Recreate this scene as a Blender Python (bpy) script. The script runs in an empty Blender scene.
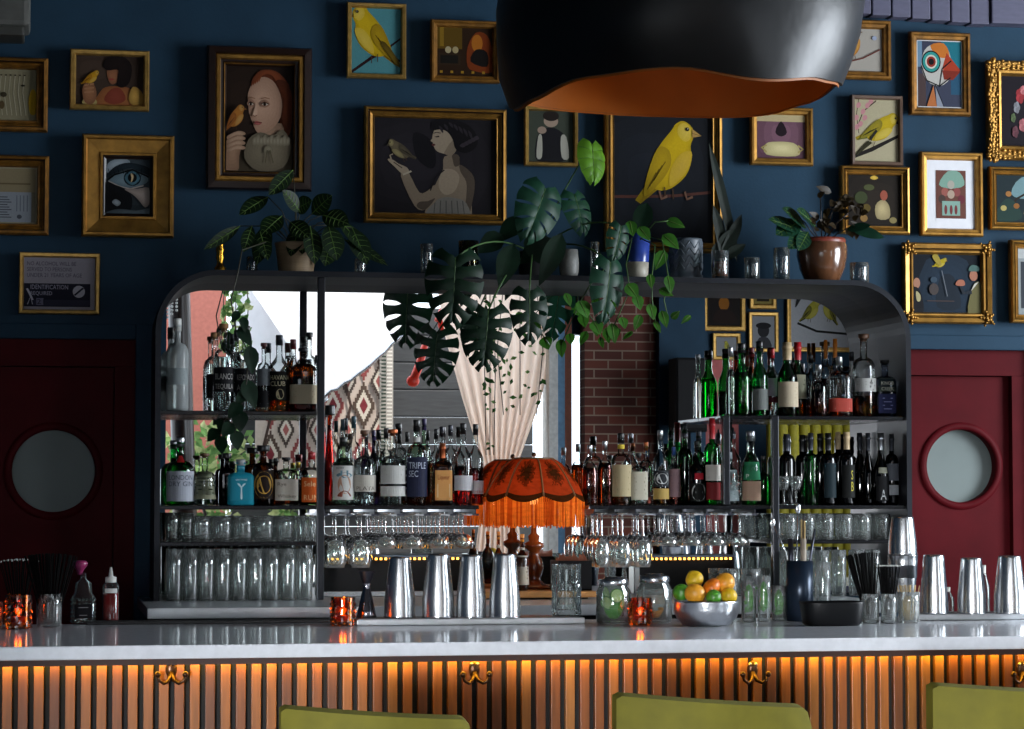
import bpy, bmesh, math, random
from mathutils import Vector, Matrix
random.seed(7)
PI = math.pi
sin, cos, tan = math.sin, math.cos, math.tan
scene = bpy.context.scene
COL = scene.collection

# ---------------------------------------------------------------- camera
FPX, CX, CY = 2500.0, 512.0, 364.5
YAW, PITCH, CAMZ = math.radians(10.5), math.atan(132.5 / 2500.0), 1.455
CAM = Vector((0, 0, CAMZ))
FWD = Vector((sin(YAW) * cos(PITCH), cos(YAW) * cos(PITCH), sin(PITCH)))
RGT = Vector((cos(YAW), -sin(YAW), 0))
UPV = RGT.cross(FWD)
cd = bpy.data.cameras.new('camera')
cam = bpy.data.objects.new('camera', cd)
COL.objects.link(cam)
cd.sensor_width = 36.0
cd.lens = FPX / 1024 * 36.0
cd.clip_start, cd.clip_end = 0.05, 200
cam.matrix_world = Matrix(((RGT.x, UPV.x, -FWD.x, CAM.x), (RGT.y, UPV.y, -FWD.y, CAM.y), (RGT.z, UPV.z, -FWD.z, CAM.z), (0, 0, 0, 1)))
scene.camera = cam

# ---------------------------------------------------------------- light
scene.view_settings.view_transform = 'Standard'
scene.view_settings.look = 'None'
scene.view_settings.gamma = 1.0
scene.view_settings.use_curve_mapping = False
scene.view_settings.exposure = 0.15
cy = scene.cycles
cy.max_bounces, cy.diffuse_bounces, cy.glossy_bounces = 14, 3, 6
cy.transmission_bounces, cy.transparent_max_bounces = 10, 40
cy.caustics_reflective = False
cy.caustics_refractive = False
cy.sample_clamp_indirect = 4.0
cy.use_denoising = True
wd = bpy.data.worlds.new('sky_world')
scene.world = wd
wd.use_nodes = True
bg = wd.node_tree.nodes['Background']
bg.inputs[0].default_value = (0.80, 0.90, 1.0, 1)
bg.inputs[1].default_value = 3.0
sd = bpy.data.lights.new('sun', 'SUN')
sd.energy, sd.angle, sd.color = 6.5, math.radians(1.5), (1.0, 0.95, 0.88)
so = bpy.data.objects.new('sun', sd)
so.rotation_euler = Vector((-0.38, -0.34, -0.86)).to_track_quat('-Z', 'Y').to_euler()
COL.objects.link(so)
def area_light(name, loc, aim, sx, sy, power, color):
    d = bpy.data.lights.new(name, 'AREA')
    d.shape, d.size, d.size_y, d.energy, d.color = 'RECTANGLE', sx, sy, power, color
    o = bpy.data.objects.new(name, d)
    o.location = loc
    o.rotation_euler = Vector(aim).to_track_quat('-Z', 'Y').to_euler()
    COL.objects.link(o)
    return o
# daylight entering by the tall window in the side wall, then two added fills from unseen openings
area_light('side_window_daylight', (6.4, 6.6, 2.3), (-1, 0.10, -0.06), 1.9, 2.2, 280, (0.86, 0.93, 1.0))
lw_ = area_light('low_front_fill', (-0.95, -1.12, 0.92), (0.33, 1, 0.0), 3.0, .8, 6.5, (0.95, 0.97, 1.0))  # added fill, narrowed onto the counter front and slats
lw_.data.spread = math.radians(9)
area_light('front_side_fill', (6.4, 1.3, 2.1), (-1, -0.12, -0.05), 1.7, 2.2, 36, (0.90, 0.95, 1.0))  # added fill to brighten the front wall and pictures seen in the mirror
def point_light(name, loc, power, color, r=0.02):
    d = bpy.data.lights.new(name, 'POINT')
    d.energy, d.color, d.shadow_soft_size = power, color, r
    o = bpy.data.objects.new(name, d)
    o.location = loc
    COL.objects.link(o)
    return o

# ---------------------------------------------------------------- pixel rays to places
def ray(px, py):
    return FWD + RGT * ((px - CX) / FPX) - UPV * ((py - CY) / FPX)
def at(px, py, Y):
    d = ray(px, py)
    return CAM + d * (Y / d.y)
def at_z(px, py, z):
    d = ray(px, py)
    return CAM + d * ((z - CAMZ) / d.z)
def scale(px, Y):                       # picture units per metre at distance Y
    p = at(px, 497, Y)
    return FPX / (p - CAM).dot(FWD)
YW = 9.10                               # back wall face
YM = 9.07                               # mirror face
YF = 8.74                               # front of the shelf unit
def V(px, py, Y):                       # a place seen by way of the mirror
    p = at(px, py, 2 * YM - Y)
    return Vector((p.x, Y, p.z))

# ---------------------------------------------------------------- colours and materials
def lin(c):
    return tuple((x / 12.92 if x <= 0.04045 else ((x + 0.055) / 1.055) ** 2.4) for x in c)
def hx(s):
    s = s.lstrip('#')
    return lin(tuple(int(s[i:i + 2], 16) / 255 for i in (0, 2, 4)))
MATS = {}
def nodes(name):
    m = bpy.data.materials.new(name)
    m.use_nodes = True
    nt = m.node_tree
    return m, nt, nt.nodes, nt.links, nt.nodes['Principled BSDF']
def setin(b, **kw):
    for k, v in kw.items():
        k = k.replace('_', ' ')
        if k in b.inputs:
            b.inputs[k].default_value = v
def mat(name, color, rough=0.5, metal=0.0, var=0.15, nscale=30.0, bump=0.0, bscale=None, spec=0.5, coat=0.0, stretch=None):
    if name in MATS:
        return MATS[name]
    m, nt, N, L, b = nodes(name)
    c = hx(color) if isinstance(color, str) else color
    setin(b, Roughness=rough, Metallic=metal, Specular_IOR_Level=spec, Coat_Weight=coat)
    tc = N.new('ShaderNodeTexCoord')
    src = tc.outputs['Object']
    if stretch:
        mp = N.new('ShaderNodeMapping')
        mp.inputs['Scale'].default_value = stretch
        L.new(src, mp.inputs[0])
        src = mp.outputs[0]
    nz = N.new('ShaderNodeTexNoise')
    nz.inputs['Scale'].default_value = nscale
    nz.inputs['Detail'].default_value = 4
    L.new(src, nz.inputs['Vector'])
    cr = N.new('ShaderNodeValToRGB')
    cr.color_ramp.elements[0].position, cr.color_ramp.elements[1].position = 0.3, 0.7
    cr.color_ramp.elements[0].color = tuple(x * (1 - var) for x in c) + (1,)
    cr.color_ramp.elements[1].color = tuple(min(1, x * (1 + var)) for x in c) + (1,)
    L.new(nz.outputs[0], cr.inputs[0])
    L.new(cr.outputs[0], b.inputs['Base Color'])
    if bump:
        bp = N.new('ShaderNodeBump')
        bp.inputs['Strength'].default_value = bump
        bp.inputs['Distance'].default_value = 0.004
        n2 = nz
        if bscale:
            n2 = N.new('ShaderNodeTexNoise')
            n2.inputs['Scale'].default_value = bscale
            L.new(src, n2.inputs['Vector'])
        L.new(n2.outputs[0], bp.inputs['Height'])
        L.new(bp.outputs[0], b.inputs['Normal'])
    MATS[name] = m
    return m
def paint_mat(name, rough=0.6, emis=0.0, spec=0.12, coat=0.0):     # colour from the face, a little grain
    if name in MATS:
        return MATS[name]
    m, nt, N, L, b = nodes(name)
    setin(b, Roughness=rough, Specular_IOR_Level=spec, Coat_Weight=coat)
    a = N.new('ShaderNodeAttribute')
    a.attribute_name = 'col'
    nz = N.new('ShaderNodeTexNoise')
    nz.inputs['Scale'].default_value = 60
    mx = N.new('ShaderNodeMix')
    mx.data_type, mx.blend_type = 'RGBA', 'MULTIPLY'
    mx.inputs['Factor'].default_value = 0.25
    L.new(a.outputs['Color'], mx.inputs[6])
    L.new(nz.outputs[0], mx.inputs[7])
    L.new(mx.outputs[2], b.inputs['Base Color'])
    MATS[name] = m
    return m
def thin_glass(name, tint, edge=None, rough=0.02, refl=0.9, frost=0.0):    # a thin clear wall: see-through, darker and shinier at grazing angles
    if name in MATS:
        return MATS[name]
    m, nt, N, L, b = nodes(name)
    N.remove(b)
    out = N['Material Output']
    t = hx(tint) if isinstance(tint, str) else tint
    e = hx(edge) if isinstance(edge, str) else (edge or tuple(x * 0.45 for x in t))
    lw = N.new('ShaderNodeLayerWeight')
    lw.inputs[0].default_value = 0.35
    cr = N.new('ShaderNodeValToRGB')
    cr.color_ramp.elements[0].position, cr.color_ramp.elements[1].position = 0.15, 0.95
    cr.color_ramp.elements[0].color = t + (1,)
    cr.color_ramp.elements[1].color = e + (1,)
    L.new(lw.outputs['Facing'], cr.inputs[0])
    tr = N.new('ShaderNodeBsdfTransparent')
    L.new(cr.outputs[0], tr.inputs[0])
    gl = N.new('ShaderNodeBsdfGlossy')
    gl.inputs['Roughness'].default_value = rough
    gl.inputs[0].default_value = (1, 1, 1, 1)
    fr = N.new('ShaderNodeFresnel')
    fr.inputs[0].default_value = 1.5
    nz = N.new('ShaderNodeTexNoise')
    nz.inputs['Scale'].default_value = 25
    bp = N.new('ShaderNodeBump')
    bp.inputs['Strength'].default_value = 0.05
    L.new(nz.outputs[0], bp.inputs['Height'])
    L.new(bp.outputs[0], gl.inputs['Normal'])
    mu = N.new('ShaderNodeMath')
    mu.operation = 'MULTIPLY'
    mu.inputs[1].default_value = refl
    L.new(fr.outputs[0], mu.inputs[0])
    mx = N.new('ShaderNodeMixShader')
    L.new(mu.outputs[0], mx.inputs[0])
    L.new(tr.outputs[0], mx.inputs[1])
    L.new(gl.outputs[0], mx.inputs[2])
    res = mx
    if frost:
        df = N.new('ShaderNodeBsdfDiffuse')
        df.inputs[0].default_value = t + (1,)
        tl = N.new('ShaderNodeBsdfTranslucent')
        tl.inputs[0].default_value = t + (1,)
        ad = N.new('ShaderNodeMixShader')
        ad.inputs[0].default_value = 0.5
        L.new(df.outputs[0], ad.inputs[1])
        L.new(tl.outputs[0], ad.inputs[2])
        m2 = N.new('ShaderNodeMixShader')
        m2.inputs[0].default_value = frost
        L.new(mx.outputs[0], m2.inputs[1])
        L.new(ad.outputs[0], m2.inputs[2])
        res = m2
    L.new(res.outputs[0], out.inputs[0])
    MATS[name] = m
    return m
def solid_glass(name, color, ior=1.36, rough=0.0):
    if name in MATS:
        return MATS[name]
    m, nt, N, L, b = nodes(name)
    N.remove(b)
    g = N.new('ShaderNodeBsdfGlass')
    c = hx(color) if isinstance(color, str) else color
    g.inputs['Color'].default_value = c + (1,)
    g.inputs['IOR'].default_value = ior
    g.inputs['Roughness'].default_value = rough
    L.new(g.outputs[0], N['Material Output'].inputs[0])
    MATS[name] = m
    return m
def cloth_mat(name, color, trans=0.4, var=0.1, color2=None):
    if name in MATS:
        return MATS[name]
    m, nt, N, L, b = nodes(name)
    N.remove(b)
    c = hx(color)
    c2 = hx(color2) if color2 else tuple(x * (1 - var) for x in c)
    nz = N.new('ShaderNodeTexNoise')
    nz.inputs['Scale'].default_value = 12
    cr = N.new('ShaderNodeValToRGB')
    cr.color_ramp.elements[0].color, cr.color_ramp.elements[1].color = c2 + (1,), c + (1,)
    cr.color_ramp.elements[0].position, cr.color_ramp.elements[1].position = 0.35, 0.6
    L.new(nz.outputs[0], cr.inputs[0])
    d = N.new('ShaderNodeBsdfDiffuse')
    t = N.new('ShaderNodeBsdfTranslucent')
    L.new(cr.outputs[0], d.inputs[0])
    L.new(cr.outputs[0], t.inputs[0])
    mx = N.new('ShaderNodeMixShader')
    mx.inputs[0].default_value = trans
    L.new(d.outputs[0], mx.inputs[1])
    L.new(t.outputs[0], mx.inputs[2])
    L.new(mx.outputs[0], N['Material Output'].inputs[0])
    MATS[name] = m
    return m
def glow_mat(name, color, power):
    if name in MATS:
        return MATS[name]
    m, nt, N, L, b = nodes(name)
    setin(b, Emission_Strength=power, Roughness=0.4)
    b.inputs['Base Color'].default_value = hx(color) + (1,)
    b.inputs['Emission Color'].default_value = hx(color) + (1,)
    MATS[name] = m
    return m

# ---------------------------------------------------------------- mesh builder
class MB:
    def __init__(s):
        s.v, s.f, s.m, s.c, s.s = [], [], [], [], []
    def add(s, vs, fs, mi=0, col=None, smooth=False):
        b = len(s.v)
        s.v += [tuple(v) for v in vs]
        for f in fs:
            s.f.append(tuple(b + i for i in f))
            s.m.append(mi)
            s.c.append(col)
            s.s.append(smooth)
        return s
    def box(s, x0, x1, y0, y1, z0, z1, mi=0, col=None, b=0.0):
        if b:
            bm = bmesh.new()
            bmesh.ops.create_cube(bm, size=1)
            for v in bm.verts:
                v.co = Vector(((x0 + x1) / 2 + v.co.x * (x1 - x0), (y0 + y1) / 2 + v.co.y * (y1 - y0), (z0 + z1) / 2 + v.co.z * (z1 - z0)))
            bmesh.ops.bevel(bm, geom=list(bm.edges), offset=b, segments=2, affect='EDGES', profile=0.6)
            bm.verts.index_update()
            s.add([v.co for v in bm.verts], [[v.index for v in f.verts] for f in bm.faces], mi, col)
            bm.free()
            return s
        vs = [(x, y, z) for z in (z0, z1) for y in (y0, y1) for x in (x0, x1)]
        return s.add(vs, [(0, 2, 3, 1), (4, 5, 7, 6), (0, 1, 5, 4), (2, 6, 7, 3), (0, 4, 6, 2), (1, 3, 7, 5)], mi, col)
    def lathe(s, prof, seg=24, c=(0, 0, 0), n=2, mi=0, col=None, dy=1.0, smooth=True, mis=None, fn=None):
        vs, fs, rows = [], [], []
        for k, (r, z) in enumerate(prof):
            if r <= 1e-6:
                rows.append([len(vs)])
                vs.append((c[0], c[1], c[2] + z))
                continue
            row = []
            for i in range(seg):
                a = 2 * PI * i / seg
                q = 1.0 if n == 2 else 1 / ((abs(cos(a)) ** n + abs(sin(a)) ** n) ** (1 / n))
                rr, zz = (r, z) if fn is None else fn(r, z, a, k)
                row.append(len(vs))
                vs.append((c[0] + rr * q * cos(a), c[1] + rr * q * sin(a) * dy, c[2] + zz))
            rows.append(row)
        mm = []
        for k in range(len(rows) - 1):
            A, B = rows[k], rows[k + 1]
            if len(A) == 1 and len(B) == 1:
                continue
            for i in range(seg):
                j = (i + 1) % seg
                if len(A) == 1:
                    fs.append((A[0], B[j], B[i]))
                elif len(B) == 1:
                    fs.append((A[i], A[j], B[0]))
                else:
                    fs.append((A[i], A[j], B[j], B[i]))
                mm.append(mi if mis is None else mis[k])
        k0 = len(s.f)
        s.add(vs, fs, mi, col, smooth)
        s.m[k0:] = mm
        return s
    def tube(s, pts, r, seg=8, mi=0, col=None, smooth=True, caps=True):
        pts = [Vector(p) for p in pts]
        n = len(pts)
        R = r if isinstance(r, (list, tuple)) else [r] * n
        vs, fs = [], []
        ref = None
        for i, p in enumerate(pts):
            t = (pts[min(i + 1, n - 1)] - pts[max(i - 1, 0)]).normalized()
            if ref is None:
                ref = Vector((0, 0, 1)) if abs(t.z) < 0.9 else Vector((1, 0, 0))
            a = ref - t * ref.dot(t)
            a = a.normalized() if a.length > 1e-5 else t.orthogonal().normalized()
            ref = a
            b = t.cross(a)
            for k in range(seg):
                w = 2 * PI * k / seg
                vs.append(p + (a * cos(w) + b * sin(w)) * R[i])
        for i in range(n - 1):
            for k in range(seg):
                l = (k + 1) % seg
                fs.append((i * seg + k, i * seg + l, (i + 1) * seg + l, (i + 1) * seg + k))
        if caps:
            fs.append(tuple(range(seg - 1, -1, -1)))
            fs.append(tuple((n - 1) * seg + k for k in range(seg)))
        return s.add(vs, fs, mi, col, smooth)
    def prism(s, pts, y0, y1, mi=0, col=None):          # outline in x,z pushed along y
        n = len(pts)
        vs = [(x, y0, z) for x, z in pts] + [(x, y1, z) for x, z in pts]
        fs = [tuple(range(n)), tuple(range(2 * n - 1, n - 1, -1))] + [(i, n + i, n + (i + 1) % n, (i + 1) % n) for i in range(n)]
        return s.add(vs, fs, mi, col)
    def ball(s, c, r, seg=12, rings=8, mi=0, col=None, sq=(1, 1, 1)):
        vs, fs = [], []
        for i in range(rings + 1):
            t = PI * i / rings
            for k in range(seg):
                a = 2 * PI * k / seg
                vs.append((c[0] + r * sq[0] * sin(t) * cos(a), c[1] + r * sq[1] * sin(t) * sin(a), c[2] - r * sq[2] * cos(t)))
        for i in range(rings):
            for k in range(seg):
                l = (k + 1) % seg
                fs.append((i * seg + k, i * seg + l, (i + 1) * seg + l, (i + 1) * seg + k))
        return s.add(vs, fs, mi, col, True)
    def grid(s, fn, nu, nv, mi=0, col=None, smooth=True):
        vs = [fn(i / nu, j / nv) for j in range(nv + 1) for i in range(nu + 1)]
        fs = [(j * (nu + 1) + i, j * (nu + 1) + i + 1, (j + 1) * (nu + 1) + i + 1, (j + 1) * (nu + 1) + i) for j in range(nv) for i in range(nu)]
        return s.add(vs, fs, mi, col, smooth)
    def build(s, name, mats, parent=None, loc=None):
        me = bpy.data.meshes.new(name)
        me.from_pydata(s.v, [], s.f)
        for m in (mats if isinstance(mats, (list, tuple)) else [mats]):
            me.materials.append(m)
        me.polygons.foreach_set('material_index', s.m)
        me.polygons.foreach_set('use_smooth', s.s)
        if any(c is not None for c in s.c):
            at_ = me.color_attributes.new('col', 'FLOAT_COLOR', 'CORNER')
            data = []
            for f, c in zip(s.f, s.c):
                data += list((c or (0.5, 0.5, 0.5)) + (1.0,)) * len(f)
            at_.data.foreach_set('color', data)
        me.update()
        o = bpy.data.objects.new(name, me)
        COL.objects.link(o)
        if parent is not None:
            o.parent = parent
        if loc is not None:
            o.location = loc
        return o
def tag(o, label, cat, group=None):
    o['label'], o['category'] = label, cat
    if group:
        o['group'] = group
    return o
def thing(name, label, cat, loc=(0, 0, 0), rotz=0.0, group=None):
    o = bpy.data.objects.new(name, None)
    o.empty_display_size = 0.05
    COL.objects.link(o)
    o.location, o.rotation_euler = loc, (0, 0, rotz)
    return tag(o, label, cat, group)
def struct(o):
    o['kind'] = 'structure'
    return o
def dup(root, loc, rotz=None, label=None, group=None):
    r = root.copy()
    COL.objects.link(r)
    r.location = loc
    if rotz is not None:
        r.rotation_euler = (0, 0, rotz)
    if label:
        r['label'] = label
    if group:
        r['group'] = group
    for ch in list(root.children):
        c = ch.copy()
        COL.objects.link(c)
        c.parent = r
        for g in list(ch.children):
            d = g.copy()
            COL.objects.link(d)
            d.parent = c
    return r
TXT = {}
def text_geo(t):                        # letter outlines as flat faces, cap height 1
    if t in TXT:
        return TXT[t]
    cu = bpy.data.curves.new('lettering', 'FONT')
    cu.body, cu.size, cu.resolution_u = t, 1.0, 2
    ob = bpy.data.objects.new('lettering', cu)
    me = bpy.data.meshes.new_from_object(ob)
    vs = [(v.co.x, v.co.y) for v in me.vertices]
    fs = [tuple(p.vertices) for p in me.polygons]
    bpy.data.objects.remove(ob)
    bpy.data.curves.remove(cu)
    bpy.data.meshes.remove(me)
    xs = [v[0] for v in vs] or [0, 1]
    ys = [v[1] for v in vs] or [0, 1]
    k = 1 / max(1e-6, max(ys) - min(ys))
    vs = [((x - min(xs)) * k, (y - min(ys)) * k) for x, y in vs]
    TXT[t] = (vs, fs, (max(xs) - min(xs)) * k)
    return TXT[t]
# ---------------------------------------------------------------- the setting
M_BLUE = mat('blue_wall_paint', '#243d50', 0.55, var=0.10, nscale=6, bump=0.12, bscale=90, spec=.12)
M_RED = mat('oxblood_door_paint', '#4e0c13', 0.55, var=0.12, nscale=8, bump=0.05, spec=.08)
M_CEIL = mat('dark_ceiling_paint', '#2a2c33', 0.8)
M_FLOOR = mat('dark_floor_boards', '#3a2a20', 0.45, var=0.3, nscale=3, stretch=(1, 12, 1))
M_BLACK = mat('matt_black', '#070708', 0.7, var=0.2, spec=.15)
M_DARK = mat('black_lacquer', '#08080a', 0.35, var=0.2, spec=.2)
M_STEEL = mat('brushed_steel', '#c3c6ca', 0.24, metal=1, var=0.08, nscale=60, stretch=(1, 1, 14), bump=0.02)
M_CHROME = mat('polished_steel', '#d9dbdd', 0.24, metal=1, var=0.12, nscale=30, stretch=(1, 1, .06), bump=.05, bscale=55)
M_GUN = mat('gunmetal', '#4c4e58', 0.30, metal=0.9, var=0.15, nscale=14, bump=0.02)
M_GOLD = mat('gilded_wood', '#a27634', 0.38, metal=0.7, var=0.3, nscale=25, bump=0.15)
M_PALEGOLD = mat('brass_moulding', '#b08a48', 0.34, metal=0.7, var=0.25, nscale=40, bump=0.05)
M_OLDGOLD = mat('worn_gilding', '#80561e', 0.45, metal=0.55, var=0.4, nscale=30, bump=0.25)
M_WOODF = mat('dark_walnut_moulding', '#22120c', 0.32, var=0.3, nscale=20, stretch=(1, 1, 6))
M_PAINT = paint_mat('painted_surface')
M_LABEL = paint_mat('printed_paper', 0.6)

XL, XR, YB_, ZC = -3.6, 6.45, -1.0, 4.1
dl0, dl1 = at(-36, 450, YW).x, at(135, 450, YW).x
dr0, dr1 = at(896, 450, YW).x, at(1034, 450, YW).x
zl, zr = at(70, 339, YW).z, at(975, 350, YW).z
w = MB()
for x0, x1, z0, z1 in ((XL, dl0, 0, ZC), (dl0, dl1, zl, ZC), (dl1, dr0, 0, ZC), (dr0, dr1, zr, ZC), (dr1, XR + 0.2, 0, ZC)):
    w.box(x0, x1, YW, YW + 0.16, z0, z1)
struct(w.build('wall_back', M_BLUE))
t = MB()                                             # flat casings round the two doors
for a, b, z in ((dl0, dl1, zl), (dr0, dr1, zr)):
    t.box(a - 0.075, a, YW - 0.014, YW, 0, z + 0.055, b=0.004)
    t.box(b, b + 0.075, YW - 0.014, YW, 0, z + 0.055, b=0.004)
    t.box(a, b, YW - 0.014, YW, z, z + 0.055, b=0.004)
struct(t.build('trim_1', M_BLUE))

def door(name, lx0, lx1, jx0, jx1, zt, cpx, cpy, rad):
    Yd = YW + 0.05
    c = at(cpx, cpy, Yd)
    d = MB()                                         # the leaf with its round opening
    x0, x1, z0, z1 = lx0, lx1, 0.02, zt - 0.10
    N_ = 64
    def edge(a):
        dx, dz = cos(a), sin(a)
        k = 1e9
        if abs(dx) > 1e-6:
            k = min(k, ((x1 if dx > 0 else x0) - c.x) / dx)
        if abs(dz) > 1e-6:
            k = min(k, ((z1 if dz > 0 else z0) - c.z) / dz)
        return c.x + dx * k, c.z + dz * k
    angs = sorted([2 * PI * i / N_ for i in range(N_)] + [math.atan2(zz - c.z, xx - c.x) % (2 * PI) for xx in (x0, x1) for zz in (z0, z1)])
    n = len(angs)
    vs = [(*[edge(a)[0]], Yd, edge(a)[1]) for a in angs] + [(c.x + rad * cos(a), Yd, c.z + rad * sin(a)) for a in angs] + [(c.x + rad * cos(a), Yd + 0.045, c.z + rad * sin(a)) for a in angs]
    fs = []
    for i in range(n):
        j = (i + 1) % n
        fs += [(i, j, n + j, n + i), (n + i, n + j, 2 * n + j, 2 * n + i)]
    d.add(vs, fs)
    leaf = d.build(name, M_RED)
    struct(leaf)
    f = MB()                                         # jambs, head and the rails round the leaf
    f.box(jx0, lx0 - 0.003, YW + 0.02, YW + 0.12, 0, zt - .098)
    f.box(lx1 + 0.003, jx1, YW + 0.02, YW + 0.12, 0, zt - .098)
    f.box(jx0, jx1, YW + 0.02, YW + 0.12, zt - 0.097, zt)
    f.box(jx0 - .05, jx1 + .05, YW + .121, YW + .15, 0, zt + .05)
    f.build('door_frame', M_RED, leaf)
    r = MB()
    K = 10
    prof = [(rad * 1.20, 0), (rad * 1.19, -0.007), (rad * 1.08, -0.010), (rad * 1.0, -0.006), (rad, 0.01)]
    vs, fs = [], []
    for i in range(N_):
        a = 2 * PI * i / N_
        for q, yy in prof:
            vs.append((c.x + q * cos(a), Yd + yy, c.z + q * sin(a)))
    for i in range(N_):
        j = (i + 1) % N_
        for k in range(len(prof) - 1):
            fs.append((i * 5 + k, i * 5 + k + 1, j * 5 + k + 1, j * 5 + k))
    r.add(vs, fs, smooth=True)
    ring_ = r.build('porthole_ring', M_RED, leaf)
    g = MB()
    g.add([(c.x + rad * 1.02 * cos(2 * PI * i / N_), Yd + 0.04, c.z + rad * 1.02 * sin(2 * PI * i / N_)) for i in range(N_)], [tuple(range(N_))])
    g.build('porthole_glass', mat('frosted_pane', '#6f7977', 0.4, var=.06, nscale=5, spec=.3), ring_)
pw = lambda px: at(px, 460, YW + 0.05).x
door('door_1', pw(-12), pw(113), dl0, dl1, zl, 53.5, 471, 41 / scale(53, YW + .05))
door('door_2', pw(909), pw(1009), dr0, dr1, zr, 961, 466, 36.5 / scale(961, YW + .05))

fl = MB(); fl.box(XL - .2, XR + .2, YB_ - .2, YW + .16, -0.1, 0)
struct(fl.build('floor', M_FLOOR))
ce = MB(); ce.box(XL - .2, XR + .2, YB_ - .2, YW + .16, ZC, ZC + .1)
struct(ce.build('ceiling', M_CEIL))
wl = MB(); wl.box(XL - .2, XL, YB_ - .2, YW, 0, ZC)
struct(wl.build('wall_left', M_BLUE))
wr = MB()                                            # side wall with its tall window, plus an opening added for the front-side fill
for y0, y1, z0, z1 in ((YB_ - .2, .4, 0, ZC), (.4, 2.2, 0, .9), (.4, 2.2, 3.3, ZC), (2.2, 5.15, 0, ZC), (7.95, YW, 0, ZC), (5.15, 7.95, 0, 0.9), (5.15, 7.95, 3.65, ZC)):
    wr.box(XR, XR + .2, y0, y1, z0, z1)
struct(wr.build('wall_right', M_BLUE))
wf = MB()
for y0, y1, z0, z1 in ((5.15, 5.23, .9, 3.65), (7.87, 7.95, .9, 3.65), (6.52, 6.58, .9, 3.65), (5.15, 7.95, .87, .93), (5.15, 7.95, 3.59, 3.65)):
    wf.box(XR - .02, XR + .1, y0, y1, z0, z1)
struct(wf.build('window_2', mat('white_window_paint', '#d5d5d0', 0.4)))
# boarded beam high on the right, with a paler end board
bm_ = MB()
p0, p1, p2 = at(852, 13, 9.03), at(990, 20, 9.03), at(1075, 22, 9.03)
nb = 7
for i in range(nb):
    xa, xb = p0.x + (p1.x - p0.x) * i / nb, p0.x + (p1.x - p0.x) * (i + 1) / nb
    bm_.box(xa + .003, xb - .003, 9.03, YW, p0.z - .028 * i / nb, ZC, b=0.004)
bm_.box(p0.x, p2.x + 1.5, 9.045, YW, p0.z + .006, ZC)
bm_.box(p1.x + .004, p2.x + 1.5, 9.02, YW, p0.z - .02, ZC, b=0.005)
struct(bm_.build('trim_2', mat('lilac_grey_boards', '#55546a', 0.6, var=0.1, nscale=8, stretch=(3, 1, 12))))
# conduit/air unit in the upper left corner
p = at(30, 38, 8.95)
ac = thing('air_conditioner', 'grey box of a wall air conditioner above the botanical print', 'air conditioner', (p.x, YW, p.z))
a = MB(); a.box(-.75, 0, -.22, 0, .03, .34, b=.02); a.build('housing', mat('grey_plastic', '#585854', 0.5), ac)
a = MB(); a.box(-.73, -.02, -.20, -.02, 0, .035, b=.008); a.build('air_outlet', mat('dark_grey_plastic', '#3c3c38', 0.5), ac)  # outlet in a darker grey than the housing

# ---------------------------------------------------------------- bar with its slatted front, worktop apart
ZB = 1.07                                            # counter height
YBF, YBR = at_z(512, 641.5, ZB).y, at_z(300, 622, ZB).y
M_STONE = mat('white_quartz', '#dfe3ea', 0.10, var=0.06, nscale=40, spec=0.6)
BX0, BX1 = -0.75, 4.6
c = MB(); c.box(BX0, BX1, YBF, YBR, ZB - .036, ZB, b=.004)
ct = c.build('bar_counter', M_STONE)
tag(ct, 'long polished white stone counter running across the bar', 'counter')
bar = thing('slatted_bar', 'bar body clad in upright wooden slats under the white stone counter', 'bar', (0, YBF + .09, 0))
b = MB(); b.box(BX0 + .02, BX1 - .02, .02, .55, .08, ZB - .037)
b.build('carcass', mat('black_backing', '#080706', 0.7), bar)
WOODS = [mat('oak_slat_%s' % k, v, 0.42, var=0.22, nscale=9, stretch=(8, 8, .7), bump=.04) for k, v in (('honey', '#96581e'), ('amber', '#84491a'), ('tan', '#9e6428'), ('brown', '#6c3c18'))]
pitch = 0.0405
k = 0
x = BX0 + .03
s = MB()
while x < BX1 - .06:
    s.box(x, x + .0255, 0, .022, .10, ZB - .04, mi=random.choice((0, 0, 0, 1, 1, 2, 0, 1, 3)), b=.002)
    x += pitch
s.build('slat_panel', WOODS, bar)
s = MB(); s.box(BX0 + .02, BX1 - .02, -.035, .02, 0.0, .08); s.build('plinth', M_BLACK, bar)
s = MB(); s.box(BX0 + .02, BX1 - .02, -.05, .012, ZB - .0405, ZB - .0365); s.box(BX0 + .02, BX1 - .02, -.05, -.044, ZB - .054, ZB - .0405); s.build('counter_batten', mat('brown_batten', '#3a1c10', 0.6), bar)
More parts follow.
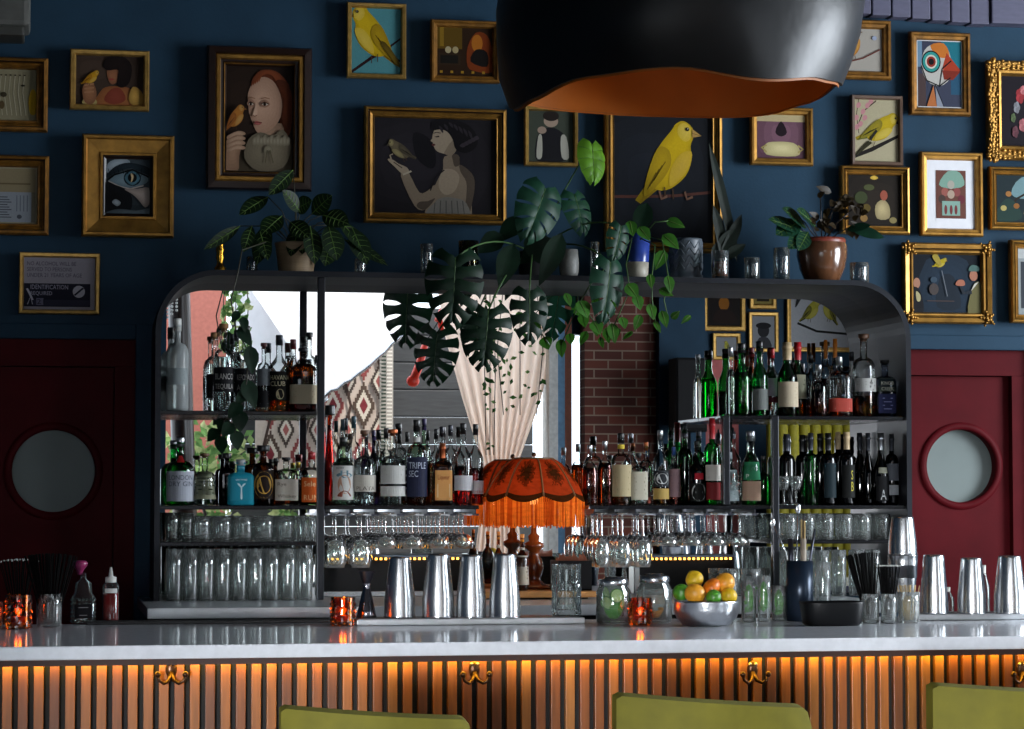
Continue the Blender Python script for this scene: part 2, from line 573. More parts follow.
# warm light strip tucked under the counter edge
ls = MB(); ls.box(BX0 + .03, BX1 - .03, -.022, -.012, ZB - .0465, ZB - .0415)
led = ls.build('light_strip', glow_mat('warm_led_glow', '#ffd23c', 36.0), None, (0, YBF + .09, 0))
tag(led, 'thin warm yellow light strip glowing under the counter edge', 'light strip')
M_BRONZE = mat('aged_bronze', '#5a4030', 0.32, metal=.9, var=.2)
def hook_proto():
    h = thing('coat_hook', 'x', 'hook', (0, 0, 0), 0, 'double coat hooks on the slatted bar front')
    m = MB(); m.lathe([(0, 0), (.016, 0), (.019, .003), (.017, .006), (0, .007)], 16)
    m.v = [(v[0] * .8, -v[2], v[1] * 1.3) for v in m.v]
    plate = m.build('back_plate', M_BRONZE, h)
    for sx in (-1, 1):
        m = MB()
        pts = [(0, -.006, -.008), (sx * .008, -.018, -.03), (sx * .020, -.030, -.036), (sx * .032, -.034, -.028), (sx * .036, -.034, -.012)]
        m.tube(pts, [.006, .005, .0045, .0045, .005], 8)
        m.ball(pts[-1], .0085)
        m.build('prong', M_BRONZE, h)
    for sx in (-1, 1):
        m = MB(); m.ball((sx * .008, -.008, .014), .005); m.build('screw', mat('bright_screw', '#cfc8b8', .3, metal=1), plate)
    return h
hk = hook_proto()
for i, (px, lab) in enumerate(((171, 'bronze double coat hook below the squeeze bottle, leftmost on the slats'), (474, 'bronze double coat hook below the row of four metal shakers'), (752, 'bronze double coat hook below the fruit bowl'), (1021, 'bronze double coat hook at the right end of the bar front'))):
    q = at(px, 669, YBF + .09)
    o = hk if i == 0 else dup(hk, (0, 0, 0))
    o.location = (q.x, YBF + .0885, q.z)
    o['label'] = lab

# ---------------------------------------------------------------- back counter
ZK = 1.096
YKF = 8.2
kx0, kx1 = at(147, 607, YKF).x, at(893, 600, YKF).x
kc = thing('back_counter', 'grey metal topped back counter under the mirrored shelves', 'counter', (0, 0, 0))
c = MB(); c.box(kx0, kx1, YKF, YW - .005, ZK - .036, ZK, b=.003); c.build('worktop', mat('satin_zinc', '#b4b8bc', .3, metal=.55, var=.1, nscale=12), kc)
c = MB(); c.box(kx0 + .03, kx1 - .03, YKF + .05, YW - .01, 0.0, ZK - .036); c.build('cabinet_body', M_BLACK, kc)

# ---------------------------------------------------------------- shelf unit with its mirror
ux0, ux1 = at(155, 420, YF).x, at(911.5, 420, YF).x
uz1 = at(480, 274, YF).z
TH, RC = .019, .215
def arch(off, seg=14):                               # outline of the round-topped frame, left foot to right foot
    r = RC - off
    pts = [(ux0 + off, ZK)]
    for i in range(seg + 1):
        a = PI - (PI / 2) * i / seg
        pts.append((ux0 + RC + r * cos(a), uz1 - RC + r * sin(a)))
    for i in range(seg + 1):
        a = PI / 2 - (PI / 2) * i / seg
        pts.append((ux1 - RC + r * cos(a), uz1 - RC + r * sin(a)))
    pts.append((ux1 - off, ZK))
    return pts
unit = thing('back_bar_shelving', 'wide dark metal bar shelving with rounded top corners and a mirrored back', 'shelving', (0, 0, 0))
A, B = arch(0), arch(TH)
n = len(A)
m = MB()
vs = [(x, YF, z) for x, z in A] + [(x, YF, z) for x, z in B] + [(x, YW - .004, z) for x, z in A] + [(x, YW - .004, z) for x, z in B]
fs, ms = [], []
for i in range(n - 1):
    fs += [(i, i + 1, n + i + 1, n + i), (2 * n + i + 1, 2 * n + i, 3 * n + i, 3 * n + i + 1), (i + 1, i, 2 * n + i, 2 * n + i + 1), (n + i, n + i + 1, 3 * n + i + 1, 3 * n + i)]
fs += [(0, n, 3 * n, 2 * n), (n - 1, 3 * n - 1, 4 * n - 1, 2 * n - 1)]
m.add(vs, fs, smooth=False)
m.build('outer_frame', mat('dark_steel_frame', '#1f2127', .48, metal=.6, var=.2, nscale=5, bump=.01), unit)
m = MB()
m.add([(x, YM, z) for x, z in arch(TH - .006)], [tuple(range(n))])
mm, nt, N, L, bb = nodes('silvered_mirror')
setin(bb, Metallic=1.0, Roughness=0.0)
bb.inputs['Base Color'].default_value = (.86, .87, .88, 1)
nz = N.new('ShaderNodeTexNoise'); nz.inputs['Scale'].default_value = 2.5
cr = N.new('ShaderNodeValToRGB'); cr.color_ramp.elements[0].color = (.82, .83, .85, 1); cr.color_ramp.elements[1].color = (.9, .9, .9, 1)
L.new(nz.outputs[0], cr.inputs[0]); L.new(cr.outputs[0], bb.inputs['Base Color'])
m.build('mirror', mm, unit)
m = MB(); m.add([(x, YM + .012, z) for x, z in arch(TH - .006)], [tuple(range(n))]); m.build('back_board', M_BLACK, unit)
M_SHELF = mat('smoked_glass_shelf', '#17181c', .2, metal=.3, var=.1, spec=.4)
def px_x(px, py=450, Y=YF):
    return at(px, py, Y).x
ZS1 = at(300, 411.5, 8.78).z                         # upper shelves
ZS2 = at(300, 505.5, 8.78).z                         # lower shelves
ZS3 = at(300, 541.5, 8.78).z                         # tumbler shelves
def shelf(x0, x1, z, th=.014):
    m = MB(); m.box(x0, x1, YF + .02, YM - .001, z - th, z, b=.002); m.build('shelf', M_SHELF, unit)
ix0, ix1 = ux0 + TH, ux1 - TH
shelf(ix0, px_x(324), ZS1)
shelf(px_x(722), ix1, at(800, 416, 8.78).z)
shelf(ix0, px_x(325), ZS2)
shelf(px_x(325), px_x(480), ZS2)
shelf(px_x(590), px_x(775), ZS2)
shelf(px_x(775), ix1, ZS2)
shelf(ix0, px_x(324), ZS3)
shelf(px_x(775), ix1, ZS3)
def post(px, z0, z1):
    x = px_x(px)
    m = MB(); m.box(x - .013, x + .013, YF + .003, YF + .03, z0, z1, b=.004); m.build('post', mat('black_steel_post', '#1d1f24', .35, metal=.6, var=.1), unit)
post(321, ZK, uz1 - TH)
post(776, ZK, at(800, 416, 8.78).z)
post(727, ZS2, at(800, 416, 8.78).z)
# hanging glass rails
HANG_L = [338.5, 364, 388, 415, 442, 465.5]              # glasses hang between neighbouring rails
HANG_R = [606, 627, 648, 673, 697, 721, 745]
RAILS_L = [326, 351, 376, 401.5, 428.5, 454.5, 477]
RAILS_R = [596, 616.5, 637.5, 660.5, 685, 709, 733, 757]
ZR = ZS2 - .030
for rl in (RAILS_L, RAILS_R):
    m = MB()
    for a_ in rl:
        x = px_x(a_)
        m.box(x - .012, x + .012, YF + .03, YM - .004, ZR - .006, ZR)
        m.box(x - .002, x + .002, YF + .03, YM - .004, ZR, ZS2 - .013)
    m.build('glass_rail', M_GUN, unit)
# low step along the mirror, lit under its lip
def step(px0, px1, lab):
    x0, x1 = px_x(px0), px_x(px1)
    zt = at((px0 + px1) / 2, 555, 8.96).z
    st = thing('bottle_step', lab, 'step', (x0, 8.985, 0))
    m = MB(); m.box(0, x1 - x0, -.03, .08, zt - .008, zt, b=.002); m.build('ledge', mat('blue_grey_laminate', '#5f6c80', .4), st)
    m = MB(); m.box(0, x1 - x0, 0, .08, ZK + .0005, zt - .008); m.build('riser', M_DARK, st)
    m = MB(); m.box(0, x1 - x0, -.02, 0, ZK + .0005, ZK + .022, b=.003); m.build('kick_strip', M_STEEL, st)
    m = MB()
    q = 0.004
    while q < x1 - x0 - .008:
        m.box(q, q + .007, -.026, -.019, zt - .017, zt - .010); q += .0175
    m.build('light_strip', glow_mat('warm_led_dots', '#ffb347', 6.0), st)
step(328, 482, 'low dark step with a dotted light strip behind the metal shakers')
step(655, 752, 'low dark step with a dotted light strip behind the fruit bowl')

# ---------------------------------------------------------------- bar stools
M_OLIVE = mat('olive_velvet', '#76701a', .75, var=.12, nscale=18, bump=.1)
def stool(px0, px1, py0, py1, lab):
    Y = 5.55
    a_, b_ = at(px0, py0, Y), at(px1, py1, Y)
    wd_ = b_.x - a_.x
    top = max(a_.z, b_.z)
    st = thing('bar_stool', lab, 'bar stool', ((a_.x + b_.x) / 2, Y, 0), 0, 'bar stools along the counter')
    def back(u, v):                                  # gently curved back shell
        x_ = (u - .5) * wd_
        q_ = max(0, (2 * u - 1) - .86) / .14; cut = .045 * (1 - math.sqrt(max(0, 1 - q_ * q_))) + .008 * max(0, (1 - 2 * u) - .95) / .05
        return (x_, -.06 * (1 - (2 * u - 1) ** 2), .70 + v * (top - .70 - cut) + (b_.z - a_.z) * (u - .5) * v)
    m = MB(); m.grid(back, 40, 6)
    nv = len(m.v)
    m.add([(v[0], v[1] - .045, v[2] - .006) for v in m.v[:nv]], [tuple(reversed(f)) for f in m.f])
    W_ = 41
    ring = [i for i in range(W_)] + [W_ * j + 40 for j in range(1, 7)] + [W_ * 6 + i for i in range(39, -1, -1)] + [W_ * j for j in range(5, 0, -1)]
    m.add(m.v[:nv] + m.v[nv:2 * nv], [(ring[(i + 1) % len(ring)], ring[i], nv + ring[i], nv + ring[(i + 1) % len(ring)]) for i in range(len(ring))], smooth=True)
    o = m.build('backrest', M_OLIVE, st)
    m = MB(); m.lathe([(0, .66), (.2, .66), (.225, .68), (.225, .71), (.2, .735), (0, .74)], 28, (0, .2, 0), 3.5); m.build('seat', M_OLIVE, st)
    M_LEG = mat('dark_bar_legs', '#1c130c', .4)
    for sx in (-1, 1):
        for sy in (0, 1):
            m = MB(); m.tube([(sx * .15, .08 + .24 * sy, .66), (sx * .21, .0 + .4 * sy, 0)], [.018, .014], 8); m.build('leg', M_LEG, st)
    m = MB()
    qq = [(-.19, .03, .25), (.19, .03, .25), (.19, .37, .25), (-.19, .37, .25)]
    for i in range(4):
        m.tube([qq[i], qq[(i + 1) % 4]], .009, 6)
    m.build('foot_rail', M_BRONZE, st)
stool(279, 470, 711, 722, 'olive green bar stool back below the four shakers, lowest of the three')
stool(612, 806, 699, 711, 'olive green bar stool back in front of the fruit bowl, the middle one')
stool(926, 1120, 688, 698, 'olive green bar stool back at the right end of the bar')
# ---------------------------------------------------------------- the room's front side, seen in the mirror
def brick_mat(name):
    m, nt, N, L, b = nodes(name)
    tc = N.new('ShaderNodeTexCoord')
    mp = N.new('ShaderNodeMapping')
    mp.inputs['Rotation'].default_value = (PI / 2, 0, 0)
    L.new(tc.outputs['Object'], mp.inputs[0])
    br = N.new('ShaderNodeTexBrick')
    br.inputs['Color1'].default_value = hx('#743c2e') + (1,)
    br.inputs['Color2'].default_value = hx('#542c24') + (1,)
    br.inputs['Mortar'].default_value = hx('#8d7a6a') + (1,)
    br.inputs['Scale'].default_value = 1.0
    br.inputs['Mortar Size'].default_value = 0.006
    br.inputs['Brick Width'].default_value = 0.225
    br.inputs['Row Height'].default_value = 0.072
    L.new(mp.outputs[0], br.inputs[0])
    L.new(br.outputs[0], b.inputs['Base Color'])
    setin(b, Roughness=.85)
    return m
def vx(px, py, Y): return V(px, py, Y).x
def vz(px, py, Y): return V(px, py, Y).z
o0, o1, oz0, oz1 = vx(166, 400, -1), vx(557, 400, -1), 0.55, 3.45
w = MB()  # the low left opening is added for the low front fill
for x0, x1, z0, z1 in ((XL, -2.5, 0, ZC), (-2.5, .6, 0, .45), (-2.5, .6, 2.25, ZC), (.6, o0, 0, ZC), (o0, o1, 0, oz0), (o0, o1, oz1, ZC), (o1, vx(570, 400, -1), 0, ZC), (vx(570, 400, -1), vx(585, 400, -1), vz(570, 334, -1), ZC), (vx(585, 400, -1), XR, 0, ZC)):  # slot before the pier is added: sky stands in for its sunlit edge
    w.box(x0, x1, -1.2, -1.0, z0, z1)
struct(w.build('wall_front', M_BLUE))
M_FRAMEW = mat('white_window_paint', '#d5d5d0', .4)
w = MB()
for a_, b_, mi in ((o1 - .07, o1, 0), (o1, o1 + .055, 1), (o1 + .055, o1 + .11, 2)):
    w.box(a_, b_, -1.22 if mi == 0 else -1.0, -.96, oz0 if mi == 0 else 0, oz1, mi=mi)
w.box(o0 - .02, o1, -1.22, -.93, oz0 - .05, oz0, mi=2); w.box(o0, o1, -1.22, -1.0, oz1 - .06, oz1, mi=1)
w2 = MB()  # frame of the unseen window added round the low front fill
for x0, x1, z0, z1 in ((-2.5, -2.44, .45, 2.25), (.54, .6, .45, 2.25), (-1.0, -.95, .45, 2.25), (-2.44, .54, .45, .5), (-2.44, .54, 2.2, 2.25)):
    w2.box(x0, x1, -1.2, -.98, z0, z1)
struct(w2.build('window_3_added', M_FRAMEW))
struct(w.build('window_1', [M_FRAMEW, mat('blue_jamb', '#4a86b0', .4), mat('orange_wood_jamb', '#a04a1e', .5)]))
w = MB(); w.box(vx(584, 400, -.85), vx(655, 400, -.85), -1.0, -.82, 0, ZC)
pier = tag(w.build('brick_pier', brick_mat('red_brickwork')), 'red brick pier beside the window, seen in the mirror', 'pier')
pier['kind'] = 'structure'; pier.name = 'pillar'
w = MB(); w.box(vx(657, 400, -.8), vx(703, 400, -.8), -1.0, -.72, 0, ZC); struct(w.build('column', M_BLUE))
w = MB(); w.box(vx(703, 345, -.97), vx(738, 355, -.97), -1.0, -.965, 0, vz(720, 358, -.97)); d3 = struct(w.build('door_3', mat('coral_red_door', '#a63a34', .45)))
w = MB(); w.box(vx(701, 345, -.96), vx(703, 345, -.96), -1.0, -.955, 0, vz(720, 356, -.97)); w.build('door_frame', M_BLACK, d3)
# outside: yard with boarded wall, rug, shade sail, planting
yd = MB(); yd.box(-6, 14, -9, -1.2, -.12, -.02); struct(yd.build('ground_yard', mat('pale_paving', '#9a958c', .8)))
yw = MB()
z = 0
while z < 2.9:
    yw.box(vx(232, 400, -3.6), vx(533, 400, -3.6), -3.75, -3.6, z, z + .235, b=.01); z += .24
struct(yw.build('wall_yard', mat('grey_board_cladding', '#3c3d3e', .7, var=.2, nscale=5, stretch=(1, 1, 8))))
fe = MB()
fe.box(vx(100, 400, -4.6), vx(226, 400, -4.6), -4.7, -4.6, 0, 3.6)
struct(fe.build('wall_fence', mat('salmon_render', '#9c5c50', .8, var=.1)))
# patterned rug hung up outside
class Art:
    def __init__(s):
        s.items = []
    def poly(s, pts, col):
        s.items.append((list(pts), hx(col) if isinstance(col, str) else col)); return s
    def rect(s, x0, y0, x1, y1, col):
        return s.poly([(x0, y0), (x1, y0), (x1, y1), (x0, y1)], col)
    def ell(s, cx, cy, rx, ry, col, rot=0, n=20, a0=0, a1=360):
        r = math.radians(rot)
        pts = []
        N_ = n if a1 - a0 >= 360 else n + 1
        for i in range(N_):
            a = math.radians(a0 + (a1 - a0) * i / n)
            x, y = rx * cos(a), ry * sin(a)
            pts.append((cx + x * cos(r) - y * sin(r), cy + x * sin(r) + y * cos(r)))
        return s.poly(pts, col)
    def line(s, pts, wd_, col):
        wd_ = wd_ if isinstance(wd_, (list, tuple)) else [wd_] * len(pts)
        L_, R_ = [], []
        for i, p in enumerate(pts):
            a, b = pts[max(i - 1, 0)], pts[min(i + 1, len(pts) - 1)]
            dx, dy = b[0] - a[0], b[1] - a[1]
            q = math.hypot(dx, dy) or 1
            nx, ny = -dy / q * wd_[i] / 2, dx / q * wd_[i] / 2
            L_.append((p[0] + nx, p[1] + ny)); R_.append((p[0] - nx, p[1] - ny))
        c = hx(col) if isinstance(col, str) else col
        for i in range(len(pts) - 1):
            s.items.append(([L_[i], L_[i + 1], R_[i + 1], R_[i]], c))
        return s
    def blob(s, pts, col, sub=3):                    # closed smooth outline through points
        n = len(pts)
        out = []
        for i in range(n):
            p0, p1, p2, p3 = pts[i - 1], pts[i], pts[(i + 1) % n], pts[(i + 2) % n]
            for k in range(sub):
                t = k / sub
                out.append(tuple(.5 * (2 * p1[d] + (p2[d] - p0[d]) * t + (2 * p0[d] - 5 * p1[d] + 4 * p2[d] - p3[d]) * t * t + (3 * p1[d] - p0[d] - 3 * p2[d] + p3[d]) * t ** 3) for d in (0, 1)))
        return s.poly(out, col)
    def soft(s, pts, c0, c1, cx, cy, n=7, k=.72, sub=3):   # brushed passage from c0 at the edge to c1 about (cx, cy)
        a, b = (hx(q) if isinstance(q, str) else q for q in (c0, c1))
        if max(abs(q[0]) + abs(q[1]) for q in pts) < 2.4:
            a = tuple(a[j] + (b[j] - a[j]) * .58 for j in range(3))
        for i in range(n):
            t = i / (n - 1)
            f = 1 - k * t
            s.blob([(cx + (x - cx) * f, cy + (y - cy) * f) for x, y in pts], tuple(a[j] + (b[j] - a[j]) * t for j in range(3)), sub)
        return s
    def text(s, t, x, y, h, col, wmax=None):
        vs, fs, wd_ = text_geo(t)
        k = h if not wmax or wd_ * h <= wmax else wmax / wd_
        c = hx(col)
        for f in fs:
            s.items.append(([(x + vs[i][0] * k, y + vs[i][1] * h) for i in f], c))
        return s
    def mesh(s, mb, fn, mi=0, d0=0.0003, step=0.00012):   # fn(u, v, lift) -> point
        last, lay = None, 0
        for pts, c in s.items:
            if c != last:
                lay += 1; last = c
            mb.add([fn(u, v, d0 + step * lay) for u, v in pts], [tuple(range(len(pts)))], mi, c)
        return mb
rug = thing('kilim_rug', 'red and cream kilim rug hung outside the window, seen in the mirror', 'rug', (0, 0, 0))
Yr = -3.45
ra, rb = V(255, 480, Yr), V(393, 332, Yr)
A_ = Art().rect(0, 0, 1, 1, '#d3c2b4')
def stepdiam(cx, cy, r, c1, c2, c3, n=5):
    for q, col in ((1, c1), (.66, c2), (.36, c3)):
        for i in range(-n, n + 1):
            h = r * q * (1 - abs(i) / (n + 1))
            x = cx + i * r * q / (n + .5) * .5
            A_.rect(x - r * q / (n + .5) * .25, cy - h, x + r * q / (n + .5) * .25, cy + h, col)
for i in range(4):
    for j in range(3):
        stepdiam(.11 + i * .225, .17 + j * .33, .16, '#8e4a48' if (i + j) % 2 else '#5a4a40', '#d8cdbc', '#7d3238')
for i in range(4):
    for j in range(2):
        stepdiam(.22 + i * .225, .335 + j * .33, .12, '#4f443e', '#d8cdbc', '#a3605a')
for i in range(4):
    A_.line([(-.0 + .28 * i, 1), (.13 + .28 * i, .5), (0 + .28 * i, 0)], .02, '#4a3a34')
A_.rect(.90, 0, 1, 1, '#b9b2a8')
for i in range(40):
    A_.rect(.91, i / 40, .945, i / 40 + .012, '#3f4a40'); A_.rect(.95, i / 40 + .01, .99, i / 40 + .02, '#efe8dc')
m = MB(); m.box(ra.x, rb.x, Yr - .02, Yr, ra.z, rb.z)
m.c = [(.5, .45, .4)] * len(m.f)
A_.mesh(m, lambda u, v, d: (ra.x + (rb.x - ra.x) * u, Yr + d * 3, ra.z + (rb.z - ra.z) * v))
m.build('woven_panel', M_LABEL, rug)
m = MB()
for i in range(50):
    x = ra.x + (rb.x - ra.x) * (i + .5) / 50
    m.box(x - .006, x + .006, Yr - .015, Yr - .005, ra.z - .07, ra.z)
m.build('fringe', mat('cream_yarn', '#d8cdbc', .9), rug)
M_SAIL = cloth_mat('white_sail_cloth', '#f2f2f4', .45, var=.04)
def sail(pts, Y, lab, sag=.12):
    P_ = [V(px, py, Y) for px, py in pts]            # four corners, round the cloth
    st = thing('shade_sail', lab, 'shade sail', tuple(P_[0]))
    def fn(u, v):
        a_ = P_[0].lerp(P_[1], u); b_ = P_[3].lerp(P_[2], u)
        q = a_.lerp(b_, v) - P_[0]
        return (q.x, q.y + sag * sin(PI * u) * sin(PI * v) + .9 * (v - .5), q.z - sag * .8 * sin(PI * u) * (1 - v * .5) + .012 * sin(u * 40 + v * 5))
    m = MB(); m.grid(fn, 24, 12)
    nv = len(m.v)
    m.add([(v[0], v[1] - .006, v[2] - .006) for v in m.v[:nv]], [tuple(reversed(f)) for f in m.f], smooth=True)
    m.build('sail_cloth', M_SAIL, st)
    m = MB(); m.tube([Vector(m_) for m_ in [fn(i / 12, 1) for i in range(13)]], .012, 6); m.build('hem_cord', M_STEEL, st)
    return st
sail([(222, 238), (425, 238), (398, 335), (318, 398)], -2.6, 'white shade sail sloping over the yard, seen in the mirror')
sail([(226, 238), (330, 238), (322, 402), (246, 415)], -2.9, 'white shade sail hanging behind the clear spirits, seen in the mirror', .05)
# white sheer and cream curtain
M_CURT = cloth_mat('cream_curtain_cloth', '#f4dfcf', .62, var=.06)
Yc = -1.12
def edge_at(z, tab):
    for (z0, v0), (z1, v1) in zip(tab[:-1], tab[1:]):
        if z0 >= z >= z1:
            t = (z0 - z) / (z0 - z1); return v0 + (v1 - v0) * t
    return tab[-1][1] if z < tab[-1][0] else tab[0][1]
def curtain(lab, tabL, tabR, zt, zb, Y, mtl, pl, amp=.03):
    cu = thing('curtain', lab, 'curtain', (0, 0, 0))
    def fn(u, v):
        z = zt + (zb - zt) * v
        l, r = edge_at(z, tabL), edge_at(z, tabR)
        return (l + (r - l) * u, Y + amp * sin(u * pl * 2 * PI) * min(1, .4 + 1.5 * v) + .03, z)
    m = MB(); m.grid(fn, pl * 8, 40)
    m.build('curtain_cloth', mtl, cu)
    m = MB(); m.tube([(fn(0, 0)[0] - .05, Y + .03, zt + .01), (fn(1, 0)[0] + .05, Y + .03, zt + .01)], .012, 8); m.build('curtain_rail', M_BRONZE, cu)
    zt_ = edge_zt
    l, r = edge_at(zt_, tabL), edge_at(zt_, tabR)
    m = MB(); m.tube([((l + r) / 2 + (r - l) * .56 * cos(a), Y + .03 + .055 * sin(a), zt_) for a in [2 * PI * i / 16 for i in range(17)]], .02, 6); m.build('tie_band', mtl, cu)
edge_zt = vz(505, 478, Yc)
T = lambda pts: [(vz(500, py, Yc), vx(px, 400, Yc)) for px, py in pts]
curtain('cream curtain tied back in front of the window, seen in the mirror', T([(432, 262), (445, 340), (462, 400), (486, 478), (476, 540), (470, 640)]), T([(556, 262), (553, 345), (540, 400), (512, 478), (520, 540), (524, 640)]), vz(500, 262, Yc), vz(500, 640, Yc), Yc, M_CURT, 9)
# planting outside, leaves in one mass per plant
def leafmass(mb, fn_pos, n, size, tone=3):
    for i in range(n):
        c = Vector(fn_pos())
        a, b = random.uniform(0, 2 * PI), random.uniform(-.6, .6)
        u = Vector((cos(a), random.uniform(-.5, .5), sin(a))).normalized()
        nrm = Vector((random.uniform(-.5, .5), 1, random.uniform(-.2, .8))).normalized()
        s_ = u.cross(nrm).normalized()
        L_ = size * random.uniform(.7, 1.3)
        mi = random.randrange(tone)
        mb.add([c - u * L_ * .5, c - s_ * L_ * .3 + nrm * L_ * .06, c + u * L_ * .5, c + s_ * L_ * .3 + nrm * L_ * .06], [(0, 1, 2), (0, 2, 3)], mi)
def leafm(name, color, trans=.35):
    return cloth_mat(name, color, trans, var=.35)
LEAFS = [leafm('leaf_bright', '#93b070', .5), leafm('leaf_mid', '#6c9458', .5), leafm('leaf_yellow', '#ccd69a', .5)]
def bush(cpx, cpy, Y, rx, rz, n, lab, nm='bush'):
    c = V(cpx, cpy, Y)
    st = thing(nm, lab, 'plant', (c.x, Y, 0))
    m = MB()
    def f():
        a, t, r = random.uniform(0, 2 * PI), random.uniform(-1, 1), random.random() ** .4
        q = math.sqrt(1 - t * t)
        return (rx * r * q * cos(a), rx * .6 * r * q * sin(a), c.z + rz * r * t)
    leafmass(m, f, n, .09)
    m.build('foliage', LEAFS, st)
    m = MB()
    for i in range(4):
        m.tube([(0, 0, 0), (random.uniform(-.15, .15), 0, c.z * .6), (random.uniform(-.3, .3), 0, c.z)], [.03, .02, .008], 6)
    m.build('stem', M_WOODF, st)
bush(205, 470, -3.1, .48, .50, 420, 'bright green bush in the yard behind the green gin bottle, seen in the mirror')
bush(292, 500, -2.4, .22, .26, 160, 'smaller green bush in the yard below the rug, seen in the mirror')
def hanging(cpx, top, bot, Y, n, lab, sz=.06, wx=.05, dark=False):
    a_, b_ = V(cpx, top, Y), V(cpx, bot, Y)
    st = thing('hanging_vine', lab, 'plant', tuple(a_))
    H = a_.z - b_.z
    m = MB()
    for k in range(3):
        m.tube([(wx * (k - 1), 0, 0), (wx * (k - 1) * 1.4, 0, -H * .5), (wx * (k - 1), 0, -H)], .004, 5, mi=3)
    m.build('stem', [LEAFS[0], LEAFS[1], LEAFS[2], M_WOODF], st)
    m = MB(); leafmass(m, lambda: (random.uniform(-1, 1) * wx * 1.6, random.uniform(-.03, .03), -random.random() * H), n, sz)
    m.build('foliage', [leafm('leaf_dark_green', '#3c6b34'), leafm('leaf_deep', '#2c5428'), leafm('leaf_mid', '#5a9438')] if dark else LEAFS, st)  # the dark vines have deeper green leaves
hanging(236, 262, 352, -1.35, 120, 'pale green vine hanging in the window behind the corked bottles, seen in the mirror', .08, .07)
hanging(520, 285, 415, -.98, 46, 'small leaved vine hanging against the cream curtain, seen in the mirror', .05, .13, True)
hanging(490, 290, 455, -.90, 40, 'longer thin vine down the fold of the cream curtain, seen in the mirror', .05, .03, True)
# dark timber post standing in the yard
w = MB(); pa, pb, pc = V(178, 250, -1.5), V(182, 420, -1.5), V(190, 640, -1.5)
w.tube([(pa.x, -1.5, 3.6), tuple(pa), tuple(pb), (pc.x, -1.5, 0)], [.09, .085, .09, .10], 10)
tag(w.build('timber_post', M_WOODF), 'dark leaning timber post outside the window, seen in the mirror', 'post')
# beaded light fitting by the post
bl = thing('beaded_curtain', 'small string of white beads by the dark post, seen in the mirror', 'bead string', tuple(V(163, 292, -1.3)))
for k in range(4):
    m = MB()
    for j in range(9 - k):
        m.ball((k * .035, 0, -j * .028), .011, 6, 4)
    m.build('bead_strand', M_FRAMEW, bl)
# loudspeaker, banquette and more pictures on that wall come with the pictures below
sp = V(690, 358, -.4)
spk = thing('loudspeaker', 'tall black loudspeaker by the blue column, seen in the mirror', 'speaker', (sp.x, -.4, 0))
sw_ = vx(706, 400, -.4) - vx(675, 400, -.4)
m = MB(); m.box(-sw_ / 2, sw_ / 2, -.2, .05, vz(690, 432, -.4), sp.z, b=.01); m.build('cabinet', M_BLACK, spk)
m = MB(); m.tube([(0, -.08, 0), (0, -.08, vz(690, 432, -.4))], .025, 8); m.build('pole', M_GUN, spk)
m = MB(); m.lathe([(0, 0), (.2, 0), (.2, .012), (.03, .02), (0, .02)], 20, (0, -.08, 0)); m.build('base', M_BLACK, spk)
m = MB(); m.box(-sw_ / 2 + .015, sw_ / 2 - .015, .05, .056, vz(690, 428, -.4), sp.z - .02); m.build('grille', mat('black_cloth_grille', '#08080a', .9), spk)
def banq(px0, px1, top, Y, lab):
    a_, b_ = V(px0, top, Y), V(px1, top, Y)
    st = thing('banquette', lab, 'banquette', (a_.x, Y, 0))
    L_ = b_.x - a_.x
    n_ = max(3, int(L_ / .085))
    m = MB()
    for i in range(n_):
        m.lathe([(0, .45), (.04, .45), (.045, .5), (.045, a_.z - .03), (.03, a_.z), (0, a_.z + .01)], 10, (L_ * (i + .5) / n_, -.05, 0))
    m.build('channel_back', mat('yellow_olive_velvet', '#8f861c', .7), st)
    m = MB(); m.box(0, L_, -.02, .5, .08, .47, b=.04); m.build('seat', M_OLIVE, st)
banq(768, 866, 422, -.45, 'yellow channelled bench back behind the wine bottles, seen in the mirror')
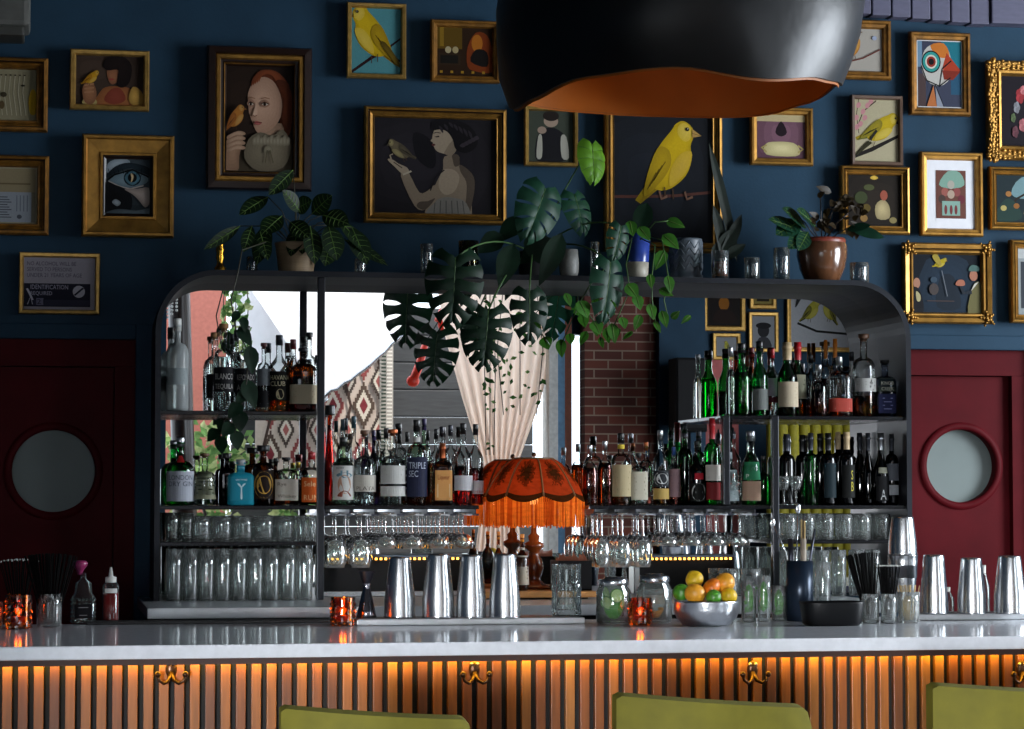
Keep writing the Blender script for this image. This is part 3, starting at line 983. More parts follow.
# ---------------------------------------------------------------- framed pictures
def moulding(mb, w, h, prof, mis, F):
    """mitred moulding round a w by h rectangle; prof = (inset, lift) pairs, F(x, z, lift) -> point"""
    vs, fs, mm = [], [], []
    n = len(prof)
    for q, l in prof:
        for sx, sz in ((-1, -1), (1, -1), (1, 1), (-1, 1)):
            vs.append(F(sx * (w / 2 - q), sz * (h / 2 - q), l))
    for k in range(n - 1):
        for i in range(4):
            j = (i + 1) % 4
            fs.append((k * 4 + i, k * 4 + j, (k + 1) * 4 + j, (k + 1) * 4 + i)); mm.append(mis[k])
    k0 = len(mb.f)
    mb.add(vs, fs)
    mb.m[k0:] = mm
STY = {
    'corner': (.046, [(0, 0), (0, .024), (.006, .034), (.022, .030), (.026, .024), (.032, .030), (.038, .030), (.046, .010)], [0, 0, 0, 1, 0, 0, 0]),
    'thin': (.022, [(0, 0), (0, .020), (.004, .026), (.016, .025), (.021, .016), (.022, .010)], [0, 0, 0, 0, 0]),
    'plain': (.034, [(0, 0), (0, .022), (.005, .030), (.013, .030), (.017, .024), (.028, .022), (.031, .015), (.034, .010)], [0] * 7),
    'gilt': (.042, [(0, 0), (0, .024), (.006, .034), (.014, .036), (.019, .027), (.023, .030), (.033, .022), (.038, .024), (.042, .010)], [0, 0, 0, 1, 0, 0, 0, 0]),
    'wide': (.088, [(0, 0), (0, .034), (.006, .044), (.014, .044), (.019, .034), (.062, .024), (.066, .030), (.074, .030), (.079, .016), (.088, .010)], [0, 0, 0, 0, 0, 0, 0, 1, 1]),
    'walnut': (.072, [(0, 0), (0, .024), (.006, .040), (.028, .044), (.031, .036), (.036, .040), (.046, .040), (.050, .028), (.056, .026), (.062, .028), (.066, .020), (.072, .010)], [1, 1, 1, 1, 0, 0, 0, 1, 1, 0, 1]),
    'ornate': (.058, [(0, 0), (0, .026), (.008, .036), (.036, .032), (.041, .040), (.050, .038), (.058, .010)], [0, 0, 0, 0, 0, 0]),
}
def picture(x0, y0, x1, y1, style, art, label, mount=0.0, mcol='#d9d8dc', m0=None, m1=None, face=-1, group=None, rough=.5, fw=1.0):
    if face < 0:
        Yw, pos = YW, at
    else:
        Yw, pos = -1.0, V
    Ym = Yw + face * .046
    if face < 0:
        s_ = scale((x0 + x1) / 2, Ym)
        c = at((x0 + x1) / 2, (y0 + y1) / 2, Ym)
    else:
        c = V((x0 + x1) / 2, (y0 + y1) / 2, Ym)
        s_ = scale((x0 + x1) / 2, 2 * YM - Ym)
    g = at if face < 0 else V
    w = g(x1, (y0 + y1) / 2, Ym).x - g(x0, (y0 + y1) / 2, Ym).x
    h = g((x0 + x1) / 2, y0, Ym).z - g((x0 + x1) / 2, y1, Ym).z
    t = thing('framed_picture', label, 'picture', (c.x, Yw + face * .020, c.z), 0, group)
    F = lambda x, z, l: (x, face * l, z)
    fwid, prof, mis = STY[style]
    prof = [(q * fw, l) for q, l in prof]
    fwid *= fw
    mb = MB()
    moulding(mb, w, h, prof, mis, F)
    if style in ('ornate', 'corner'):                # carved leaf scrolls along the moulding
        rnd = random.Random(int(x0) + 5)
        if style == 'ornate':
            for sx, sz in [(sx, 0) for sx in (-1, 1)] + [(0, sz) for sz in (-1, 1)]:
                L_ = h if sx else w
                nn = int(L_ / .019)
                for i in range(nn + 1):
                    q = -L_ / 2 + L_ * i / nn
                    for off, r in ((.006, .0075), (.018, .010), (.031, .008)):
                        o_ = off + .004 * sin(i * 1.3 + off * 90)
                        px_, pz_ = (sx * (w / 2 - o_), q) if sx else (q, sz * (h / 2 - o_))
                        mb.ball((px_ + rnd.uniform(-.003, .003), face * .033, pz_ + rnd.uniform(-.003, .003)), r * rnd.uniform(.7, 1.25), 7, 5, sq=(1.2 if sz else .8, .7, 1.2 if sx else .8))
        for sx in (-1, 1):
            for sz in (-1, 1):
                for k in range(13):
                    rr, a = .006 + .0022 * k, k * 1.25 + (0 if sx * sz > 0 else PI)
                    mb.ball((sx * (w / 2 - .022) + rr * cos(a), face * (.037 - .0006 * k), sz * (h / 2 - .022) + rr * sin(a)), .0085 - .0003 * k, 7, 5)
    mb.build('frame', [m0 or M_PALEGOLD, m1 or M_WOODF], t)
    iw, ih = w - 2 * fwid + .004, h - 2 * fwid + .004
    mp = mount
    mb = MB()
    if mount:
        bd = MB(); bd.add([F(-iw / 2, -ih / 2, .0105), F(iw / 2, -ih / 2, .0105), F(iw / 2, ih / 2, .0105), F(-iw / 2, ih / 2, .0105)], [(0, 1, 2, 3)])
        bd.build('mount', mat('mount_' + mcol.strip('#'), mcol, .7, var=.04), t)
        iw, ih = iw * (1 - mount * 2), ih - iw * mount / (1 - mount * 2) * 0 - ih * mount * 2 * .8
    A_ = Art(); art(A_, iw / ih)
    lift = .0115 if mount else .0105
    mb.add([F(-iw / 2, -ih / 2, lift), F(iw / 2, -ih / 2, lift), F(iw / 2, ih / 2, lift), F(-iw / 2, ih / 2, lift)], [(0, 1, 2, 3)], 0, (.02, .02, .02))
    clip = lambda u: min(1, max(0, u))
    A_.mesh(mb, lambda u, v, d: F((clip(u) - .5) * iw, (clip(v) - .5) * ih, lift + d))
    mb.build('image', M_PAINT, t)
    return t
def mixc(a, b, t):
    a, b = (hx(q) if isinstance(q, str) else q for q in (a, b))
    return tuple(a[k] + (b[k] - a[k]) * t for k in range(3))
def bird(A, cx, cy, s, body, wing, asp=1.0, flip=1, rot=0, eye='#15120c', beak='#6a4a20', belly=None, legs='#4a3420'):
    r = math.radians(rot)
    def T(p):
        x, y = p[0] * flip, p[1]
        x, y = x * cos(r) - y * sin(r), x * sin(r) + y * cos(r)
        return (cx + x * s / asp, cy + y * s)
    P = lambda l: [T(p) for p in l]
    dk, lt = mixc(body, '#120c04', .45), mixc(body, '#f0e090', .22)
    A.poly(P([(-.16, -.22), (-.30, -.52), (-.23, -.55), (-.05, -.34)]), dk); A.poly(P([(-.12, -.24), (-.245, -.525), (-.22, -.53), (-.05, -.34)]), wing)
    bd = P([(.12, .52), (.235, .46), (.265, .36), (.25, .24), (.29, .08), (.25, -.12), (.10, -.30), (-.06, -.35), (-.17, -.25), (-.18, .0), (-.10, .22), (-.01, .38), (.03, .47)])
    A.soft(bd, dk, body, *T((.10, .05)), n=6, k=.4)
    A.soft(P([(.12, .50), (.225, .45), (.25, .36), (.18, .28), (.08, .34), (.06, .44)]), body, lt, *T((.15, .41)), n=5, k=.6)
    A.soft(P([(.27, .18), (.28, .02), (.2, -.16), (.08, -.28), (.06, -.08), (.14, .12)]), body, belly or lt, *T((.19, -.02)), n=5, k=.7)
    A.soft(P([(-.14, .14), (.0, .14), (.05, -.03), (-.03, -.24), (-.20, -.46), (-.21, -.2)]), wing, mixc(wing, body, .5), *T((-.06, .0)), n=5, k=.7)
    for q in range(4):
        A.line(P([(-.02 - .03 * q, .0 - .05 * q), (-.12 - .02 * q, -.25 - .04 * q)]), .014 * s, mixc(wing, '#000000', .5))
    A.poly(P([(.235, .445), (.36, .385), (.25, .345)]), beak); A.line(P([(.24, .395), (.35, .385)]), .008 * s, mixc(beak, '#000000', .6))
    A.ell(*T((.175, .43)), .024 * s / asp, .024 * s, eye); A.ell(*T((.18, .438)), .007 * s / asp, .007 * s, '#d8d0b8')
    for lx in (.02, .12):
        A.line(P([(lx, -.30), (lx + .03, -.42)]), .018 * s, legs)
    return T
def woman_bust(A, cx, cy, s, asp, skin, hair, dress, flip=1, hat=None):
    T = lambda l: [(cx + x * flip * s / asp, cy + y * s) for x, y in l]
    A.blob(T([(-.22, .34), (0, .46), (.22, .36), (.30, .1), (.26, -.1), (-.2, -.1), (-.28, .1)]), hair)
    A.blob(T([(-.6, -1.0), (-.5, -.45), (-.2, -.25), (.2, -.25), (.5, -.45), (.6, -1.0)]), dress)
    A.poly(T([(-.1, -.05), (.12, -.05), (.16, -.36), (-.12, -.36)]), skin)
    A.blob(T([(-.17, .28), (.03, .36), (.19, .26), (.2, .04), (.1, -.12), (0, -.17), (-.12, -.1), (-.19, .08)]), skin)
    A.blob(T([(-.22, .2), (-.1, .36), (.1, .40), (.24, .24), (.1, .3), (-.08, .28)]), hair)
    for ex in (-.09, .07):
        A.ell(cx + ex * flip * s / asp, cy + .1 * s, .035 * s / asp, .014 * s, '#1d130e')
    A.line(T([(-.015, .1), (-.04, -.0), (.0, -.01)]), .012 * s, tuple(x * .6 for x in hx(skin)))
    A.ell(cx - .01 * flip * s / asp, cy - .065 * s, .05 * s / asp, .014 * s, '#8a3a34')
    return T
def art_botanical(A, p):
    A.rect(0, 0, 1, 1, '#8d8468')
    for i in range(7):
        x = .3 + i * .085
        A.line([(x, .1), (x - .06, .55), (x - .03, .9)], .012, '#b9b096')
        A.ell(x - .03, .88, .02, .015, '#3a3020')
    A.blob([(.88, .15), (.99, .15), (1, .5), (.93, .62), (.86, .45)], '#b08a1a')
    A.ell(.4, .5, .06, .05, '#3d3526'); A.ell(.37, .3, .05, .08, '#5b4a30'); A.ell(.75, .68, .04, .02, '#2f2a1e')
def art_woman_canary(A, p):
    A.soft([(-.3, -.3), (1.3, -.3), (1.3, 1.3), (-.3, 1.3)], '#1c120d', '#4a3a30', .2, .75, 6, .8)
    A.soft([(.30, -.1), (.36, .26), (.5, .38), (.78, .36), (.97, .14), (1, -.1)], '#4a2414', '#a8683c', .58, .24, 7, .75)
    A.soft([(.42, .1), (.52, .32), (.66, .34), (.74, .12), (.58, .02)], '#7a3420', '#8a4030', .58, .18, 4, .6)
    A.soft([(.46, .72), (.54, .80), (.62, .72), (.63, .52), (.55, .42), (.48, .5)], '#4a2a1c', '#a06848', .54, .56, 6, .7)
    A.soft([(.40, .82), (.48, .98), (.68, 1.0), (.82, .82), (.80, .5), (.70, .36), (.60, .42), (.64, .64), (.60, .72), (.46, .70)], '#080506', '#1e1412', .64, .84, 5, .6)
    A.soft([(.49, .525), (.53, .54), (.57, .525), (.53, .50)], '#7a2824', '#a84a40', .53, .52, 3, .6)
    A.soft([(.78, .14), (.84, .38), (.96, .3), (1.02, .06), (.86, .0)], '#5a3a14', '#c89a4a', .88, .22, 5, .7); A.soft([(.10, .02), (.16, .14), (.3, .1), (.3, .0)], '#6a5a30', '#c8b070', .2, .07, 4, .6)
    A.soft([(.10, .30), (.16, .44), (.27, .40), (.31, .2), (.26, .02), (.14, .04)], '#4a2a1c', '#a5704e', .2, .3, 5, .7)
    for q in range(3):
        A.line([(.13, .38 - q * .07), (.27, .42 - q * .08)], .03, '#b07c58')
    bird(A, .22, .54, .38, '#d0981e', '#9a6414', p, 1, -30)
def art_certificate(A, p):
    A.rect(0, 0, 1, 1, '#77715f'); A.rect(0, .56, 1, 1, '#8b7d60')
    A.rect(0, 0, .92, .56, '#8d9299')
    for i in range(9):
        A.rect(.1, .08 + i * .047, .52 - (i % 3) * .04, .08 + i * .047 + .018, '#4a4e55')
    for i in range(4):
        A.rect(.62 + i * .07, .2, .635 + i * .07, .5, '#5e636b')
    A.ell(.68, .1, .05, .04, '#4a4e55'); A.rect(.1, .7, .9, .73, '#6a5c42')
def art_eye(A, p):
    A.soft([(-.3, -.3), (1.3, -.3), (1.3, 1.3), (-.3, 1.3)], '#14181c', '#3c464c', .8, .85, 6, .8)
    A.soft([(-.05, .80), (.1, .96), (.4, 1.02), (.55, .94), (.3, .86), (.1, .74)], '#4c565e', '#a4b0b8', .22, .92, 5, .7)
    A.soft([(-.02, .66), (.2, .86), (.55, .94), (1.02, .84), (1.02, .70), (.6, .84), (.25, .76)], '#0a0d10', '#1e2a32', .5, .86, 5, .6)
    A.soft([(.04, .60), (.25, .74), (.60, .80), (.96, .66), (.86, .54), (.5, .47), (.2, .52)], '#2a3840', '#7c929c', .42, .60, 6, .7)
    A.ell(.60, .655, .2, .145, '#16242c'); A.soft([(.42, .655), (.60, .79), (.78, .655), (.60, .52)], '#1c3440', '#5a8494', .68, .60, 6, .8); A.ell(.60, .66, .105, .085, '#07090b')
    A.soft([(.565, .58), (.60, .60), (.63, .68), (.60, .74), (.56, .73), (.58, .66)], '#a07c4a', '#ead0a0', .59, .68, 4, .6)
    A.line([(.02, .60), (.2, .71), (.6, .81), (.98, .68)], .03, '#090b0d'); A.line([(.06, .59), (.3, .50), (.55, .455), (.86, .52)], .022, '#b0a49c')
    for q in range(8):
        A.line([(.1 + q * .1, .70 + .03 * sin(q * .5)), (.04 + q * .11, .82 + .02 * sin(q))], .012, '#0c0f12')
    A.soft([(-.05, .55), (.22, .52), (.46, .44), (.6, .28), (.56, .06), (.3, -.05), (-.05, -.05)], '#191d21', '#08090b', .2, .3, 5, .7)
    A.soft([(.42, .45), (.72, .46), (.98, .48), (1.02, .24), (.9, .12), (.74, .26), (.6, .36)], '#4a423e', '#b0a096', .84, .34, 6, .7)
    A.soft([(.14, .2), (.22, .26), (.34, .2), (.26, .13)], '#2a3036', '#a4acb2', .24, .2, 4, .6); A.soft([(.02, .02), (.3, .08), (.7, .06), (1, .1), (1, -.04), (0, -.04)], '#20262a', '#5a646a', .6, .02, 4, .6)
def art_portrait(A, p):
    A.soft([(-.3, -.3), (1.3, -.3), (1.3, 1.3), (-.3, 1.3)], '#100a07', '#2a1c14', .2, .7, 6, .8)
    A.soft([(.40, .80), (.5, .93), (.72, .96), (.94, .84), (1.0, .6), (.96, .36), (.82, .36), (.84, .66), (.6, .82)], '#2a120a', '#6a3018', .80, .82, 6, .6)
    A.soft([(.16, -.1), (.20, .16), (.36, .32), (.7, .36), (1.02, .3), (1.1, -.1)], '#1d1711', '#4a3f30', .55, .16, 6, .7)
    A.soft([(.56, .42), (.84, .46), (.86, .3), (.7, .22), (.54, .28)], '#5a4030', '#a08068', .62, .32, 5, .7)
    A.soft([(.33, .74), (.42, .86), (.58, .90), (.74, .84), (.84, .68), (.82, .52), (.70, .41), (.56, .365), (.47, .37), (.40, .46), (.345, .56), (.335, .64)], '#6d4836', '#c49c82', .50, .66, 8, .8)
    A.soft([(.38, .80), (.46, .90), (.60, .93), (.76, .88), (.92, .70), (.90, .86), (.74, .96), (.52, .96), (.40, .88)], '#3c1a0c', '#7a3c20', .66, .92, 5, .4)
    A.soft([(.74, .86), (.86, .72), (.84, .48), (.96, .4), (1, .7), (.9, .86)], '#2a120a', '#5a2812', .90, .66, 5, .6)
    for x, w_ in ((.375, .042), (.585, .052)):
        A.soft([(x - w_ * 1.5, .64), (x, .685), (x + w_ * 1.5, .64), (x, .605)], '#b58c74', '#8a6450', x, .645, 4, .5)
        A.poly([(x - w_, .637), (x - .01, .655), (x + w_, .637), (x, .622)], '#c8b8a8'); A.ell(x - .005, .638, w_ * .42, .016, '#2a1a12')
        A.line([(x - w_ * 1.1, .638), (x - .01, .658), (x + w_ * 1.1, .640)], .009, '#3a2418'); A.line([(x - w_ * 1.2, .688), (x, .702), (x + w_ * 1.4, .690)], .007, '#8a6048')
    A.soft([(.455, .66), (.475, .56), (.45, .52), (.405, .525), (.40, .545), (.43, .6)], '#c09880', '#d0aa90', .44, .56, 4, .6); A.line([(.405, .528), (.43, .52), (.465, .53)], .008, '#7a4c3c')
    A.soft([(.42, .462), (.46, .478), (.49, .472), (.54, .462), (.50, .440), (.45, .440)], '#7c3a34', '#b0605a', .48, .455, 4, .6); A.line([(.42, .461), (.48, .463), (.54, .461)], .006, '#4a1c1a')
    A.soft([(.28, .12), (.34, .30), (.52, .37), (.70, .34), (.86, .40), (.98, .24), (.86, .04), (.5, .0)], '#3a3226', '#80745f', .6, .22, 7, .75)
    for q in range(11):
        A.soft([(.40 + q * .05, .30 + .02 * (q % 2)), (.45 + q * .05, .325 + .02 * (q % 2)), (.46 + q * .05, .26), (.41 + q * .05, .25)], '#5a5040', '#958a74', .43 + q * .05, .29, 3, .6)
    A.soft([(.57, .22), (.64, .25), (.70, .22), (.70, .17), (.64, .19), (.58, .17)], '#4a4232', '#8a806a', .64, .21, 3, .6); A.line([(.62, .2), (.59, .08)], .02, '#5d5440'); A.line([(.66, .2), (.71, .08)], .02, '#5d5440')
    A.soft([(-.02, -.02), (-.02, .22), (.06, .34), (.2, .36), (.26, .3), (.2, .14), (.18, -.02)], '#4a3022', '#a07c62', .10, .2, 6, .7)
    for q in range(4):
        A.soft([(.02, .325 - q * .042), (.18, .375 - q * .045), (.285, .36 - q * .045), (.27, .335 - q * .045), (.14, .33 - q * .045), (.03, .295 - q * .042)], '#6a4a36', '#b8957a', .16, .35 - q * .045, 4, .5)
    bird(A, .13, .50, .26, '#b5722e', '#7c4420', p, 1, -12, beak='#8a5a30')
def art_sign(A, p):
    A.rect(0, 0, 1, 1, '#9b949c'); A.rect(0, 0, .93, .50, '#1b1a28'); A.rect(0, .0, .93, .06, '#9b949c'); A.rect(.93, 0, 1, 1, '#9b949c')
    A.text('NO ALCOHOL WILL BE', .05, .84, .075, '#4c4758', .68); A.text('SERVED TO PERSONS', .05, .73, .075, '#4c4758', .62); A.text('UNDER 21 YEARS OF AGE', .05, .62, .075, '#4c4758', .76)
    A.text('IDENTIFICATION', .10, .39, .085, '#a49fb0', .52); A.text('REQUIRED', .10, .265, .085, '#a49fb0', .3)
    A.rect(.14, .08, .93, .19, '#2e2c3e'); A.rect(.18, .09, .28, .22, '#6e6a80'); A.line([(.06, .1), (.10, .25), (.13, .1)], .012, '#b4b0bc')
    A.text('21', .19, .11, .09, '#1b1a28'); A.ell(.77, .35, .085, .115, '#b3aeb8'); A.line([(.71, .28), (.83, .42)], .03, '#1b1a28')
    A.line([(.05, .4), (.09, .3), (.13, .18)], .03, '#b4b0bc')
def art_canary(A, p):
    A.rect(0, 0, 1, 1, '#4f8a90')
    A.line([(.0, .02), (.4, .24), (.62, .33), (1, .55)], [.05, .05, .04, .03], '#2a1418'); A.line([(.7, .37), (.98, .2)], .03, '#2a1418')
    bird(A, .46, .58, .95, '#d0ac14', '#8a6a10', p, -1, 14, beak='#6b5410')
    A.soft([(.58, .46), (.68, .48), (.92, .24), (.97, .1), (.74, .28)], '#2a200a', '#6a5410', .75, .32, 4, .6)
def art_parlour(A, p):
    A.rect(0, 0, 1, 1, '#2a1808'); A.rect(0, .55, .45, 1, '#5a420e'); A.rect(.05, .6, .12, 1, '#86661a')
    A.rect(.02, .22, .42, .46, '#2f2010'); A.rect(.06, .25, .38, .42, '#14100a'); A.ell(.2, .53, .055, .07, '#b0a07a'); A.ell(.33, .53, .055, .07, '#a8966c')
    A.blob([(.55, .2), (.55, .6), (.7, .9), (.9, .85), (1, .5), (1, .1), (.7, .1)], '#74300c'); A.ell(.72, .68, .1, .18, '#a8621a'); A.blob([(.6, .3), (.7, .55), (.9, .5), (.9, .2)], '#120c08')
    for i in range(5):
        A.rect(.05 + i * .19, .05, .1 + i * .19, .1, '#9a7220')
def art_flapper(A, p):
    A.soft([(-.3, -.3), (1.3, -.3), (1.3, 1.3), (-.3, 1.3)], '#09080a', '#29252a', .3, .55, 8, .8)
    A.blob([(.50, .66), (.44, .80), (.32, .84), (.34, .6), (.44, .48), (.5, .5)], '#131115')
    sk, sh, hi = '#8a7966', '#54483d', '#a4927c'
    A.blob([(.43, -.06), (.47, .20), (.53, .38), (.565, .47), (.575, .60), (.69, .62), (.70, .52), (.76, .48), (.815, .40), (.825, .28), (.80, .1), (.77, -.06)], sk)
    A.blob([(.70, .52), (.76, .48), (.815, .40), (.825, .28), (.80, .1), (.77, -.06), (.73, -.06), (.755, .18), (.755, .34), (.71, .44)], sh)
    A.blob([(.64, .62), (.69, .62), (.70, .52), (.66, .50), (.645, .56)], sh)
    A.blob([(.54, .40), (.58, .47), (.66, .46), (.70, .38), (.66, .24), (.58, .2), (.53, .28)], hi)
    A.blob([(.47, .10), (.56, .17), (.66, .17), (.755, .12), (.77, -.06), (.44, -.06)], '#7f7a72')
    for q in range(6):
        A.line([(.50 + .045 * q, .14), (.49 + .05 * q, -.02)], .008, '#58544e')
    A.blob([(.487, .71), (.475, .79), (.49, .87), (.53, .93), (.62, .92), (.68, .84), (.68, .70), (.64, .62), (.575, .63), (.515, .655)], hi)
    A.blob([(.575, .63), (.64, .62), (.68, .70), (.67, .80), (.62, .74), (.59, .68)], sk)
    A.poly([(.484, .80), (.461, .765), (.466, .755), (.487, .75)], hi)
    A.blob([(.472, .726), (.488, .734), (.503, .722), (.488, .709), (.475, .711)], '#5a2c2a')
    A.poly([(.492, .806), (.528, .818), (.535, .806), (.51, .80)], '#171214'); A.line([(.484, .842), (.51, .853), (.545, .846)], .008, '#2a2020')
    A.blob([(.475, .875), (.47, .95), (.54, 1.0), (.68, .99), (.80, .91), (.85, .79), (.83, .70), (.76, .645), (.70, .655), (.66, .70), (.645, .78), (.60, .86), (.54, .885)], '#110e11')
    for q in range(7):
        x = .53 + .04 * q
        A.blob([(x, .965 - .02 * abs(q - 2)), (x + .03, .945 - .025 * abs(q - 2)), (x + .035, .905 - .03 * abs(q - 2)), (x + .01, .93 - .025 * abs(q - 2))], '#2e282d', 2)
    for q in range(5):
        x, y = .70 + .028 * q, .70 + .02 * q
        A.blob([(x, y + .02), (x + .03, y + .05), (x + .05, y + .02), (x + .025, y)], '#3a3338', 2)
    A.blob([(.50, .30), (.52, .16), (.42, .04), (.33, .08), (.22, .38), (.25, .44), (.285, .42), (.37, .22), (.44, .24)], sk)
    A.blob([(.50, .16), (.42, .04), (.35, .07), (.37, .12), (.44, .13)], sh)
    A.blob([(.12, .565), (.16, .55), (.20, .515), (.27, .475), (.285, .42), (.23, .41), (.17, .48), (.115, .545)], hi)
    A.line([(.16, .53), (.23, .47)], .010, sh); A.line([(.14, .56), (.13, .6), (.155, .615)], .012, hi); A.line([(.235, .40), (.305, .44)], .018, '#b8aa94')
    A.line([(.575, .46), (.50, .38), (.46, .24)], .010, '#1e1a1c')
    bird(A, .22, .66, .30, '#6a5e48', '#3c362c', p, -1, 35, beak='#5a5040')
def art_trio(A, p):
    A.rect(0, 0, 1, 1, '#3d4238'); A.ell(.5, .8, .16, .12, '#a08a78'); A.ell(.5, .9, .18, .1, '#231c18')
    A.blob([(.15, .1), (.2, .5), (.4, .66), (.6, .66), (.82, .5), (.9, .1), (.6, 0), (.3, 0)], '#17161a'); A.blob([(.18, .1), (.22, .5), (.3, .5), (.3, .1)], '#a9a598'); A.blob([(.74, .1), (.72, .5), (.84, .5), (.9, .1)], '#a9a598'); A.ell(.3, .62, .1, .07, '#9a8474')
def art_goldbird(A, p):
    A.soft([(-.3, -.3), (1.3, -.3), (1.3, 1.3), (-.3, 1.3)], '#07080a', '#1c2028', .3, .5, 6, .8)
    A.line([(.0, .35), (.3, .355), (.6, .365), (1, .40)], .022, '#57342c')
    bird(A, .54, .63, .66, '#c8a610', '#8f7410', p, 1, -10, beak='#b08a4a', belly='#c8a43a')
    for x in (.46, .72):
        A.line([(x, .40), (x + .02, .34), (x + .08, .36)], .02, '#7c5a48')
def art_whitebowl(A, p):
    A.soft([(-.3, -.3), (1.3, -.3), (1.3, 1.3), (-.3, 1.3)], '#3a1e28', '#7a5664', .5, .6, 6, .8); A.rect(.0, .84, 1, 1, '#b8a67c'); A.blob([(.38, .6), (.5, .85), (.62, .6), (.5, .5)], '#1e1018')
    A.soft([(.2, .08), (.18, .32), (.4, .38), (.75, .36), (.88, .2), (.8, .06)], '#7a6a34', '#d8cc98', .5, .24, 6, .7); A.line([(.2, .3), (.1, .24), (.2, .14)], .04, '#a4935a'); A.line([(.84, .3), (.95, .22), (.84, .14)], .04, '#a4935a')
def art_redbird(A, p):
    A.rect(0, 0, 1, 1, '#a39c92'); bird(A, .2, .6, .8, '#b06a14', '#7a2c12', p, 1, 0); A.line([(.0, .18), (.5, .3), (.95, .52)], .03, '#6a3a34'); A.ell(.8, .78, .06, .05, '#9aa2b8')
def art_blossom(A, p):
    A.rect(0, 0, 1, 1, '#aba183')
    A.line([(.0, .08), (.4, .2), (1, .42)], [.06, .07, .05], '#1c1714'); A.line([(.04, .5), (.2, .8), (.5, .98)], .02, '#3a2420'); A.line([(.1, .45), (.05, .75), (.1, 1)], .015, '#3a2420')
    for x, y in ((.1, .9), (.2, .8), (.05, .7), (.3, .9), (.14, .6), (.38, .97), (.06, .55), (.24, .7)):
        A.ell(x, y, .06, .045, '#b98084', 30, 8)
    bird(A, .55, .54, .70, '#b99e18', '#5a5a20', p, 1, -38, beak='#2a2620')
    A.poly([(.3, .33), (.0, .1), (.06, .1), (.4, .3)], '#2e2c18'); A.line([(.5, .5), (.35, .35)], .05, '#23221a')
def art_cubist(A, p):
    A.rect(0, 0, 1, 1, '#3a3e50'); A.rect(.55, .55, 1, 1, '#1e6e7c'); A.rect(.75, .2, 1, .6, '#27506a'); A.rect(0, 0, .2, .5, '#4a3a3a'); A.rect(0, .6, .12, 1, '#6a88a0')
    A.blob([(.1, .62), (.18, .85), (.4, .95), (.66, .9), (.76, .7), (.74, .45), (.5, .32), (.22, .4)], '#b9b5ae')
    A.blob([(.3, .92), (.6, .96), (.72, .78), (.5, .75)], '#c2702a'); A.poly([(.56, .58), (.66, .82), (.97, .56), (.7, .5)], '#a63a22'); A.poly([(.56, .56), (.97, .55), (.8, .42), (.6, .42)], '#7c2a1c')
    for r, c in ((.21, '#12161c'), (.185, '#2f9088'), (.13, '#cfcabc'), (.1, '#8a2c20'), (.06, '#0c0c0e')):
        A.ell(.32, .68, r, r * .8, c)
    A.poly([(.2, .0), (.36, .34), (.44, .0)], '#b0693c'); A.poly([(.44, 0), (.4, .34), (.6, 0)], '#8a8e9a')
    for pts in ([(.1, .62), (.22, .4), (.5, .32), (.74, .45)], [(.5, .32), (.56, .58)], [(.2, 0), (.36, .34)], [(.6, 0), (.4, .34)], [(.76, .7), (.56, .58)]):
        A.line(pts, .018, '#0d0f14')
    A.rect(0, 0, 1, .015, '#c8c8c8'); A.rect(0, .985, 1, 1, '#c8c8c8'); A.rect(0, 0, .02, 1, '#c8c8c8'); A.rect(.98, 0, 1, 1, '#c8c8c8')
def art_flowers(A, p):
    A.rect(0, 0, 1, 1, '#18121a')
    for x, y, r, c in ((.55, .72, .12, '#a8383e'), (.62, .8, .07, '#c8787a'), (.45, .55, .09, '#8a8a90'), (.6, .3, .1, '#b06a6e'), (.35, .4, .07, '#5a6a48'), (.8, .5, .1, '#80302e'), (.4, .2, .09, '#6a4048')):
        for k in range(5):
            A.ell(x + r * .5 * cos(k * 1.26), y + r * .5 * sin(k * 1.26), r * .55, r * .5, c if k % 2 else tuple(q * .7 for q in hx(c)), 0, 8)
def art_stilllife(A, p):
    A.soft([(-.3, -.3), (1.3, -.3), (1.3, 1.3), (-.3, 1.3)], '#080706', '#2a221a', .55, .5, 6, .8); A.soft([(.42, .94), (.5, .99), (.58, .94), (.5, .9)], '#5a4a1a', '#e0b84a', .5, .945, 4, .6)
    A.soft([(.55, .15), (.52, .4), (.66, .52), (.78, .4), (.78, .16)], '#4a4028', '#c0ae80', .63, .36, 6, .7); A.ell(.68, .6, .07, .1, '#9a5240'); A.ell(.25, .55, .12, .12, '#3c4428'); A.ell(.35, .35, .08, .08, '#5a4a20'); A.ell(.85, .12, .07, .06, '#8a7c50'); A.ell(.3, .15, .07, .07, '#8a6a3a'); A.ell(.4, .75, .1, .06, '#4c5030')
def art_market(A, p):
    A.rect(0, 0, 1, 1, '#6a4238'); A.blob([(.1, .7), (.4, .98), (.8, .96), (.95, .7), (.5, .62)], '#7da090')
    for x, y, c in ((.3, .55, '#9a5a50'), (.7, .55, '#8a4a48'), (.5, .7, '#a8a498'), (.2, .4, '#4a3a34'), (.85, .4, '#6a3038'), (.5, .5, '#b09a88')):
        A.ell(x, y, .12, .09, c)
    A.rect(.2, .06, .8, .36, '#86a79a')
    for x in (.32, .5, .66):
        A.ell(x, .18, .05, .1, '#74383a')
def art_garden(A, p):
    A.rect(0, 0, 1, 1, '#1d2a2e'); A.blob([(.3, .6), (.5, .95), (1, .98), (1, .6), (.6, .5)], '#6e8c90')
    A.line([(.2, .1), (.4, .5), (.9, .8)], .04, '#2a2018'); A.blob([(.0, .2), (.2, .5), (.4, .4), (.5, .1), (.1, 0)], '#243a34')
    for x, y, c in ((.25, .6, '#9a6a3a'), (.4, .35, '#8a5a2c'), (.6, .2, '#a88e5a'), (.7, .4, '#4a6a58'), (.15, .3, '#b0a060')):
        A.ell(x, y, .06, .06, c, 0, 10)
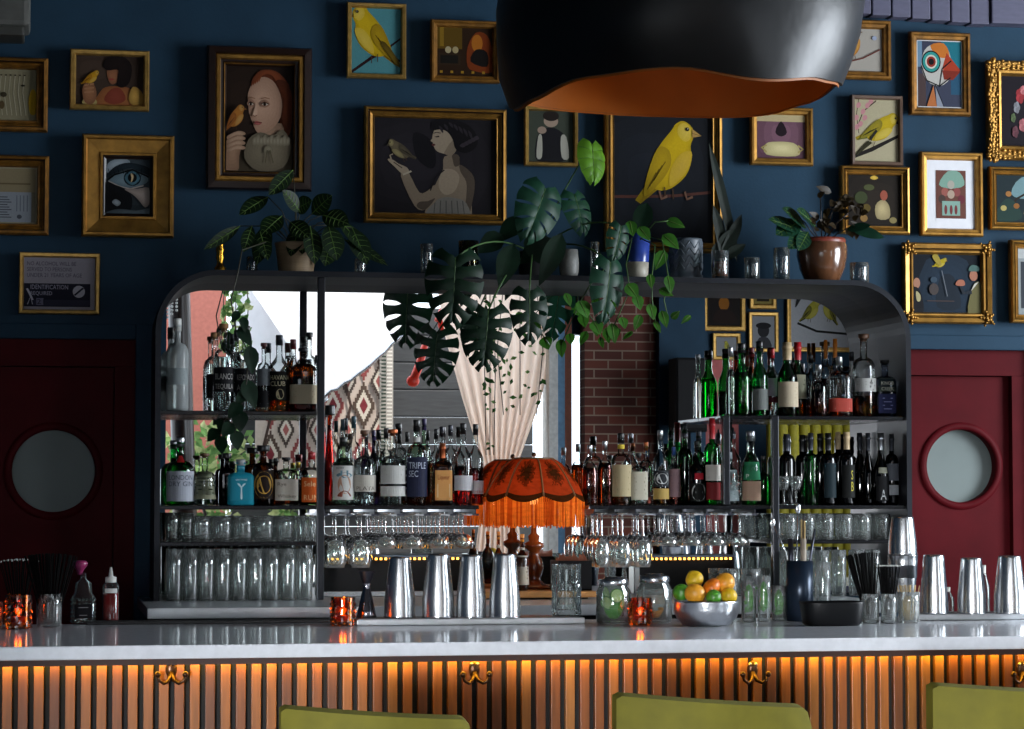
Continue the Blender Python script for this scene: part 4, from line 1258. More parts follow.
def art_diner(A, p):
    A.rect(0, 0, 1, 1, '#0f161e'); A.soft([(.1, .0), (.2, .9), (.8, .9), (.9, .0)], '#101820', '#243444', .5, .4, 6, .8); A.blob([(.35, .1), (.4, .6), (.6, .62), (.7, .1)], '#1d2630')
    bird(A, .40, .85, .26, '#b09a1c', '#c0a828', p, 1, -40); A.blob([(.28, .96), (.36, .99), (.42, .82), (.36, .82)], '#a08c3a')
    A.ell(.05, .5, .05, .09, '#a87a64'); A.blob([(0, .0), (0, .4), (.08, .4), (.14, .2), (.14, 0)], '#1a1a1e'); A.blob([(.05, .2), (.04, .36), (.1, .3), (.1, .2)], '#b0a67c')
    A.ell(.89, .64, .06, .09, '#a8705a'); A.blob([(.82, .72), (.86, .82), (.96, .8), (.97, .72)], '#4c6862'); A.blob([(.8, .0), (.86, .4), (.94, .54), (1, .45), (1, 0)], '#6a6440'); A.poly([(.9, .5), (.84, .36), (.97, .54)], '#c8c4b8'); A.line([(.86, .36), (.74, .34), (.68, .5)], [.07, .05, .04], '#262c34')
    A.blob([(.62, .48), (.66, .56), (.74, .56), (.76, .48), (.7, .46)], '#a86a54'); A.line([(.42, .72), (.46, .5), (.5, .28)], .012, '#6c727a'); A.line([(.2, .2), (.6, .2)], .012, '#5a4a44'); A.ell(.3, .4, .07, .1, '#4a4240'); A.ell(.3, .56, .05, .05, '#3a4a58')
def art_street(A, p):
    A.rect(0, 0, 1, 1, '#8e9494'); A.rect(.1, .1, .6, .8, '#3a3e44'); A.ell(.4, .6, .2, .15, '#5a5048'); A.rect(0, .85, 1, 1, '#aeb2b0')
def art_twobirds(A, p):
    A.rect(0, 0, 1, 1, '#b3b5b8'); A.line([(.1, .36), (.4, .24), (.95, .2)], .035, '#1c1c1c')
    bird(A, .30, .55, .40, '#b0a83a', '#1c1c1c', p, 1, -20); bird(A, .62, .55, .40, '#b0a83a', '#1c1c1c', p, -1, 0)
    A.blob([(.06, .6), (.16, .98), (.24, .9), (.14, .7)], '#2a2c2e')
def art_dark_bird(A, p):
    A.rect(0, 0, 1, 1, '#17100c'); A.ell(.5, .58, .16, .18, '#8a5618'); A.blob([(.2, .1), (.3, .4), (.7, .4), (.9, .1)], '#22140e')
def art_sketch(A, p):
    A.rect(0, 0, 1, 1, '#8e8f90'); bird(A, .55, .5, .6, '#a3a03a', '#4a4a46', p, -1, 0)
def art_pines(A, p):
    A.rect(0, 0, 1, 1, '#8a7a40'); A.rect(.15, .2, .85, .8, '#2a2418')
def art_blackhat(A, p):
    A.rect(0, 0, 1, 1, '#8d8f92'); A.ell(.5, .55, .26, .22, '#2a2a2c'); A.ell(.5, .70, .34, .1, '#1b1b1d'); A.blob([(.2, .0), (.3, .32), (.7, .32), (.85, 0)], '#3c3c40')

picture(-30, 57, 48, 131, 'gilt', art_botanical, 'gold framed print of pale stems and a yellow seed head, cut by the picture edge', m0=M_OLDGOLD)
picture(70, 49.5, 149.5, 110, 'thin', art_woman_canary, 'thin gold framed painting of a dark haired woman beside a yellow bird')
picture(-28, 155, 49, 234.5, 'gilt', art_certificate, 'gold framed certificate with small print above the age notice', m0=M_OLDGOLD, mount=.04, mcol='#8a8068')
picture(82, 135, 174, 237, 'wide', art_eye, 'wide gold frame around a close painting of one eye', m0=M_GOLD)
picture(207, 46.5, 312, 190, 'walnut', art_portrait, 'tall dark framed old portrait of a red haired woman with a small bird', m0=M_GOLD)
picture(19, 252.5, 100, 314, 'thin', art_sign, 'small brass framed age notice with dark band, by the dark left door', fw=.8).name = 'framed_notice'
picture(347, 2.5, 406.5, 78, 'thin', art_canary, 'small frame with a yellow canary on a teal ground', fw=.9)
picture(431, 20, 500, 82, 'plain', art_parlour, 'dark gold parlour picture half hidden by the black lampshade', m0=M_OLDGOLD, fw=.8)
picture(364.5, 107.5, 507, 223.5, 'gilt', art_flapper, 'large gold frame with a monochrome woman in profile holding a bird', m0=M_GOLD, fw=.95)
picture(525, 106, 578.5, 166, 'thin', art_trio, 'small picture of a figure in black behind the tall green leaves, under the lampshade', fw=.8)
picture(605, 104, 723, 252, 'gilt', art_goldbird, 'large frame with a big yellow bird on a branch against black', m0=M_GOLD, fw=.95)
picture(751, 107, 813.5, 165, 'plain', art_whitebowl, 'small gold frame with a pale two handled bowl on purple', m0=M_GOLD, fw=.85)
picture(836, 19.5, 891.5, 79, 'plain', art_redbird, 'gold framed red and orange bird partly hidden by the lampshade', m0=M_OLDGOLD, fw=1)
picture(852, 95, 903.5, 165, 'thin', art_blossom, 'slim framed yellow bird among pink blossom', fw=.75, m0=mat('brown_moulding', '#5a4436', .4))
picture(910.5, 32, 971, 115, 'plain', art_cubist, 'gold framed bold parrot head in coloured angular shapes', m0=M_OLDGOLD, fw=.95)
picture(988, 61, 1052, 160, 'ornate', art_flowers, 'carved gilt frame with dark flower painting at the upper right edge', m0=M_GOLD)
picture(841, 166, 910, 234, 'gilt', art_stilllife, 'gold framed dark still life just above the copper plant pot', m0=M_GOLD, fw=.8)
picture(921, 152, 983.5, 236, 'plain', art_market, 'gold framed small coloured print inside a wide white mount', mount=.19, m0=M_GOLD, fw=.9)
picture(990, 167, 1056, 230, 'gilt', art_garden, 'gold framed blue green garden scene below the flower painting, cut by the edge', m0=M_GOLD, fw=.75)
picture(904, 243, 992.5, 323.5, 'corner', art_diner, 'carved frame with dark night scene, yellow bird and man in green hat', m0=M_GOLD, fw=.95)
picture(1011, 240, 1062, 323, 'gilt', art_street, 'gold framed grey picture at the right edge below the garden scene', m0=M_GOLD, fw=.8)
# pictures on the far wall, seen in the mirror
picture(703, 282, 746, 331, 'thin', art_dark_bird, 'gold framed dark picture with a small orange bird, seen in the mirror', face=1, fw=2)
picture(713, 333, 741, 360, 'thin', art_sketch, 'small gold framed bird sketch under the orange bird picture, seen in the mirror', face=1, fw=1.5)
picture(750, 284, 777, 309, 'thin', art_pines, 'gold picture edge above the hat portrait, seen in the mirror', face=1, fw=1.8)
picture(749, 312, 779, 352, 'thin', art_blackhat, 'gold framed portrait of a figure in a dark hat, seen in the mirror', face=1, fw=1.5)
picture(787, 276, 860, 352, 'plain', art_twobirds, 'large pale picture of two yellow birds, seen in the mirror', face=1, fw=1.2)
# ---------------------------------------------------------------- bottles on the shelves
GL = {
    'clear': ('bottle_glass_clear', '#f4f8f7', '#98a19e'), 'green': ('bottle_glass_green', '#62d684', '#1c7a38'), 'dgreen': ('bottle_glass_dark_green', '#4aa05c', '#12441c'),
    'brown': ('bottle_glass_brown', '#a06a3c', '#3a1d0c'), 'black': ('bottle_glass_black', '#0d0f0e', '#030303'), 'violet': ('bottle_glass_violet', '#5d5078', '#1c1630'),
    'frost': ('bottle_glass_frosted', '#e8eeee', '#b0babA'), 'orange': ('bottle_glass_orange', '#e07a30', '#7a2608'), 'pale': ('bottle_glass_pale_green', '#d8ecd8', '#7a9480'), 'blueish': ('bottle_glass_pale_blue', '#ccd6ea', '#3c4866'),
}
def glass_of(k):
    if k == 'teal':
        return mat('teal_painted_glass', '#1d7f94', .18, coat=.5, var=.06)
    n, a, b = GL[k]
    return thin_glass(n, a, b, frost=.55 if k == 'frost' else 0, rough=.12 if k == 'frost' else .02)
LQ = {'water': '#f6f9f8', 'amber': '#e6a452', 'dark': '#c47434', 'red': '#dc5a4c', 'gold': '#e6bc66', 'pink': '#e4a8a0', 'orange': '#f09240', 'green': '#8fe0a0'}
def liquid_of(k):
    return solid_glass('liquid_' + k, LQ[k])
CAPS = {
    'black': ('#0b0b0c', .35, 0), 'cork': ('#9a7048', .8, 0), 'wood': ('#5a3a22', .5, 0), 'red': ('#a01c22', .35, 0), 'dred': ('#561418', .4, 0), 'silver': ('#b9bcc0', .3, 1), 'white': ('#c9c9c4', .4, 0),
    'teal': ('#24404a', .4, 0), 'violet': ('#342a52', .4, 0), 'copper': ('#b0603a', .35, .8), 'gold': ('#b8963a', .3, .9), 'orange': ('#d8801c', .5, 0), 'cream': ('#b09a76', .5, 0), 'blue': ('#2a4a8a', .4, 0), 'grey': ('#8a9296', .4, 0), 'gunmet': ('#3a3d44', .35, .6),
}
def cap_of(k):
    c, r, m = CAPS[k]
    return mat('cap_' + k, c, r, m, var=.12, nscale=50)
KIND = {   # shoulder height, neck start, neck radius, section roundness, shoulder curve, depth
    'tall': (.56, .74, .30, 2, 's', 1), 'gin': (.56, .72, .30, 2, 'r', 1), 'squat': (.50, .66, .26, 2, 'r', 1), 'square': (.60, .72, .30, 5, 'r', .8), 'wine': (.60, .72, .36, 2, 'r', 1),
    'burg': (.40, .74, .36, 2, 's', 1), 'slender': (.50, .74, .42, 2, 's', 1), 'cone': (.12, .86, .36, 2, 's', 1), 'jug': (.62, .76, .24, 3.2, 'r', .9), 'oval': (.5, .72, .3, 2.2, 'r', .8), 'vodka': (.60, .74, .30, 2, 'r', 1),
}
def bprof(R, H, kind):
    zs, zn, rn, n, cv, dy = KIND[kind]
    P_ = [(R * .80, 0), (R * .95, H * .008), (R, H * .03), (R, H * zs)]
    for i in range(1, 7):
        t = i / 6
        if cv == 's':
            r = rn + (1 - rn) * (cos(PI * t) + 1) / 2
        else:
            r = rn + (1 - rn) * math.sqrt(max(0, 1 - t * t)) if t < 1 else rn
            r = max(r, rn)
        P_.append((R * r, H * (zs + (zn - zs) * t)))
    P_ += [(R * rn, H * .90), (R * rn * 1.16, H * .905), (R * rn * 1.16, H * .93), (R * rn, H * .935), (R * rn, H * .955)]
    return P_, n, dy
def sup(a, n):
    return 1.0 if n == 2 else 1 / ((abs(cos(a)) ** n + abs(sin(a)) ** n) ** (1 / n))
def label_patch(parent, R, n, dy, z0, z1, half, draw, bgc, name='label', rfn=None):
    A_ = Art()
    K = 14
    for i in range(K):
        A_.rect(i / K, 0, (i + 1) / K, 1, bgc)
    if draw:
        draw(A_)
    def fn(u, v, d):
        a = -PI / 2 + (u - .5) * 2 * half
        z = z0 + (z1 - z0) * v
        r = (rfn(z) if rfn else R) * sup(a, n) + .0012 + d * 3
        return (r * cos(a), r * sin(a) * dy, z)
    m = MB(); A_.mesh(m, fn)
    return m.build(name, M_LABEL, parent)
def lines(c, k=3, x=.2):
    def d(A):
        for i in range(k):
            y = .75 - i * .55 / max(1, k - 1)
            A.rect(x + .06 * (i % 2), y, 1 - x - .06 * (i % 2), y + .045, c)
    return d
def words(c, *ws, extra=None):
    def d(A):
        if extra:
            extra(A)
        n = len(ws)
        for i, w_ in enumerate(ws):
            h = min(.30, .8 / n)
            vs, fs, wd_ = text_geo(w_)
            A.text(w_, .14, .90 - (i + 1) * .84 / n + .02, h * .8, c, .72)
    return d
def bottle(x, yt, yb, w, Y, zb, lab, kind='gin', g='clear', liq=None, lev=.6, cap='black', capk='std', lb=None, group=None):
    """lb: list of (z0, z1, half-angle, background, draw) with z as a share of the height"""
    s_ = scale(x, Y)
    H, R = (yb - yt) / s_, w / s_ / 2
    p = at(x, yb, Y)
    b = thing('bottle', lab, 'bottle', (p.x, Y, zb + .0005), 0, group)
    P_, n, dy = bprof(R, H, kind)
    m = MB(); m.lathe([(0, 0)] + P_, 28, n=n, dy=dy); m.build('glass_body', glass_of(g), b)
    if liq:
        top = H * lev
        Q = [(0, .004)]
        for (r0, z0), (r1, z1) in zip(P_[:-1], P_[1:]):
            if z0 >= top:
                break
            Q.append((max(.001, r0 * .93), max(.004, z0)))
            if z1 > top:
                t = (top - z0) / (z1 - z0)
                Q.append(((r0 + (r1 - r0) * t) * .93, top))
        Q.append((0, top))
        m = MB(); m.lathe(Q, 24, n=n, dy=dy); m.build('liquid', liquid_of(liq), b)
    rn = KIND[kind][2] * R
    m = MB()
    if capk == 'std':
        m.lathe([(0, H * .865), (rn * 1.14, H * .865), (rn * 1.16, H * .99), (rn * 1.05, H), (0, H)], 18)
    elif capk == 'cork':
        m.lathe([(0, H * .91), (rn * .9, H * .91), (rn * .9, H * .945), (rn * 1.5, H * .947), (rn * 1.55, H * .95), (rn * 1.55, H * .99), (rn * 1.4, H), (0, H)], 18)
    elif capk == 'foil':
        m.lathe([(0, H * .955)] [0:0] + [(rn * 1.06, H * .76), (rn * 1.06, H * .9), (rn * 1.22, H * .905), (rn * 1.22, H * .94), (rn * 1.08, H * .945), (rn * 1.08, H), (0, H)], 18)
    elif capk == 'wide':
        m.lathe([(0, H * .90), (rn * 1.9, H * .90), (rn * 2.0, H * .91), (rn * 2.0, H * .99), (rn * 1.9, H), (0, H)], 20)
    elif capk == 'pour':
        m.lathe([(rn * 1.1, H * .86), (rn * 1.2, H * .9), (rn * .9, H * .92), (rn * .45, H * .95), (rn * .35, H), (0, H)], 14)
    m.build('cap', cap_of(cap), b)
    def rfn(z):
        zz = z
        for (r0, z0), (r1, z1) in zip(P_[:-1], P_[1:]):
            if z0 <= zz <= z1 and z1 > z0:
                return r0 + (r1 - r0) * (zz - z0) / (z1 - z0)
        return R
    for z0, z1, half, bgc, dr in (lb or []):
        label_patch(b, R, n, dy, H * z0, H * z1, half, dr, bgc, rfn=rfn)
    return b
Y1, Y2 = 8.835, 8.965
BK = 'shelf bottles in the rear row'
def whale(A):
    A.blob([(.3, .72), (.42, .7), (.5, .6), (.58, .7), (.70, .72), (.6, .6), (.53, .52), (.55, .1), (.46, .1), (.47, .52), (.4, .6)], '#bcd8de')
    A.text('GRAY WHALE', .24, .84, .07, '#d8e6ea', .52)
def roundel(c1, c2):
    def d(A):
        A.ell(.5, .5, .42, .46, c1); A.ell(.5, .5, .36, .38, c2); A.ell(.5, .5, .3, .32, c1); A.rect(.3, .46, .7, .54, c2)
    return d
def face(A):
    A.ell(.5, .45, .25, .28, '#a8826c'); A.ell(.5, .72, .3, .08, '#5a7a86'); A.rect(.36, .7, .64, .86, '#5a7a86'); A.blob([(.25, .1), (.4, .25), (.6, .25), (.75, .1)], '#7a4030'); A.rect(.1, .02, .9, .1, '#7fae6a'); A.text('SILVER', .2, .9, .07, '#38424a', .6)
# --- upper shelf by the left side
z = ZS1
bottle(177, 317, 410, 22.5, Y1, z, 'tall frosted white vodka bottle, first on the upper shelf', 'vodka', 'frost', 'water', .9, 'white', lb=[(.28, .46, 1.0, '#9aa3a4', lines('#6d777a', 4))])
bottle(213.5, 330, 410, 14, Y2, z, 'clear bottle with brown stopper half behind the taller corked bottle', 'gin', 'clear', None, .5, 'cork', 'cork', lb=[(.18, .48, 1.2, '#101013', lines('#8a8a8a', 2))])
bottle(223.5, 322, 410, 21, Y1, z, 'tall corked clear bottle with a square black label, upper shelf', 'gin', 'clear', 'water', .62, 'cork', 'cork', lb=[(.22, .5, 1.25, '#17161a', words('#a8a4a0', 'BLANCO', 'TEQUILA'))])
bottle(236, 327, 410, 15, Y2, z, 'clear slim bottle with silver top behind the black label bottles', 'tall', 'clear', None, .5, 'gunmet')
bottle(245, 324, 410, 20.5, Y1, z, 'round shouldered clear bottle with black label beside the trailing vine', 'gin', 'clear', 'water', .6, 'black', 'cork', lb=[(.22, .5, 1.25, '#15151a', words('#989490', 'REPOSADO', 'AGAVE'))])
bottle(256.5, 350, 410, 12, Y2, z, 'short clear bottle with black cap and upright white lettering', 'square', 'clear', None, .5, 'black', lb=[(.06, .60, .6, '#17171a', lines('#d4d4d0', 7, .3))])
bottle(263.5, 341, 410, 14, Y1, z, 'clear bottle with dark wooden stopper and pale upper label', 'gin', 'clear', 'water', .45, 'dred', 'cork', lb=[(.38, .62, 1.1, '#6e7376', lines('#2d2f31', 3)), (.06, .3, 1.1, '#1b1c1e', lines('#a0a09a', 2))])
bottle(279, 333, 410, 21, Y1, z, 'rum bottle with cream round emblem on a black label, upper shelf', 'tall', 'clear', 'amber', .30, 'gunmet', lb=[(.14, .52, 1.3, '#12110f', words('#cfc4a2', 'HAVANA', 'CLUB', '', '', extra=lambda A: A.ell(.5, .22, .14, .18, '#b3a582')))])
bottle(293, 336, 410, 18, Y2, z, 'rum bottle with dark red cap half behind the emblem rum', 'tall', 'clear', 'amber', .4, 'dred', lb=[(.40, .56, 1.2, '#12110f', words('#cfc4a2', 'HAVANA', 'CLUB'))])
bottle(303, 346, 410, 27, Y1 - .01, z, 'dark brown broad rum bottle with a cream label by the post', 'jug', 'brown', 'dark', .55, 'black', 'cork', lb=[(.12, .42, 1.2, '#b3a68c', lines('#6b5a44', 5))])
bottle(309, 329, 410, 16, Y2, z, 'clear bottle with tall black stopper behind the brown rum', 'gin', 'clear', 'amber', .3, 'black', 'cork')
bottle(317, 352, 410, 13, Y2 - .03, z, 'plain clear bottle against the post on the upper shelf', 'oval', 'clear', None, .5, 'gunmet')
# --- lower shelf by the left side
z = ZS2
bottle(180, 437, 505, 27.5, Y1, z, 'bright green gin bottle with red seal and silver label', 'squat', 'green', None, .6, 'silver', lb=[(.06, .50, 1.25, '#a9adb8', words('#4a5058', 'LONDON', 'DRY GIN', '', '')), (.63, .73, .4, '#8a1a1c', None)])
bottle(204.5, 453, 505, 22.5, Y1, z, 'clear corked bottle wrapped in a grey green label beside the green gin', 'squat', 'clear', 'water', .5, 'wood', 'cork', lb=[(.12, .64, 1.35, '#85866e', lines('#3e402f', 5))])
bottle(226.5, 453, 505, 16, Y2, z, 'short black bottle behind the teal bottle', 'square', 'black', None, .5, 'black', 'wide')
bottle(240.5, 459, 505, 27, Y1, z, 'opaque teal bottle painted with a white whale tail', 'square', 'teal', None, .5, 'grey', lb=[(.10, .62, .72, '#1d7f94', whale)])
bottle(263, 445, 505, 22, Y1, z, 'dark bottle with gold round emblem and wide black stopper', 'gin', 'brown', 'dark', .5, 'black', 'wide', lb=[(.10, .58, 1.1, '#1c100a', roundel('#b0873c', '#1c100a'))])
bottle(275.5, 458, 505, 13, Y2, z, 'small amber bottle peeping between the gold emblem and white label bottles', 'gin', 'brown', 'amber', .5, 'black')
bottle(286, 457, 505, 23.5, Y1, z, 'square amber bottle with a plain white label', 'jug', 'clear', 'dark', .62, 'black', 'cork', lb=[(.10, .54, 1.0, '#b9b2a6', words('#4a4038', 'Rye', '', 'Whiskey'))])
bottle(311.5, 452, 505, 22, Y1, z, 'bottle with bright orange label and red cap next to the post', 'gin', 'clear', 'dark', .5, 'red', lb=[(.06, .52, 1.1, '#c4561c', words('#e8c090', 'Select', '', 'RUM'))])
bottle(298, 462, 505, 13, Y2, z, 'dim clear bottle with gold cap behind the white label bottle', 'gin', 'clear', None, .5, 'gold')
# --- lower shelf, middle, left of the lamp
bottle(329.5, 405, 505, 14, Y2, z, 'very tall tapering orange liqueur bottle by the post', 'cone', 'orange', 'orange', .8, 'black', 'wide')
bottle(342.5, 419, 505, 13, Y2, z, 'clear bottle with tall dark teal cap behind the portrait label', 'gin', 'clear', None, .5, 'teal')
bottle(353.5, 416, 505, 14, Y2 - .02, z, 'clear bottle with tall teal cap, taller of the teal pair', 'gin', 'clear', None, .5, 'teal')
bottle(343, 437, 505, 22, Y1, z, 'tequila bottle with a portrait in a hat on its white label', 'tall', 'pale', 'water', .7, 'black', lb=[(.08, .58, 1.2, '#b9b8b4', face)])
bottle(364.5, 430, 505, 22, Y1, z, 'squat clear bottle with arched white label and dark stopper', 'squat', 'clear', 'water', .5, 'wood', 'cork', lb=[(.18, .40, 1.2, '#b7b2a8', words('#4a443c', 'PLATA'))])
bottle(373.5, 430, 505, 12, Y2, z, 'violet tinted bottle behind the arched label bottle', 'tall', 'violet', None, .5, 'violet')
bottle(386, 428, 505, 15, Y2, z, 'clear bottle with black cap behind the two panel label', 'gin', 'clear', None, .5, 'black')
bottle(392.5, 429, 505, 25, Y1, z, 'broad clear bottle with copper neck and white label in two panels', 'squat', 'clear', 'water', .56, 'copper', 'cork', lb=[(.28, .52, 1.25, '#b4b4b0', lines('#5c5c5a', 3)), (.12, .25, 1.25, '#b4b4b0', lines('#5c5c5a', 2))])
bottle(407, 432, 505, 12, Y2, z, 'black labelled bottle with upright white lettering behind the blue label', 'square', 'clear', None, .5, 'black', lb=[(.06, .62, .7, '#121214', lines('#cfcfcb', 8, .3))])
bottle(416.5, 419.5, 505, 20.5, Y1, z, 'bottle with dark blue and red label and white neck band', 'gin', 'clear', 'dark', .55, 'black', lb=[(.10, .56, 1.25, '#1e2238', words('#a8b0c0', 'TRIPLE', 'SEC', '', '', extra=lambda A: A.rect(0, 0, 1, .16, '#8a2030'))), (.74, .80, 1.4, '#b9b9b4', None)])
bottle(424, 418.5, 505, 14, Y2, z, 'yellow green bottle with violet cap at the back', 'gin', 'pale', 'gold', .5, 'violet')
bottle(436, 429, 505, 13, Y2, z, 'clear bottle with square black cap behind the copper topped bottle', 'gin', 'clear', None, .5, 'black')
bottle(442.5, 443, 505, 20, Y1, z, 'square brown liqueur bottle with copper neck and orange cream label', 'square', 'brown', 'amber', .6, 'copper', 'foil', lb=[(.08, .56, .72, '#bf8a50', words('#7a2a14', 'Liqueur', '', '', extra=lambda A: A.rect(.12, .1, .88, .55, '#c9b088')))])
bottle(450.5, 425, 505, 14, Y2, z, 'clear bottle with grey cap behind the red aperitif bottles', 'gin', 'clear', None, .5, 'gunmet')
bottle(463, 423, 505, 18.5, Y1, z, 'red aperitif bottle with a square white label', 'tall', 'clear', 'red', .48, 'black', lb=[(.18, .36, 1.2, '#b9b9be', lines('#55555a', 3))])
bottle(475.5, 424, 505, 16, Y1 + .045, z, 'red aperitif bottle with a low oval white label nearest the lamp', 'tall', 'clear', 'red', .46, 'black', lb=[(.14, .30, 1.1, '#b9b4b4', words('#a02c30', '', 'Rosso'))])
# --- lower shelf, middle, right of the lamp
bottle(590, 444, 504, 15, Y1, z, 'plain brown bottle nearest the orange lamp on its far side', 'oval', 'clear', 'dark', .62, 'silver')
bottle(605, 440, 504, 15, Y1, z, 'brown whiskey bottle second from the orange lamp', 'oval', 'clear', 'dark', .66, 'silver')
bottle(621, 432, 504, 20, Y1, z, 'bottle with cream picture label and yellow banded black cap', 'gin', 'clear', 'amber', .5, 'black', lb=[(.12, .56, 1.2, '#a89a78', lines('#4a4436', 4)), (.78, .84, 1.4, '#c0a83a', None)])
bottle(638.5, 452, 504, 17, Y1, z, 'clear bottle with tall cream label and black stopper', 'jug', 'clear', 'water', .5, 'black', 'cork', lb=[(.10, .64, 1.0, '#b0aa98', lines('#6d6654', 5))])
bottle(646, 441, 504, 14, Y2, z, 'pink topped clear bottle behind the cream label bottle', 'gin', 'clear', None, .5, 'copper')
bottle(660.5, 429, 504, 16, Y1, z, 'slim bottle with a round white emblem and gold base label', 'tall', 'clear', 'gold', .3, 'silver', lb=[(.08, .22, 1.2, '#a68c4e', None), (.24, .46, 1.2, '#23262a', roundel('#b9bab8', '#23262a'))])
bottle(674, 446, 504, 12, Y1 + .03, z, 'small bottle with blue cap and dull pink label', 'gin', 'clear', 'pink', .5, 'blue', lb=[(.14, .62, 1.2, '#83696c', lines('#4b383c', 3))])
bottle(685, 425, 504, 15, Y2, z, 'dark green bottle with clear pourer behind the round white label', 'wine', 'dgreen', None, .5, 'gunmet', 'pour')
bottle(699, 430, 504, 13, Y2, z, 'second dark green bottle in the shadow behind the round label', 'wine', 'dgreen', None, .5, 'gunmet')
bottle(697, 440, 504, 17.5, Y1, z, 'black bottle with round white label and red seal', 'squat', 'black', None, .5, 'black', lb=[(.06, .34, 1.0, '#0d0f0e', lambda A: (A.ell(.5, .5, .42, .48, '#a9adab'), A.rect(.3, .45, .7, .55, '#5c605e'))), (.40, .50, .5, '#a01c2a', None)])
bottle(712.3, 417, 504, 16, Y1 - .02, z, 'green vermouth bottle with red foil neck and red and white label', 'wine', 'green', 'green', .5, 'red', 'foil', lb=[(.28, .46, 1.1, '#b9b4ac', lambda A: (A.poly([(.2, .4), (.5, .95), (.8, .4)], '#b02a24'), A.rect(.2, .1, .8, .3, '#3a5a40'))), (.06, .26, 1.0, '#6a1c1e', None)])
bottle(729.5, 451, 504, 18, Y1, z, 'round bottle covered in a frosty speckled label', 'oval', 'clear', 'water', .6, 'grey', lb=[(.08, .66, 1.35, '#8d9a9c', lambda A: [A.ell(random.random(), random.random(), .03, .02, random.choice(('#b9c6c6', '#6d7f80', '#a86a62')), 0, 6) for _ in range(60)])])
bottle(733.5, 427, 504, 15, Y2, z, 'clear bottle with tall spout at the back', 'tall', 'clear', None, .5, 'gunmet', 'pour')
bottle(751, 430, 504, 18.5, Y1, z, 'bottle with green neck label above a beige label', 'slender', 'clear', 'green', .74, 'silver', lb=[(.06, .32, 1.3, '#a88a76', lines('#6d5344', 2)), (.34, .58, 1.1, '#2c7a54', words('#d0d8cc', 'P'))])
bottle(763.5, 455, 504, 14, Y2, z, 'short green bottle by the post behind the beige label', 'squat', 'green', None, .5, 'black')
# --- upper shelf at the other side
z = at(800, 416, 8.78).z
bottle(731, 345, 414, 10, Y1, z, 'narrow clear bottle at the open end of the upper shelf', 'slender', 'clear', 'water', .7, 'silver')
bottle(742, 341, 414, 18, Y1, z, 'slender deep green bottle, first green one on the upper shelf', 'slender', 'green', 'green', .6, 'black')
bottle(752, 344, 414, 13, Y2, z, 'dark bottle with red cap between the two green bottles', 'slender', 'brown', None, .5, 'dred')
bottle(760, 339, 414, 16, Y1, z, 'green topped bottle with a low pale label, second green one', 'slender', 'green', 'water', .4, 'black', lb=[(.08, .36, 1.2, '#6f7370', lines('#3c403e', 3))])
bottle(772.5, 346, 414, 14, Y1 + .04, z, 'bottle with red cap and lilac label', 'tall', 'clear', 'water', .5, 'red', lb=[(.30, .56, 1.1, '#9a94a0', lines('#58304a', 3)), (.20, .28, 1.1, '#4a1a24', None)])
bottle(787.5, 340, 414, 20.5, Y1 - .02, z, 'bottle with big cream label and white foil neck', 'slender', 'dgreen', 'dark', .5, 'cream', 'foil', lb=[(.12, .46, 1.3, '#b9ab93', lines('#8a7a64', 5, .25))])
bottle(798, 339, 414, 16, Y1 + .06, z, 'green glass bottle with red cap and cream side label', 'slender', 'dgreen', 'amber', .4, 'red', 'foil', lb=[(.24, .56, 1.2, '#a8a48c', lines('#5a5040', 4))])
bottle(811, 351, 414, 15, Y2, z, 'dim clear bottle behind the tawny ports', 'gin', 'clear', None, .5, 'black')
bottle(819, 362, 414, 17, Y1, z, 'amber filled bottle with silver top and striped reflections', 'tall', 'clear', 'dark', .52, 'silver')
bottle(826, 336, 414, 11, Y2, z, 'bottle with tall orange capsule, left of the capsule pair', 'tall', 'clear', 'amber', .5, 'orange', 'foil')
bottle(835.5, 335, 414, 13, Y2 - .03, z, 'bottle with tall orange capsule, right of the capsule pair', 'tall', 'clear', 'amber', .5, 'orange', 'foil')
bottle(839.5, 354, 414, 23, Y1, z, 'wide clear faceted bottle with red band label', 'jug', 'clear', 'amber', .22, 'silver', lb=[(.08, .30, 1.25, '#a03f34', lines('#d0a090', 2))])
bottle(852, 348, 414, 14, Y2, z, 'bottle with blue grey cap behind the faceted bottle', 'gin', 'clear', None, .5, 'gunmet')
bottle(864, 331, 414, 23.5, Y1, z, 'long necked whisky bottle with brushed character on a white label', 'gin', 'clear', 'gold', .25, 'wood', 'cork', lb=[(.30, .46, 1.1, '#b3b2ae', lambda A: (A.line([(.68, .9), (.6, .6)], .05, '#1b1b1b'), A.line([(.55, .7), (.85, .74)], .06, '#1b1b1b'), A.line([(.7, .7), (.6, .3)], .06, '#1b1b1b'), A.line([(.58, .45), (.84, .5), (.72, .1)], .06, '#1b1b1b'), A.rect(.12, .5, .45, .56, '#6d6c68'), A.rect(.12, .7, .45, .76, '#6d6c68')))])
bottle(885, 357, 414, 21, Y1, z, 'square bourbon bottle with dark lettered label at the shelf end', 'square', 'blueish', 'water', .55, 'black', 'cork', lb=[(.44, .68, .74, '#3b443e', words('#d8dac8', 'KNOB', 'CREEK')), (.06, .40, .74, '#30345a', lines('#8c92c0', 4))])
